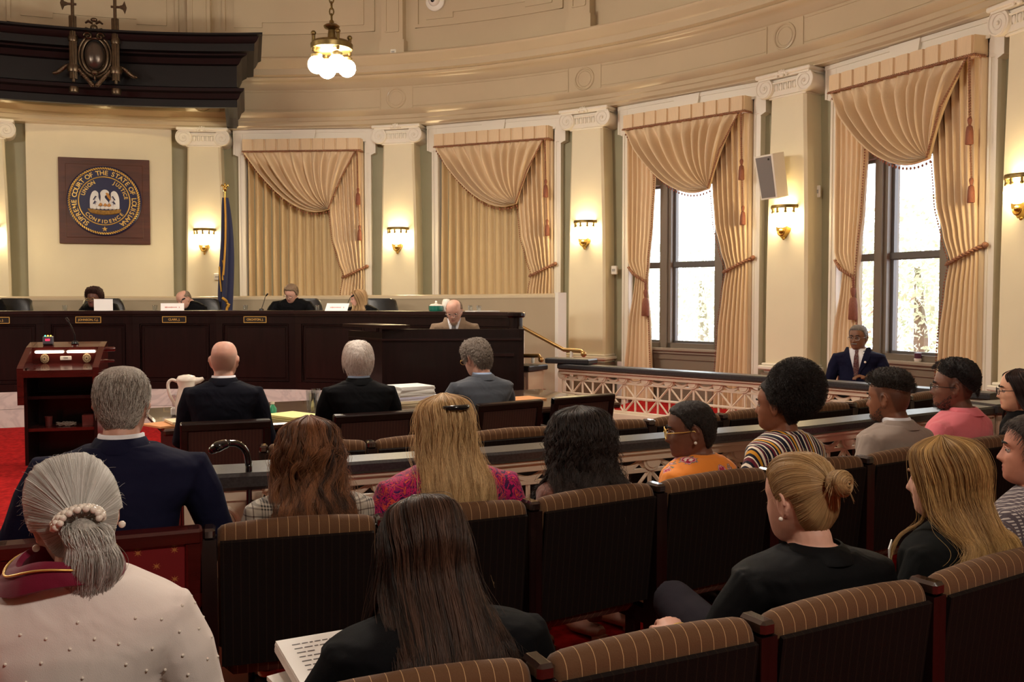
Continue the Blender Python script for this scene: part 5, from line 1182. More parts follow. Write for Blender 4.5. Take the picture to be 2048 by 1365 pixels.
EYEW = mat('eye_white', (196, 186, 178), .3); IRIS = mat('dark_iris', (30, 20, 16), .15)
SHOEM = mat('black_shoe', (20, 18, 18), .3); LENS = mat('lens_glass', (255, 255, 255), .02); bsdf(LENS).inputs['Transmission Weight'].default_value = 1; bsdf(LENS).inputs['IOR'].default_value = 1.05; bsdf(LENS).inputs['Alpha'].default_value = .25
def curves_obj(name, strands, r0, r1, m, parent, tone=None):
    n = [len(s) for s in strands]; hc = bpy.data.hair_curves.new(name); hc.add_curves(n); pos = np.concatenate(strands).astype(np.float32)
    hc.attributes['position'].data.foreach_set('vector', pos.ravel()) if 'position' in hc.attributes else hc.position_data.foreach_set('vector', pos.ravel())
    a = hc.attributes.new('radius', 'FLOAT', 'POINT') if 'radius' not in hc.attributes else hc.attributes['radius']
    rad = np.concatenate([np.linspace(r0, r1, k) for k in n]).astype(np.float32); a.data.foreach_set('value', rad); hc.materials.append(m); tn = hc.attributes.new('tone', 'FLOAT', 'CURVE'); tn.data.foreach_set('value', (np.random.RandomState(len(n)).uniform(0, 1, len(n)) if tone is None else np.clip(tone, 0, 1)).astype(np.float32))
    o = link(name, hc, parent); o['kind'] = 'stuff'; return o

def cr_np(P, sub):       # catmull-rom over axis 0 of (k, n, 3)
    P = np.concatenate([2 * P[:1] - P[1:2], P, 2 * P[-1:] - P[-2:-1]]); out = []
    for i in range(1, len(P) - 2):
        a, b, c, d = P[i - 1:i + 3]
        for k in range(sub):
            t = k / sub; out.append(.5 * (2 * b + (c - a) * t + (2 * a - 5 * b + 4 * c - d) * t * t + (3 * b - a - 3 * c + d) * t**3))
    out.append(P[-2]); return np.stack(out)

class Person: pass
def person(label, px, py, Y, yaw=0, hyaw=None, pitch=0, roll=0, seat=.40, floor=0., sw=.22, sk=(214, 160, 130), skn='fair_skin', lips=(176, 96, 90), hs=1., neck=(-.045, -.108), back=.05,
           top=None, topname='jacket', square=True, collar=None, shirtcol=None, legs=None, fem=False, arms=None, cross=False, vox=.006, lean=None, front=None, fuzz=None, nose=1., hands=True, shoe=None, grp=None, ears=True, belly=0., legskin=False, low=0.):
    hw = at_y(px, py, Y); hyaw = yaw if hyaw is None else hyaw
    B = Matrix.Rotation(R_(yaw), 3, 'Z'); Bi = B.transposed(); hr = Bi @ (Matrix.Rotation(R_(hyaw), 3, 'Z') @ Matrix.Rotation(R_(-pitch), 3, 'X') @ Matrix.Rotation(R_(roll), 3, 'Y')); hyr = Bi @ Matrix.Rotation(R_(hyaw), 3, 'Z')
    lean = back if lean is None else lean          # how far the head sits in front of the pelvis
    org = hw - B @ Vector((0, lean, 0)); org.z = floor; hz = hw.z - floor
    p = Person(); p.H = Vector((0, lean, hz)); p.hr = hr; p.hy = hyr; p.hs = hs; p.seat = seat; p.B = B; p.sw = sw
    N = p.H + hyr @ Vector((0, neck[0] * hs, neck[1] * hs)); p.N = N
    P0 = Vector((0, .0, seat - .01)); P1 = Vector((0, N.y * .45 - (.06 if lean > 0 else .025), (seat + N.z) / 2)); p.P = (P0, P1, N)
    def spine(t): return P0 * (1 - t)**2 + P1 * 2 * t * (1 - t) + N * t * t
    p.spine = spine; f = .93 if fem else 1.
    PR = [(0, .165, .115), (.06, .19, .14), (.2, .175 * f, .125), (.38, .15 * f + belly, .112 + belly), (.52, .158 * f + belly * .6, .118 + belly * .7), (.68, .172 * f, .122), (.78, sw * .84, .118), (.84, sw * .88, .108), (.88, sw * .84, .10), (.92, sw * .68, .09), (.955, sw * .49, .08), (.98, sw * .36, .072), (1., .064, .064)]
    p.PR = PR
    def torso(mb, inf, sq, tmax=1., tmin=0.):
        rows = []
        for t, a, b in PR:
            if t > tmax or t < tmin: continue
            if sq and t in (.88, .92): a = sw * (.92 if t == .88 else .78); b += .004
            if inf == 0 and t >= .9: a *= .90; b *= .94
            c = spine(t); e = 2.4
            rows.append([Vector((c.x + math.copysign(abs(math.cos(q))**(2 / e), math.cos(q)) * (a + inf), c.y + math.copysign(abs(math.sin(q))**(2 / e), math.sin(q)) * (b + inf), c.z + .02 * math.sin(q) * (-1 if t > .85 else 0) * 0)) for q in [2 * PI * i / 28 for i in range(28)]])
        mb.rings(rows)
    S = [Vector((s * (sw - .05), N.y - .012, N.z - .112)) for s in (-1, 1)]; p.S = S
    if arms is None: arms = [((-.07, .03, -.27), (.03, .24, -.06)), ((.07, .03, -.27), (-.03, .24, -.06))]
    E = [S[i] + Vector(arms[i][0]) for i in (0, 1)]; Wr = [E[i] + Vector(arms[i][1]) for i in (0, 1)]; p.E, p.W = E, Wr
    hipz = seat + .075; K = [Vector((s * .105, .44, seat + .06)) for s in (-1, 1)]; A = [Vector((s * .105, .44, .085)) for s in (-1, 1)]
    if cross: K[0] = Vector((-.12, .48, seat + .21)); A[0] = Vector((.08, .56, .24))
    hip = [Vector((s * .09, .03, hipz)) for s in (-1, 1)]
    # ---- the body: one continuous surface
    mb = MB(); torso(mb, 0, False)
    nk = p.H + hr @ Vector((0, -.022 * hs, -.06 * hs)); nb = N + Vector((0, .0, -.04))
    nr = (.05 if fem else .058) * hs
    mb.tube([nb, N.lerp(nk, .35), N.lerp(nk, .75), nk], [nr * 1.15, nr * 1.03, nr, nr * 1.02], 16)
    hp = face_disp(GD * GR[..., None], nose, fem) * hs; hr_np = np.array(hr); HC = np.array(p.H)
    hv = hp.reshape(-1, 3) @ hr_np.T + HC; o = len(mb.v); mb.v += [tuple(v) for v in hv]; 
    for e in range(NE - 1):
        for a in range(NA): a2 = (a + 1) % NA; mb.f.append((o + e * NA + a, o + e * NA + a2, o + (e + 1) * NA + a2, o + (e + 1) * NA + a))
    mb.f.append(tuple(o + a for a in range(NA))[::-1]); mb.f.append(tuple(o + (NE - 1) * NA + a for a in range(NA))); mb.m = [0] * len(mb.f)
    toh = lambda x, y, z: p.H + hr @ (Vector((x, y, z)) * hs)
    p.toh = toh
    if ears:
        for s in (-1, 1):
            Me = Matrix.Translation(toh(s * .077, -.012, -.006)) @ hr.to_4x4() @ Matrix.Rotation(R_(s * 24), 4, 'Z') @ Matrix.Rotation(R_(-8), 4, 'X')
            mb.sph((0, -.006 * hs, 0), (.0055 * hs, .017 * hs, .030 * hs), 12, 10, Me)
            mb.tube([Me @ (Vector((s * .006, -.006 + .0175 * math.cos(a), .002 + .029 * math.sin(a))) * hs) for a in [R_(-60 + 250 * i / 14) for i in range(15)][::-1]], .0052 * hs, 6)
            mb.sph((0, .004 * hs, -.027 * hs), (.006 * hs, .009 * hs, .010 * hs), 8, 6, Me)
    for i, s in ((0, -1), (1, 1)):
        mb.tube([S[i] + Vector((-s * .07, 0, -.01)), S[i], S[i].lerp(E[i], .5), E[i], E[i].lerp(Wr[i], .35), Wr[i]], [.045, .05, .046, .04, .042, .029], 12)
        if hands:
            d = (Wr[i] - E[i]).normalized(); side = d.cross(Vector((0, 0, 1))).normalized() * -s; up = side.cross(d) * -s
            if up.z < 0: up = -up
            q = Wr[i]; mb.tube([q, q + d * .03, q + d * .085], [.027, .034, .036], 12, flat=(.55, 1.1))
            inw = -side
            for k_ in range(4):
                b0 = q + d * .075 + inw * (.027 - .0185 * k_); L_ = (.072, .08, .074, .058)[k_]
                mb.tube([b0, b0 + d * L_ * .45 - up * .008, b0 + d * L_ * .75 - up * .028, b0 + d * L_ * .8 - up * .05], [.0098, .0092, .0085, .007], 8)
            b0 = q + d * .03 + inw * .03; mb.tube([b0, b0 + d * .03 + inw * .022 - up * .008, b0 + d * .06 + inw * .022 - up * .02], [.013, .0115, .009], 8)
        mb.tube([hip[i] + Vector((0, -.05, 0)), hip[i].lerp(K[i], .5), K[i], K[i].lerp(A[i], .35), K[i].lerp(A[i], .8), A[i]], [.085, .075, .055, .055, .038, .036], 12)
        fd = Vector((0, 1, 0)) if not (cross and i == 0) else Vector((.1, .8, -.5)).normalized(); mb.tube([A[i] + Vector((0, -.03, -.045)), A[i] + Vector((0, 0, -.045)) + fd * .06, A[i] + Vector((0, 0, -.055)) + fd * .16], [.036, .038, .022], 10, flat=(.8, 1))
    me = bake(mb, vox, 2, 'person', .4)
    # lips / stubble masks
    co = np.empty(len(me.vertices) * 3, np.float32); me.vertices.foreach_get('co', co); co = co.reshape(-1, 3); L = (co - HC) @ hr_np / hs
    lp = np.exp(-(L[:, 0] / .021)**4 - ((L[:, 2] + .0655) / .011)**4) * (L[:, 1] > .07); at = me.attributes.new('lips', 'FLOAT', 'POINT'); at.data.foreach_set('value', lp.astype(np.float32) * .85)
    if fuzz:
        hl = np.interp(np.degrees(np.abs(np.arctan2(L[:, 0], L[:, 1]))), *HL_M); fz = np.clip((L[:, 2] - hl) / .015, 0, 1) * np.clip((fuzz[1] - L[:, 2]) / .03, 0, 1) * (np.abs(L[:, 2]) < .13); at = me.attributes.new('fuzz', 'FLOAT', 'POINT'); at.data.foreach_set('value', fz.astype(np.float32) * fuzz[2])
    me.materials.append(skin(skn, sk, lips, fuzz[0] if fuzz else None))
    MW = Matrix.Translation(org) @ B.to_4x4(); ob = link('person', me, None, MW); tag(ob, label, 'person', grp); p.o = ob; p.MW = MW
    # ---- clothing
    if top is not None:
        g = MB(); torso(g, .016, square, .985); inf = .015
        for i, s in ((0, -1), (1, 1)):
            up_ = .012 if square else .002
            g.tube([S[i] + Vector((-s * .08, 0, .012)), S[i] + Vector((s * .002, 0, up_)), S[i].lerp(E[i], .25) + Vector((s * .004, 0, 0)), S[i].lerp(E[i], .6), E[i], E[i].lerp(Wr[i], .4), E[i].lerp(Wr[i], .93)], [.06, .066, .066, .058, .055 + low, .052 + low, .042 + low * 1.5], 14)
        c = spine(1.); g.tube([N + Vector((0, 0, -.05)), N + Vector((0, 0, .0))], [.085, .07], 16)
        me = bake(g, max(.007, vox), 4, topname, .5); me.materials.append(top); p.top = link(topname, me, ob)
        if collar is not None:
            g = MB(); rows = []; ax = (nk - N).normalized()
            for h_, r_ in ((-.035, .086), (-.012, .078), (.004, .073), (.011, .0705), (.010, .077), (-.006, .086), (-.026, .093), (-.036, .092)):
                q = []
                for k_ in range(28):
                    a = 2 * PI * k_ / 28; fr = max(0, math.sin(a)); q.append(N + ax * (h_ - .075 * fr**2 * (1 if h_ > -.02 else .6)) + Vector((math.cos(a) * r_ * (1. if not fem else .92), math.sin(a) * r_ * 1.0 - .004, 0)))
                rows.append(q)
            g.rings(rows, True, False, True); g.build('collar', collar, ob, 60)
        if shirtcol is not None:
            g = MB(); rows = []; ax = (nk - N).normalized()
            for h_, r_ in ((-.03, .07), (.008, .0665), (.024, .065), (.022, .070), (-.01, .075)):
                rows.append([N + ax * (h_ - .05 * max(0, math.sin(a))**2) + Vector((math.cos(a) * r_, math.sin(a) * r_, 0)) for a in [2 * PI * k_ / 28 for k_ in range(28)]])
            g.rings(rows, True, False, True); g.build('shirt_collar', shirtcol, ob, 60)
    if legs is not None:
        g = MB(); rows = []
        g.tube([Vector((0, -.06, seat + .06)), Vector((0, .06, seat + .07))], [.15, .16], 16, flat=(.62, 1.25))
        for i in (0, 1): g.tube([hip[i] + Vector((0, -.04, 0)), hip[i].lerp(K[i], .5), K[i], K[i].lerp(A[i], .3), K[i].lerp(A[i], .55 if legskin else .92)], [.098, .088, .07, .068, .058], 14)
        me = bake(g, .011, 3, 'trousers', .5); me.materials.append(legs); link('trousers' if not legskin else 'skirt', me, ob)
        for i in (0, 1):
            g = MB(); fd = Vector((0, 1, 0)) if not (cross and i == 0) else Vector((.1, .8, -.5)).normalized(); a = A[i]
            g.tube([a + Vector((0, -.045, -.05)), a + Vector((0, -.02, -.046)), a + Vector((0, 0, -.048)) + fd * .06, a + Vector((0, 0, -.058)) + fd * .13, a + Vector((0, 0, -.062)) + fd * .185], [.03, .043, .046, .04, .018], 12, flat=(.72, 1)); g.bx(a.x - .03, a.x + .03, a.y - .06, a.y - .01, a.z - .085, a.z - .06) if not (cross and i == 0) else None
            g.build('shoe', shoe or SHOEM, ob, 60)
    return p
def torso_y(p, x, z, inf):   # front of the torso at (x, z)
    ts = np.linspace(0, 1, 60); zs = [p.spine(t).z for t in ts]; t = float(np.interp(z, zs, ts)); a = float(np.interp(t, [q[0] for q in p.PR], [q[1] for q in p.PR])); b = float(np.interp(t, [q[0] for q in p.PR], [q[2] for q in p.PR])); a += inf; b += inf
    return p.spine(t).y + b * max(0, 1 - min(1, abs(x) / a)**2.4)**(1 / 2.4)
def front_wear(p, shirt, tie=None, lapel=None, depth=.24, wid=.075, pin=None):
    zt = p.N.z + .01; g = MB(); rows = []
    for i in range(9):
        z = zt - depth * i / 8; hw = wid * (1 - i / 8) + .006; rows.append([Vector((x, torso_y(p, x, z, .022), z)) for x in [hw * (k / 4 - 1) for k in range(9)]])
    g.grid(rows); g.build('shirt_front', shirt, p.o, 60)
    if tie:
        g = MB(); rows = []
        for i in range(9):
            z = zt - .015 - (depth - .03) * i / 8; hw = .014 if i == 1 else .018 + .014 * i / 8; rows.append([Vector((x, torso_y(p, x, z, .031 - abs(x) * .15), z)) for x in (-hw, -hw * .5, 0, hw * .5, hw)])
        g.grid(rows); g.build('tie', tie, p.o, 60)
    if lapel:
        for s in (-1, 1):
            g = MB(); rows = []
            for i in range(9):
                q = i / 8; z = zt + .01 - (depth + .03) * q; xi = (wid + .004) * (1 - q) + .004; xo = xi + .02 + .055 * math.sin(PI * min(1, q * 1.25 + .08)) * (1 - q * .5); rows.append([Vector((s * x, torso_y(p, x, z, .028), z)) for x in (xi, (xi + xo) / 2, xo)])
            g.grid(rows); g.build('lapel', lapel, p.o, 60)
    if pin:
        x, z = -.085, zt - .13; g = MB(); g.sph((x, torso_y(p, x, z, .036), z), (.011, .005, .011), 10, 8); g.build('lapel_pin', pin, p.o, 180)
def eyes(p, brow=None, closed=False):
    for s in (-1, 1):
        c = p.toh(s * .032, .0715, .003); g = MB(); g.sph(tuple(c), .012 * p.hs, 14, 10); e = g.build('eye', EYEW, p.o, 180)
        c2 = p.toh(s * .032, .0792, .003); g = MB(); g.sph((0, 0, 0), (.0068 * p.hs, .006 * p.hs, .0068 * p.hs), 12, 8, Matrix.Translation(c2) @ p.hr.to_4x4()); g.build('iris', IRIS, e, 180)
        g = MB(); g.tube([p.toh(s * (.018 + .028 * q),   .0868 - .012 * q * q, .0105 + .004 * math.sin(PI * q) - .004 * q) for q in [i / 6 for i in range(7)]], .0026 * p.hs, 6); g.build('eyelid', p.o.data.materials[0], e, 180)
        if brow:
            g = MB(); g.tube([p.toh(s * (.014 + .036 * q),   .0955 - .016 * q * q, .022 + .007 * math.sin(PI * q * .8)) for q in [i / 7 for i in range(8)]], [.003, .0042, .0045, .0045, .004, .0035, .003, .0015], 6, flat=(1, .8)); g.build('eyebrow', brow, p.o, 180)
def glasses(p, m, lens=True, rx=.026, ry=.019):
    g = MB(); 
    for s in (-1, 1):
        g.tube([p.toh(s * .034 + rx * math.cos(a), .106 - .25 * (s * rx * math.cos(a)) * .3, .0 + ry * math.sin(a)) for a in [2 * PI * i / 24 for i in range(24)]], .0022, 6, loop=True)
        g.tube([p.toh(s * .060, .102, .004), p.toh(s * .073, .085, .006), p.toh(s * .081, .03, .006), p.toh(s * .084, -.012, .008), p.toh(s * .083, -.03, -.008)], .0019, 6)
    g.tube([p.toh(-.009, .107, .004), p.toh(0, .112, .006), p.toh(.009, .107, .004)], .002, 6); o = g.build('glasses', m, p.o, 180)
    if lens:
        for s in (-1, 1):
            g = MB(); g.add([p.toh(s * .034, .106, 0)] + [p.toh(s * .034 + rx * math.cos(a), .106 - .075 * (s * rx * math.cos(a)), ry * math.sin(a)) for a in [2 * PI * i / 20 for i in range(20)]], [(0, 1 + i, 1 + (i + 1) % 20) for i in range(20)]); g.build('lens', LENS, o, 180)
def earring(p, m, sides=(-1, 1), r=.006):
    for s in sides: g = MB(); c = p.toh(s * .088, -.012, -.042); g.sph(tuple(c), r, 10, 8); g.build('earring', m, p.o, 180)

# ---- hair
def put(p, P):  return P @ np.array(p.hr).T * p.hs + np.array(p.H)
def puty(p, P): return P @ np.array(p.hy).T * p.hs + np.array(p.H)
def cap_hair(p, nm, dark, light, hl=HL_M, thick=.014, lump=.0, seed=0, strands=1500, length=.05, flow='back', r=.0006, curl=0., top=None, crown=None, soft=.018, lscale=14.):
    rs = np.random.RandomState(seed); D = GD.reshape(-1, 3); P = D * GR.reshape(-1)[:, None]; az = np.degrees(np.abs(np.arctan2(D[:, 0], D[:, 1]))); h = np.interp(az, *hl)
    k = np.clip((P[:, 2] - h) / soft, 0, 1); th = np.full(len(P), thick)
    if top: th = th * (1 + top * np.clip((P[:, 2] - .02) / .08, 0, 1))
    if lump: th = th + lump * np.array([mnoise.noise(Vector(d) * lscale * .1 * 8 + Vector((seed, 0, 0))) for d in D])
    if crown is not None:      # a bald patch
        c = np.array(crown[0]); c = c / np.linalg.norm(c); k = k * np.clip((np.degrees(np.arccos(np.clip(D @ c, -1, 1))) - crown[1]) / 10, 0, 1)
    off = -.008 + (th + .008) * (k * k * (3 - 2 * k)); Q = put(p, D * (GR.reshape(-1) + off)[:, None]); g = MB(); g.v = [tuple(v) for v in Q]
    for e in range(NE - 1):
        for a in range(NA): a2 = (a + 1) % NA; g.f.append((e * NA + a, e * NA + a2, (e + 1) * NA + a2, (e + 1) * NA + a))
    g.f.append(tuple((NE - 1) * NA + a for a in range(NA))); g.f.append(tuple(range(NA))[::-1]); g.m = [0] * len(g.f)
    o = g.build('hair', capmat(nm, dark, light), p.o, 180)
    if strands:
        n = strands * 3; d = dirv(rs.uniform(-PI, PI, n), np.arcsin(rs.uniform(-.95, 1, n))); pp = surf(d); a_ = np.degrees(np.abs(np.arctan2(d[:, 0], d[:, 1]))); ok = pp[:, 2] > np.interp(a_, *hl) + .004
        if crown is not None: ok &= np.degrees(np.arccos(np.clip(d @ c, -1, 1))) > crown[1] + 4
        d = d[ok][:strands]; n = len(d); tb = thick * .85
        th_i = thick * (1 + (top or 0) * np.clip((surf(d)[:, 2] - .02) / .08, 0, 1)); out = [surf(d, 0.) + d * th_i[:, None] * .75]; L = length * rs.uniform(.6, 1.2, n)
        ph = rs.uniform(0, 2 * PI, n); jit = rs.normal(0, .25, (n, 3)); cw = np.array([0, -.07, .09]); q = out[0]; steps = 7
        for i in range(steps):
            if flow == 'back': v = np.stack([q[:, 0] * 3, np.full(n, -.8), -.3 - 4 * np.clip(-q[:, 1], 0, .1)], -1)
            elif flow == 'crown': v = q - cw; v = v / (np.linalg.norm(v, axis=1, keepdims=True) + 1e-6) + np.array([0, 0, -.8])
            elif flow == 'down': v = np.stack([q[:, 0] * 4, q[:, 1] * 2 + .15, np.full(n, -1.)], -1)
            else: v = q / np.linalg.norm(q, axis=1, keepdims=True)
            v = v / np.linalg.norm(v, axis=1, keepdims=True) + jit * .55
            if curl: v = v + curl * np.stack([np.cos(ph + i * 2.2), np.sin(ph + i * 2.2), np.cos(ph * 2 + i * 2.2)], -1)
            v = v / np.linalg.norm(v, axis=1, keepdims=True); q = q + v * (L / steps)[:, None]
            if flow != 'out':
                rr = np.linalg.norm(q, axis=1); dd = q / rr[:, None]; lo = HRi(dd) + th_i * .9; hi = HRi(dd) + th_i * 1.12 + .0007 * i; q = dd * np.clip(rr, lo, hi)[:, None]
            out.append(q)
        S = np.stack(out, 1); S = put(p, S.reshape(-1, 3)).reshape(S.shape); curves_obj('hair_strands', list(S), r, r * .5, hairmat(nm, dark, light), o)
    return o
def long_hair(p, nm, dark, light, n=3500, clumps=90, fa=62, zend=-.42, zvar=.05, wx=.13, by=-.13, wy=.05, thick=.02, wave=.0, wf=3., seed=1, r=.0007, part=0., mesh=True, clump=.75, flare=0., mid=1.0, curl=0., fz=.02, az0=-180, az1=180, frontdrop=0., up=86, zs=(-.14,)):
    rs = np.random.RandomState(seed)
    cs = np.sort(rs.uniform(0, 1, clumps)); cr = rs.normal(0, 1, (clumps, 6))
    def paths(u, rnd, ci=None):
        s = np.where(u < .5, -1, 1); q = np.abs(u - .5) * 2          # q: 0 = front, 1 = back, s = side
        at = s * q * PI + part * (1 - q); al = s * (R_(fa) + (PI - R_(fa)) * q); mixa = lambda k: at * (1 - k) + al * k
        n_ = len(u); c6 = cr[ci] if ci is not None else np.zeros((n_, 6)); t = thick * (1 + .12 * rnd[:, 0]) + .003 * c6[:, 0]
        K0 = put(p, surf(dirv(mixa(.0), np.full(n_, R_(up))), t * .45)); K1 = put(p, surf(dirv(mixa(.45), np.full(n_, R_(48))), t * .8)); K2 = put(p, surf(dirv(mixa(.85), np.full(n_, R_(18))), t)); K3 = put(p, surf(dirv(al, np.full(n_, R_(-12))), t * 1.1))
        bk = np.clip(-np.cos(al), 0, 1); ze = np.clip(zend + zvar * (rnd[:, 1] * .5 + c6[:, 1] * .6), zend - .07, min(-.2, zend + .12)) + frontdrop * (1 - bk)
        e0 = np.stack([np.sin(al) * wx * mid * .93, -.03 + np.cos(al) * .085, np.full(n_, 1.) * (zs[0] * .9)], -1)
        ex = np.stack([np.sin(al) * (wx + flare) + .012 * c6[:, 2], by + .055 + (np.cos(al) + 1) * wy - .055 * bk + .008 * c6[:, 3], ze], -1)
        m1 = e0 * .5 + ex * .5; m1[:, 0] = np.sin(al) * wx * (mid * .5 + .5); K4 = puty(p, e0); K5 = puty(p, m1); K6 = puty(p, ex)
        Z = cr_np(np.stack([K0, K1, K2, K3, K4, K5, K6]), 5); m_ = len(Z); tt = np.linspace(0, 1, m_)[:, None]
        amp = wave * np.clip((tt - .3) / .7, 0, 1) ; ph = c6[:, 4] * 3 + .25 * rnd[:, 2]; a = 2 * PI * wf * tt + ph
        Z = Z + np.stack([np.sin(a) * amp, np.cos(a * .9 + 1) * amp * .7, 0 * a], -1)
        if curl: a = 2 * PI * wf * 2.1 * tt + c6[:, 4] * 7 + .35 * rnd[:, 2]; Z = Z + np.stack([np.sin(a), np.cos(a), np.sin(a * 1.3 + 1) * .6], -1) * (curl * np.clip((tt - .12) * 2.5, 0, 1))[..., None]
        return Z
    zz = np.array([p.spine(q[0]).z for q in p.PR]); yy = np.array([p.spine(q[0]).y for q in p.PR]); aa = np.array([q[1] for q in p.PR]); bb = np.array([q[2] for q in p.PR])
    def drape(Z, mg):
        z = Z[..., 2]; a = np.interp(z, zz, aa) + .02 + mg; b = np.interp(z, zz, bb) + .028 + mg; c = np.interp(z, zz, yy); k = 1 - (Z[..., 0] / a)**2; ins = (k > 0) & (z < zz[-1] + .03); e = b * np.sqrt(np.clip(k, 0, 1)); y = Z[..., 1]; yb = np.minimum(y, c - e); yf = np.maximum(y, c + e); bk = (Z[-1, :, 1] < c[-1] + .03)[None, :]; Z[..., 1] = np.where(ins, np.where(bk, yb, yf), y)
        for q in range(3): Z[1:-1, :, 1] = (Z[:-2, :, 1] + Z[1:-1, :, 1] * 2 + Z[2:, :, 1]) / 4
        return Z
    if mesh:
        u = np.linspace(.002, .998, 64); Z = paths(u, np.zeros((64, 3))); C = np.array(p.H); Zi = Z.copy(); Zi[:, :, :] = Z
        ctr = Z.mean(axis=1, keepdims=True); Zi = drape(Z + (ctr - Z) * .06, .0); nT = int(len(Z) * .93); g = MB(); g.grid([[Vector(Zi[i, j]) for j in range(64)] for i in range(nT)])
        o = g.build('hair', capmat(nm, dark, light), p.o, 180)
    else: o = p.o
    u = rs.uniform(0, 1, n); ci = np.clip(np.searchsorted(cs, u), 0, clumps - 1); rnd = rs.normal(0, 1, (n, 3)); Z0 = paths(u, rnd, ci); Z1 = paths(cs[ci], rnd * .5, ci); m_ = len(Z0); k = (clump * np.clip((np.linspace(0, 1, m_) - .15) / .85, 0, 1))[:, None, None]
    Z = Z0 * (1 - k) + Z1 * k + (rs.normal(0, 1, (1, n, 3)) * fz * .35) * np.linspace(0, 1, m_)[:, None, None] ** 2
    stray = rs.uniform(0, 1, n) < .06; Z[:, stray] += (rs.normal(0, 1, (stray.sum(), 3)) * fz)[None] * np.linspace(0, 1, m_)[:, None, None]
    Z = drape(Z, .006 + .012 * rs.uniform(0, 1, n)[None]); curves_obj('hair_strands', [Z[:, i] for i in range(n)], r, r * .45, hairmat(nm, dark, light), o, .5 + .28 * cr[ci, 5] + rs.normal(0, .18, n)); return o
def swept_hair(p, nm, dark, light, tie_az, tie_el, n=3000, hl=HL_F, thick=.010, r=.0006, seed=3, bump=.012):
    rs = np.random.RandomState(seed); td = dirv(R_(tie_az), R_(tie_el))
    def start(u):
        az = u * 2 * PI - PI; z = np.interp(np.degrees(np.abs(az)), *hl); el = np.full(len(u), 0.)
        for _ in range(12): d = dirv(az, el); el = np.arcsin(np.clip(z / HRi(d), -1, 1))
        return dirv(az, el)
    def path(u, ts, rnd):
        d0 = start(u % 1.); out = []
        for t in ts:
            tt = t if np.ndim(t) else np.full(len(u), t); d = d0 * (1 - tt)[:, None] + td * tt[:, None]; w_ = np.sin(np.clip(tt, 0, 1) * PI); d = d + np.array([0, 0, .25]) * (w_ * np.clip(d0[:, 1], 0, 1))[:, None]
            out.append(surf(d, thick * (.35 + 1.0 * np.clip(tt * 3, 0, 1)) + bump * np.clip(tt - .6, 0, 1) + .0007 * rnd[:, 0] + .0012 * np.sin(u * 97 + 5 * np.sin(u * 31))))
        return np.stack(out)
    u = np.linspace(0, 1, 73)[:-1]; Z = path(u, np.linspace(0, .97, 20), np.zeros((72, 2)) - 1.2); g = MB(); g.rings([[Vector(q) for q in put(p, Z[i])] for i in range(20)], True, False); o = g.build('hair', capmat(nm, dark, light), p.o, 180)
    u = rs.uniform(0, 1, n); t0 = rs.uniform(0, .35, n) * (rs.uniform(0, 1, n) > .4); rnd = rs.normal(0, 1, (n, 2)); Z = path(u + rs.normal(0, .018, n), [t0 + (1 - t0) * q for q in np.linspace(0, 1, 14)], rnd); S = put(p, Z.reshape(-1, 3)).reshape(Z.shape); curves_obj('hair_strands', [S[:, i] for i in range(n)], r, r * .8, hairmat(nm, dark, light), o, rs.normal(.6, .16, n) + .12 * np.sin(u * 60))
    return o, Vector(put(p, surf(td, thick + bump)[None])[0])
def blob_hair(p, nm, dark, light, c, rad, n=2500, seed=5, lump=.018, r=.0007, clen=.02, hl=None, sc=22):
    # rounded mass of tight curls around a centre given in head coordinates
    g = MB(); C = np.array(c); rows = []; rad = np.array(rad)
    for e in range(40):
        el = -PI / 2 * .98 + PI * .98 * e / 39; row = []
        for a in range(64):
            d = np.array([math.cos(el) * math.sin(2 * PI * a / 64), math.cos(el) * math.cos(2 * PI * a / 64), math.sin(el)]); q = Vector(d * sc * .25); k = 1 + (mnoise.noise(q) * .6 + mnoise.noise(q * 2.3) * .4) * lump / rad.mean(); row.append(Vector(put(p, (C + d * rad * k)[None])[0]))
        rows.append(row)
    g.rings(rows); o = g.build('hair', capmat(nm, dark, light), p.o, 180); rs = np.random.RandomState(seed); d = rs.normal(0, 1, (n, 3)); d /= np.linalg.norm(d, axis=1, keepdims=True); q = C + d * rad * .97; ph = rs.uniform(0, 6.28, n); out = []
    e1 = np.cross(d, rs.normal(0, 1, (n, 3))); e1 /= np.linalg.norm(e1, axis=1, keepdims=True); e2 = np.cross(d, e1)
    for i in range(12): t = i / 11; a = ph + t * 9; out.append(q + d * (t * clen) + (e1 * np.cos(a)[:, None] + e2 * np.sin(a)[:, None]) * .0045)
    Z = np.stack(out, 1); S = put(p, Z.reshape(-1, 3)).reshape(Z.shape); curves_obj('hair_strands', list(S), r, r * .6, hairmat(nm, dark, light), o); return o

# ---- the cast
NAVYC = cloth('navy_suit', (22, 23, 46), sheen=.05); NAVYD = cloth('dark_navy_suit', (17, 18, 28), sheen=.05); BLACKC = cloth('black_suit', (11, 11, 14), sheen=.03); GREYC = cloth('charcoal_suit', (72, 76, 84)); BROWNC = cloth('brown_tweed', (134, 112, 92)); ROBE = cloth('black_robe', (10, 10, 12), .7, .9, .05); GBLZ = cloth('grey_blazer', (150, 134, 124)); PINK = cloth('pink_shirt', (222, 118, 128), .8, .6)
WCARD = cloth('white_cardigan', (232, 220, 214), .8, .35); BLK2 = cloth('black_knit', (13, 12, 14), sheen=.03); WSH = cloth('white_shirt', (232, 232, 238)); DTR = cloth('dark_trousers', (16, 16, 20), sheen=.05); BLUES = cloth('blue_shirt', (150, 170, 200)); TIE1 = m_blotch('maroon_tie', [(0, (84, 34, 40)), (.5, (128, 110, 104)), (.7, (40, 30, 44))], 60); TIE2 = cloth('grey_tie', (104, 98, 98))
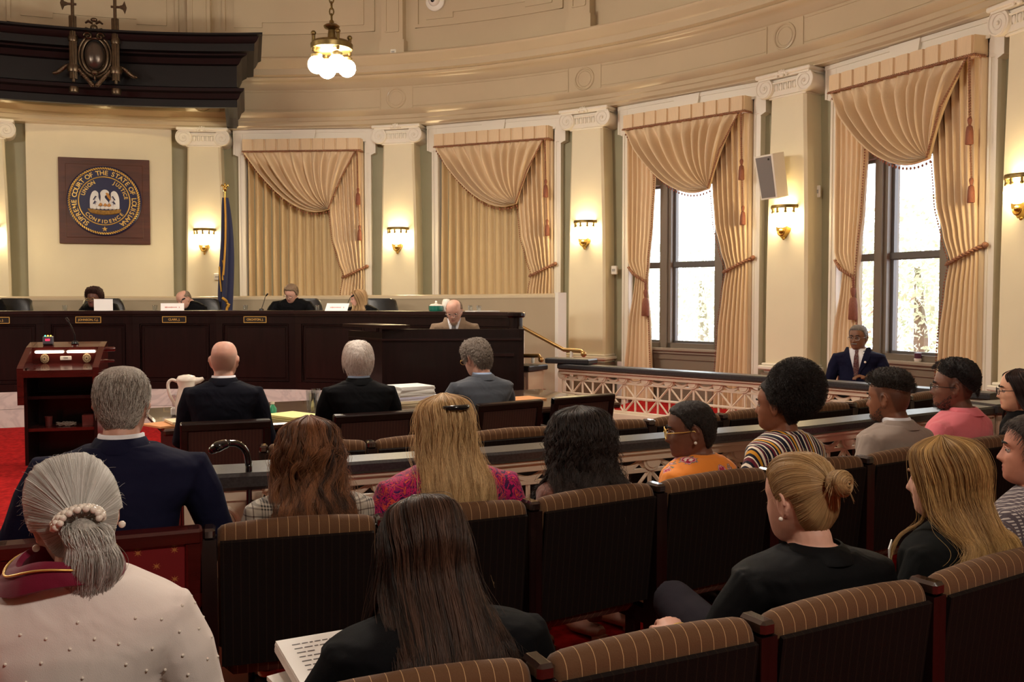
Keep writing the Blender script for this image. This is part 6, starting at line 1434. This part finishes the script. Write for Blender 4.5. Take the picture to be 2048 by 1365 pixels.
FAIR, PINKY, TANS, BR1, BR2, BR3 = (214, 172, 150), (214, 164, 144), (200, 152, 124), (132, 82, 58), (116, 74, 57), (98, 60, 48)
GREYH = ((96, 84, 72), (196, 190, 180))
def row_y(px, py): return at_z(px, py, CH_T).y
# front table
p = person('bald man in dark navy suit seated at the counsel table', 449, 722, 5.80, 8, pitch=2, seat=.45, sw=.238, sk=PINKY, skn='skin_bald', top=NAVYD, collar=NAVYD, shirtcol=WSH, legs=NAVYD, fuzz=((150, 124, 108), .055, .75), vox=.0065); glasses(p, BLACK)
p = person('white-haired man in black suit seated at the counsel table', 716, 724, 6.15, 16, pitch=0, seat=.45, sw=.238, sk=PINKY, skn='skin_pink', top=BLACKC, collar=BLACKC, shirtcol=BLUES, legs=BLACKC, vox=.0065)
cap_hair(p, 'white_hair', (196, 180, 168), (250, 244, 238), thick=.022, lump=.006, seed=2, strands=1600, length=.07, flow='crown', r=.0012, hl=(HL_M[0], [v - (.02 if i > 8 else 0) for i, v in enumerate(HL_M[1])]))
p = person('grey curly-haired man in charcoal suit with glasses leaning over papers', 952, 718, 6.90, 26, hs=1.04, hyaw=42, pitch=14, roll=-4, seat=.45, sw=.245, sk=PINKY, skn='skin_pink', top=GREYC, collar=GREYC, shirtcol=BLUES, legs=GREYC, lean=.08, neck=(-.07, -.11), vox=.0065, arms=[((-.08, .12, -.22), (.04, .25, .02)), ((.08, .08, -.25), (-.04, .24, .02))])
cap_hair(p, 'grey_curls', (74, 62, 54), (170, 158, 146), thick=.026, lump=.016, seed=4, strands=2200, length=.035, flow='crown', r=.0011, curl=1.1, lscale=22); glasses(p, BRASS); eyes(p)
# aisle
p = person('man in navy suit with swept grey hair in red armchair', 246, 814, 3.08, 12, hs=.95, pitch=3, seat=.45, sw=.272, sk=PINKY, skn='skin_ruddy', top=NAVYC, collar=NAVYC, shirtcol=WSH, legs=NAVYC, vox=.005, lean=.10, arms=[((-.13, .02, -.27), (.04, .24, -.02)), ((.09, .06, -.27), (-.03, .24, -.04))])
cap_hair(p, 'swept_grey', (92, 78, 66), (214, 206, 196), thick=.008, seed=6, strands=4600, length=.055, flow='back', r=.0007, top=1.7, hl=(HL_M[0], [v - (.015 if i > 8 else 0) for i, v in enumerate(HL_M[1])]))
# rail row
p = person('woman with long curled red-brown hair in plaid jacket', 618, 908, row_y(615, 1033) + .22, 20, hyaw=14, pitch=2, sw=.225, top=m_plaid(), topname='plaid_jacket', collar=MATS['glen_plaid'], legs=DTR, fem=True, vox=.007, lean=-.06)
long_hair(p, 'auburn', (52, 30, 18), (150, 98, 62), n=7500, clumps=70, zend=-.36, zvar=.07, wx=.118, by=-.19, wy=.10, thick=.026, wave=.02, wf=1.7, curl=.017, seed=11, r=.00055, fz=.022, mid=1.0, flare=.0, clump=.9)
p = person('woman with long golden hair and black hair clip in magenta paisley blouse', 888, 858, row_y(890, 1011) + .22, 24, hyaw=30, pitch=2, sw=.268, square=False, top=m_blotch('magenta_paisley', [(0, (70, 24, 66)), (.2, (196, 30, 96)), (.42, (120, 22, 84)), (.6, (220, 84, 60)), (.72, (150, 24, 90)), (.9, (60, 30, 90))], 16, 2.5, 5), topname='blouse', legs=DTR, fem=True, vox=.007, lean=-.06)
long_hair(p, 'golden', (138, 98, 56), (240, 206, 152), n=7500, clumps=90, zend=-.42, zvar=.08, wx=.118, by=-.20, wy=.08, thick=.019, wave=.018, wf=2.0, curl=.004, seed=12, r=.00055, fz=.025, clump=.7, flare=.0, fa=70)
g = MB(); g.tube([p.toh(.052 * math.cos(a), -.075 - .055 * math.sin(a), .085 - .0 * math.sin(a)) for a in [PI * (.05 + .9 * i / 12) for i in range(13)]], [.004, .007, .009, .01, .01, .01, .01, .01, .01, .009, .008, .007, .004], 8); g.build('hair_clip', mat('clip_black', (20, 20, 22), .2), p.o, 180)
p = person('woman with voluminous long black curls', 1160, 884, row_y(1185, 977) + .22, 26, pitch=2, sw=.21, square=False, sk=BR1, skn='skin_brown', top=cloth('brown_blouse', (96, 54, 40), .8), topname='blouse', legs=DTR, legskin=True, shoe=mat('tan_shoe', (150, 112, 88), .4), fem=True, vox=.008, lean=-.06)
long_hair(p, 'black_curls', (14, 10, 9), (62, 48, 42), n=7000, clumps=330, zend=-.34, zvar=.08, wx=.165, by=-.19, wy=.12, thick=.042, wave=.014, wf=4., curl=.011, seed=13, r=.0007, fz=.03, clump=.8, mid=.9, flare=.02)
p = person('woman with cropped black hair and gold glasses in orange floral blouse', 1380, 862, row_y(1410, 947) + .24, 40, hyaw=84, pitch=6, sw=.205, square=False, sk=BR2, skn='skin_deep', lips=(110, 50, 52), top=m_floral(), topname='blouse', legs=DTR, legskin=True, shoe=mat('nude_shoe', (206, 160, 146), .4), fem=True, vox=.0045, lean=-.03, neck=(-.05, -.095))
cap_hair(p, 'cropped_black', (16, 12, 11), (52, 40, 34), hl=HL_F, thick=.010, lump=.003, seed=8, strands=2600, length=.014, flow='back', r=.0006, curl=1.2); glasses(p, GOLD, True, .027, .022); eyes(p, mat('brow_dark', (20, 14, 12), .8)); earring(p, PEARL, (-1,), .007)
p = person('woman with round black afro hair in multicoloured striped blouse', 1556, 812, row_y(1620, 920) + .22, 30, hyaw=54, pitch=0, sw=.215, square=False, sk=BR1, skn='skin_brown', lips=(150, 84, 74), top=m_stripes(), topname='blouse', legs=DTR, fem=True, vox=.0045, lean=-.05)
cap_hair(p, 'afro', (12, 9, 9), (46, 36, 34), hl=HL_F, thick=.012, seed=9, strands=1200, length=.03, flow='back', r=.0007, curl=.6); blob_hair(p, 'afro', (12, 9, 9), (46, 36, 34), (0, -.085, .085), (.125, .118, .125), n=6500, lump=.02, clen=.026, r=.0007); eyes(p, MATS['brow_dark'])
p = person('man with faded curly top and beard in grey blazer', 1776, 798, row_y(1808, 897) + .22, 32, hyaw=46, pitch=2, sw=.24, sk=BR1, skn='skin_brown2', lips=(140, 80, 70), top=GBLZ, collar=GBLZ, shirtcol=WSH, legs=DTR, vox=.0048, fuzz=((34, 24, 20), .06, .55), lean=-.04)
cap_hair(p, 'curly_top', (14, 11, 10), (58, 46, 38), hl=([0, 40, 60, 80, 100, 130, 180], [.068, .064, .05, .045, .048, .04, .02]), thick=.022, lump=.012, seed=10, strands=3200, length=.03, flow='out', r=.0007, curl=1.2, top=.6, lscale=24, soft=.05); eyes(p, MATS['brow_dark'])
def beard(p, nm, c1, c2, n=800, L=.006, seed=3, goat=False):
    rs = np.random.RandomState(seed); az = rs.uniform(-1.5, 1.5, n * 3) * (.35 if goat else 1.); el = rs.uniform(-1.45, -.15, n * 3); d = dirv(az, el); P = face_disp(surf(d)); jaw = (P[:, 2] < np.interp(np.abs(az), [0, .25, .8, 1.5], [-.085, -.08, -.072, -.03])) | ((np.abs(P[:, 0]) < .028) & (P[:, 2] < -.044) & (P[:, 2] > -.055)); P = P[jaw][:n]; d = d[jaw][:n]; v = d * .5 + np.array([0, .1, -.6]) + rs.normal(0, .35, P.shape); S = np.stack([P + v * (L * t) for t in (0, .35, .7, 1)], 1); curves_obj('beard', list(put(p, S.reshape(-1, 3)).reshape(S.shape)), .0008, .0004, hairmat(nm, c1, c2), p.o)
beard(p, 'curly_top', (14, 11, 10), (58, 46, 38))
p = person('man with short afro and glasses in pink shirt', 1905, 776, row_y(1962, 876) + .22, 34, hyaw=66, pitch=-2, sw=.235, square=False, sk=BR2, skn='skin_deep2', lips=(110, 58, 54), top=PINK, topname='shirt', collar=PINK, legs=DTR, vox=.0048, fuzz=((26, 18, 16), .05, .6), lean=-.04)
cap_hair(p, 'short_afro', (10, 8, 9), (40, 32, 32), hl=([0, 40, 60, 80, 100, 130, 180], [.07, .066, .05, .04, .045, .0, -.04]), thick=.03, lump=.012, seed=15, strands=3400, length=.022, flow='out', r=.0007, curl=1.2, top=.45, lscale=24, soft=.06); glasses(p, BLACK, True, .027, .018); eyes(p, MATS['brow_dark']); beard(p, 'short_afro', (10, 8, 9), (40, 32, 32), 600, .008, 5)
p = person('dark straight-haired woman with black glasses at right edge', 2036, 782, row_y(2095, 857) + .22, 36, hyaw=70, pitch=2, sw=.20, square=False, top=BLK2, topname='sweater', legs=DTR, fem=True, vox=.0055)
long_hair(p, 'dark_straight', (22, 16, 16), (66, 48, 44), n=2600, clumps=60, zend=-.24, zvar=.02, wx=.11, by=-.11, wy=.05, thick=.014, wave=.002, seed=16, r=.0008, fz=.008, fa=68); glasses(p, BLACK); eyes(p, MATS['brow_dark'])
# nearest row
p = person('elderly woman in white beaded cardigan with grey ponytail', 150, 1036, 1.92, 14, hyaw=30, hs=.93, pitch=14, roll=-10, sw=.235, square=False, sk=PINKY, skn='skin_rosy', top=WCARD, topname='cardigan', legs=DTR, fem=True, vox=.005, lean=.0, neck=(-.08, -.09), arms=[((-.08, .05, -.26), (.03, .24, -.06)), ((.085, .03, -.27), (-.03, .24, -.06))])
WCP = p
ho, tp_ = swept_hair(p, 'silver', (128, 120, 110), (228, 226, 222), 183, -8, n=11000, thick=.016, r=.00034, bump=.012, hl=(HL_F[0], [v - (.02 if i > 5 else 0) for i, v in enumerate(HL_F[1])]))
def tail(p, nm, dark, light, base, pts, w0, w1, n, seed, r, wave=.004):
    rs = np.random.RandomState(seed); P = [base] + [base + p.hy @ Vector(q) for q in pts]; C = np.array([tuple(v) for v in cat_rom(P, 6)]); m_ = len(C); t = np.linspace(0, 1, m_); wd = w0 + (w1 - w0) * np.sin(np.clip(t * 1.15, 0, 1) * PI * .75); a = rs.uniform(0, 6.28, n); q = np.sqrt(rs.uniform(.55, 1, n)); out = C[:, None, :] + (np.stack([np.cos(a), np.sin(a) * .75, 0 * a], -1) * q[:, None])[None] * wd[:, None, None] + wave * np.sin(t * 9)[:, None, None] * rs.normal(0, 1, (1, n, 3)); R3 = np.array(p.hy)
    g = MB(); g.tube([tuple(c) for c in C], list(wd * .74), 14, flat=(.8, 1)); o = g.build('ponytail', capmat(nm, dark, light), p.o, 180); curves_obj('hair_strands', [out[:, i] for i in range(n)], r, r * .5, hairmat(nm, dark, light), o)
def flyaway(p, nm, dark, light, n, L, r, seed, o):
    rs = np.random.RandomState(seed); d = dirv(rs.uniform(-PI, PI, n * 2), rs.uniform(-.3, 1.5, n * 2)); d = d[(surf(d)[:, 2] > .0) & (d[:, 1] < .45)][:n]; n = len(d); q = surf(d, .012); v = d * .35 + rs.normal(0, .9, d.shape); S = [q]
    for i in range(9):
        v = v / np.linalg.norm(v, axis=1, keepdims=True); v = v + rs.normal(0, .35, d.shape) * (1 - i / 12) + np.array([0, 0, -.08]); q = q + v / np.linalg.norm(v, axis=1, keepdims=True) * (L / 9); rr = np.linalg.norm(q, axis=1); dd = q / rr[:, None]; q = dd * np.maximum(rr, HRi(dd) + .014)[:, None]; S.append(q)
    Z = np.stack(S, 1); curves_obj('stray_hairs', list(put(p, Z.reshape(-1, 3)).reshape(Z.shape)), r, r * .5, hairmat(nm, dark, light), o)
flyaway(p, 'silver', (128, 120, 110), (228, 226, 222), 220, .03, .0003, 77, ho)
tail(p, 'silver', (128, 120, 110), (228, 226, 222), tp_, [(.012, -.03, -.02), (.02, -.035, -.07), (.012, -.02, -.125), (0, .01, -.155)], .026, .05, 3500, 21, .00045)
g = MB(); rs = random.Random(4); bx = Matrix.Translation(tp_) @ p.hr.to_4x4()
for j, (yy, cnt, rr) in enumerate(((-.006, 10, .042), (-.018, 10, .040), (-.028, 8, .033), (.006, 10, .043))):
    for i in range(cnt):
        a = PI * (-.08 + 1.16 * (i + .5 * (j % 2)) / cnt); g.sph((rr * math.cos(a) * 1.05, yy, .006 + rr * .62 * math.sin(a)), .0068, 10, 8, bx)
g.build('pearl_hair_clip', PEARL, p.o, 180, label='pearl beaded hair clip'); earring(p, PEARL, (-1, 1), .0075)
# scarf and pearls of the cardigan
g = MB(); SC_M = cloth('burgundy_scarf', (112, 22, 48), .7, .6); rows = []
for h_, r1, r2 in ((.02, .072, .074), (.032, .08, .082), (.026, .092, .094), (.004, .110, .104), (-.014, .118, .106), (-.018, .11, .098), (.0, .09, .08)):
    rows.append([p.N + Vector((math.cos(a) * r1 - .03, math.sin(a) * r2 - .012, h_ + .008 * math.sin(3 * a + h_ * 20) + .07 * math.cos(a) * r1)) for a in [2 * PI * k / 40 for k in range(40)]])
g.rings(rows, True, False, True); sc = g.build('scarf', SC_M, p.o, 60)
g = MB(); g.tube([p.N + Vector((math.cos(a) * .101 - .03, math.sin(a) * .101 - .012,   .02 + .008 * math.sin(3 * a + .5) + .007 * math.cos(a))) for a in [2 * PI * k / 48 for k in range(48)]], .0024, 6, loop=True); g.build('gold_edge', GOLD, sc, 180)
def scatter_dots(p, n, r, seed):
    me = p.top.data; rs = np.random.RandomState(seed); co = np.empty(len(me.vertices) * 3, np.float32); me.vertices.foreach_get('co', co); co = co.reshape(-1, 3); no = np.empty_like(co.ravel()); me.vertex_normals.foreach_get('vector', no); no = no.reshape(-1, 3); idx = []; per = rs.permutation(len(co))
    P = []
    for i in per:
        q = co[i]
        if q[2] < p.seat + .1 or q[2] > p.N.z - .075: continue
        if all((q[0] - k[0])**2 + (q[1] - k[1])**2 + (q[2] - k[2])**2 > .043**2 for k in P): P.append(q); idx.append(i)
        if len(P) >= n: break
    g = MB()
    for i in idx: c = co[i] + no[i] * r * .3; g.sph(tuple(c), r, 8, 6)
    o = g.build('pearl_buttons', PEARL, p.top, 180); o['kind'] = 'stuff'
scatter_dots(p, 300, .003, 5)
p = person('brunette woman in black jacket bent over a stack of papers', 848, 1106, 2.08, 24, hyaw=20, pitch=22, sw=.252, top=BLACKC, topname='jacket', legs=DTR, fem=True, vox=.006, lean=.04, neck=(-.085, -.095), arms=[((-.10, .08, -.22), (.0, .24, -.02)), ((.08, .06, -.25), (-.05, .22, -.03))])
BRP = p
long_hair(p, 'brunette', (24, 16, 13), (88, 60, 45), n=8000, clumps=90, zend=-.34, zvar=.12, wx=.122, by=-.225, wy=.10, thick=.016, wave=.012, wf=1.3, seed=22, r=.00042, fz=.015, clump=.72, flare=.03, fa=66)
p = person('blonde woman with hair in a bun and pearl earring in black blazer', 1597, 1000, 2.60, 20, hyaw=32, pitch=6, sw=.25, sk=PINKY, skn='skin_rosy2', top=cloth('black_blazer', (13, 13, 15), .7, .5, .03), topname='blazer', collar=MATS['black_blazer'], legs=cloth('slate_trousers', (38, 35, 42), sheen=.05), fem=True, vox=.0042, lean=.0, cross=True, neck=(-.06, -.112), arms=[((-.10, .10, -.23), (.06, .22, .02)), ((.08, .05, -.25), (-.05, .22, -.03))])
ho, tp_ = swept_hair(p, 'dark_blonde', (98, 72, 44), (200, 164, 114), 182, 22, n=7000, thick=.009, r=.0004, bump=.006)
flyaway(p, 'dark_blonde', (98, 72, 44), (200, 164, 114), 200, .022, .0003, 78, ho)
g = MB(); bc = tp_ + p.hr @ Vector((0, -.022, .006)); BR = p.hr.to_4x4(); rows = []
g.sph((0, 0, 0), (.036, .03, .036), 20, 14, Matrix.Translation(bc) @ BR); bo = g.build('hair_bun', capmat('dark_blonde', (98, 72, 44), (200, 164, 114)), p.o, 180)
rs = np.random.RandomState(3); S = []
for i in range(1500):
    a0 = rs.uniform(0, 6.28); k = rs.uniform(.02, 1.) ** .6; tl = rs.normal(0, .25); a = a0 + np.linspace(0, 3.4, 14); rr = .036 * k; S.append(np.array([tuple(bc + p.hr @ Vector((rr * math.cos(q) * (1 + .08 * math.sin(3 * q)), -.034 * math.sqrt(max(0, 1 - (k * .93)**2)) - .004 + .006 * tl * math.sin(q), rr * math.sin(q)))) for q in a]))
for i in range(36):
    d = rs.normal(0, 1, 3); d /= np.linalg.norm(d); S.append(np.array([tuple(bc + p.hr @ Vector((d * (.034 + .018 * t) + np.array([0, 0, -.02 * t * t])))) for t in np.linspace(0, 1, 14)]))
curves_obj('hair_strands', S, .0005, .0003, hairmat('dark_blonde', (98, 72, 44), (200, 164, 114)), bo); earring(p, PEARL, (-1,), .006)
c = p.toh(0, 0, 0); g = MB(); w0 = p.W[0]; g.tube([w0 + Vector((.0, 0, .0)) + (p.E[0] - w0).normalized() * .035 + (Vector((math.cos(a), 0, math.sin(a))) * .047) for a in [2 * PI * i / 24 for i in range(24)]], .004, 6, loop=True); g.build('bracelet', GOLD, p.o, 180)
p = person('blonde woman with loose shoulder-length hair in black cardigan', 1888, 958, 2.82, 30, hyaw=52, pitch=4, sw=.215, square=False, sk=PINKY, skn='skin_rosy3', top=cloth('black_cardigan', (11, 12, 12), .8, .5, .03), topname='cardigan', legs=DTR, fem=True, vox=.005, lean=-.04, neck=(-.06, -.112))
long_hair(p, 'honey_blonde', (112, 80, 44), (212, 172, 110), n=8000, clumps=90, zend=-.25, zvar=.07, wx=.125, by=-.19, wy=.12, thick=.020, wave=.012, wf=1.2, seed=24, r=.00045, fz=.02, clump=.7, flare=.03, fa=58); eyes(p, mat('brow_light', (150, 110, 76), .8))
g = MB(); x, z = -.10, p.N.z - .13; y = torso_y(p, x, z, .024); g.box((0, 0, 0), (.06, .003, .085), Matrix.Translation((x - .02, y, z)) @ Matrix.Rotation(R_(30), 4, 'Z') @ Matrix.Rotation(R_(-16), 4, 'Y')); bd = g.build('name_badge', WHITE, p.o, 0); g = MB(); g.box((0, .0025, -.01), (.04, .002, .04), Matrix.Translation((x - .02, y, z)) @ Matrix.Rotation(R_(30), 4, 'Z') @ Matrix.Rotation(R_(-16), 4, 'Y')); g.build('badge_photo', mat('badge_dark', (60, 44, 60), .5), bd, 0)
p = person('man in checked shirt cut off by right picture edge', 2066, 904, 3.25, 34, hyaw=62, pitch=-2, sw=.25, square=False, sk=(204, 140, 116), skn='skin_ruddy2', top=m_check(), topname='shirt', collar=MATS['checked_shirt'], legs=DTR, vox=.0048, lean=-.04)
cap_hair(p, 'short_dark', (26, 20, 18), (84, 70, 62), thick=.012, seed=25, strands=2600, length=.03, flow='crown', r=.0006); eyes(p, MATS['brow_dark'])
# judges
def judge(label, px, py, r, yaw, sw=.25, **k):
    q = on_ring(px, py, r); sw = max(sw, .26); return person(label, px, py, q.y, yaw, seat=.46, floor=.40, sw=sw, top=ROBE, topname='robe', square=False, legs=ROBE, vox=.0085, lean=.16, low=.03, arms=[((-.13, .10, -.22), (.06, .24, .04)), ((.13, .10, -.22), (-.06, .24, .04))], **k)
p = judge('judge with dark rounded hair and glasses behind white board', 188, 599, 6.98, 168, neck=(-.12, -.005), hyaw=176, sk=BR3, skn='skin_judge', lips=(120, 60, 56), fem=True)
cap_hair(p, 'dark_brown_set', (24, 12, 10), (74, 34, 26), hl=HL_F, thick=.042, lump=.012, seed=31, strands=1200, length=.03, flow='down', r=.0014, curl=.8, top=.4)
for s in (-1, 1): pass
glasses(p, BRASS); eyes(p); front_wear(p, WSH, None, None, .14, .05)
g = MB(); 
p = judge('balding judge in black robe looking down past a white card', 367, 600, 6.98, 180, neck=(-.11, -.01), hyaw=150, pitch=20, sk=PINKY, skn='skin_pink', roll=6)
cap_hair(p, 'thin_grey', (110, 92, 76), (168, 150, 130), hl=HL_B, thick=.008, seed=32, strands=700, length=.03, flow='back', r=.0013, crown=((0, .35, 1), 42)); eyes(p)
p = judge('grey-haired judge with white collar and glasses reading downward', 582, 588, 6.98, 186, neck=(-.08, -.05), hyaw=168, pitch=26, roll=-4, sw=.275, sk=PINKY, skn='skin_pink', shirtcol=WSH)
cap_hair(p, 'brown_grey', (92, 70, 52), (164, 140, 116), thick=.016, seed=33, strands=900, length=.05, flow='back', r=.0013); glasses(p, CHROME); eyes(p); front_wear(p, WSH, None, None, .06, .03)
p = judge('blonde female judge turned in profile beside white card', 716, 598, 6.98, 165, neck=(-.06, -.07), hyaw=108, pitch=8, sw=.225, sk=(226, 170, 150), skn='skin_f', fem=True)
long_hair(p, 'blonde_judge', (130, 96, 60), (214, 180, 134), n=1500, clumps=50, zend=-.26, zvar=.03, wx=.10, by=-.10, wy=.09, thick=.016, seed=34, r=.0014, fz=.02, fa=62); eyes(p)
p = judge('robed judge cut off by the left picture edge', -46, 586, 6.95, 182, neck=(-.10, -.03), sk=PINKY, skn='skin_pink', sw=.27)
cap_hair(p, 'thin_grey', (110, 92, 76), (168, 150, 130), thick=.012, seed=35, strands=0)
# clerk and guard
p = person('clerk with receding hair in brown tweed jacket reading', 908, 624, 10.25, 178, hyaw=172, pitch=20, roll=2, seat=.46, floor=.2, sw=.262, sk=PINKY, skn='skin_clerk', top=BROWNC, collar=BROWNC, shirtcol=WSH, legs=DTR, vox=.0085, lean=.12, hs=1.04, neck=(-.07, -.078), fuzz=((176, 120, 92), .06, .2)); front_wear(p, WSH, TIE2, BROWNC, .26, .07, PEARL); glasses(p, CHROME); eyes(p)
cap_hair(p, 'sandy_grey', (104, 84, 66), (160, 138, 116), hl=HL_B, thick=.010, seed=36, strands=600, length=.03, flow='back', r=.0014, crown=((0, .5, 1), 55)); beard(p, 'ginger_grey', (140, 100, 74), (190, 160, 136), 500, .016, 7, True)
g = MB(); q0 = p.MW.translation; g.box((0, .22, .40), (.5, .48, .1), None, .03); g.box((0, -.08, .72), (.46, .08, .5), None, .03); g.tube([(0, .2, .36), (0, .2, .03)], .03, 8); g.lathe([(.001, 0), (.26, 0), (.24, .03), (.001, .04)], 16, Matrix.Translation((0, .2, 0))); o = g.build('clerk_chair', BLEATHER, None, 40, T(q0.x, q0.y, 0.2, R_(178))); tag(o, 'black chair under the clerk behind the desk', 'chair')
p = person('seated guard in navy blazer and tie with hand at waist', 1716, 676, 9.35, 150, hyaw=138, pitch=2, seat=.36, floor=.2, sw=.255, sk=(122, 82, 60), skn='skin_guard', lips=(120, 70, 62), top=NAVYC, collar=NAVYC, shirtcol=WSH, legs=DTR, vox=.0075, belly=.02, arms=[((-.07, .02, -.22), (.17, .17, .06)), ((.08, .02, -.25), (-.03, .2, -.05))], neck=(-.04, -.115)); front_wear(p, WSH, TIE1, NAVYC, .28, .075, PEARL)
cap_hair(p, 'short_grey_curl', (70, 64, 60), (150, 142, 136), thick=.009, seed=37, strands=900, length=.014, flow='back', r=.0012, curl=1.2); glasses(p, CHROME); eyes(p, MATS['brow_dark'])
g = MB(); rs = np.random.RandomState(2); S = []
for i in range(160):
    x = rs.uniform(-.026, .026); S.append(np.array([tuple(p.toh(x + x * .15 * t, .103 + .004 * t - abs(x) * .25, -.049 - .009 * t)) for t in (0, .5, 1)]))
curves_obj('moustache', S, .0013, .0008, hairmat('short_grey_curl', (70, 64, 60), (150, 142, 136)), p.o)
g = MB(); x, z = -.12, p.N.z - .27; y = torso_y(p, x, z, .03); g.box((x, y, z), (.05, .004, .05)); g.build('breast_badge', GOLD, p.o, 0)
q0 = p.MW.translation; t = thing('side_chair', 'white-rimmed side chair behind the seated guard', 'chair', T(q0.x, q0.y, .2, R_(150)))
g = MB(); g.box((0, .2, .32), (.5, .48, .05), None, .02); g.build('seat', mat('chair_maroon', (70, 24, 26), .7), t, 40); g = MB(); g.tube([(-.27, -.13, .36), (-.29, -.16, .62), (-.2, -.19, .76), (0, -.2, .79), (.2, -.19, .76), (.29, -.16, .62), (.27, -.13, .36)], .022, 8); g.build('back_rim', TRIM, t, 180); g = MB(); g.box((0, -.175, .56), (.46, .03, .36), None, .01); g.build('back_pad', MATS['chair_maroon'], t, 20)
for sx in (-.22, .22):
    for y in (-.02, .4): g = MB(); g.tube([(sx, y, .3), (sx, y, 0)], .018, 8); g.build('leg', TRIM, t, 40)
# papers in the brunette's lap
q = at_y(556, 1283, 2.42) + Matrix.Rotation(R_(28), 3, 'Z') @ Vector((.125, -.155, -.02)); t = thing('printed_pages', 'thick stack of printed white pages in the brunette lap', 'papers', Matrix.Translation(q) @ Matrix.Rotation(R_(28), 4, 'Z') @ Matrix.Rotation(R_(6), 4, 'X'))
g = MB()
for i in range(6): g.box((rs.uniform(-.003, .003), rs.uniform(-.003, .003), -.004 - i * .005), (.26, .34, .0046))
g.build('pages', WHITE, t, 0); g = MB(); rr = random.Random(6)
for i in range(12):
    x = -.095; 
    while x < .09:
        q = rr.uniform(.008, .024); 
        if rr.random() < .9 and not (i in (3, 8) and x > 0): g.box((x + q / 2, .13 - i * .024, -.0008), (q, .003, .001))
        x += q + .005
g.build('print', mat('grey_print', (130, 130, 134), .7), t, 0)
g = MB(); g.box((-.02, -.05, -.06), (.26, .34, .012), Matrix.Rotation(R_(10), 4, 'Z')); g.build('lower_pages', PAPERE, t, 0)
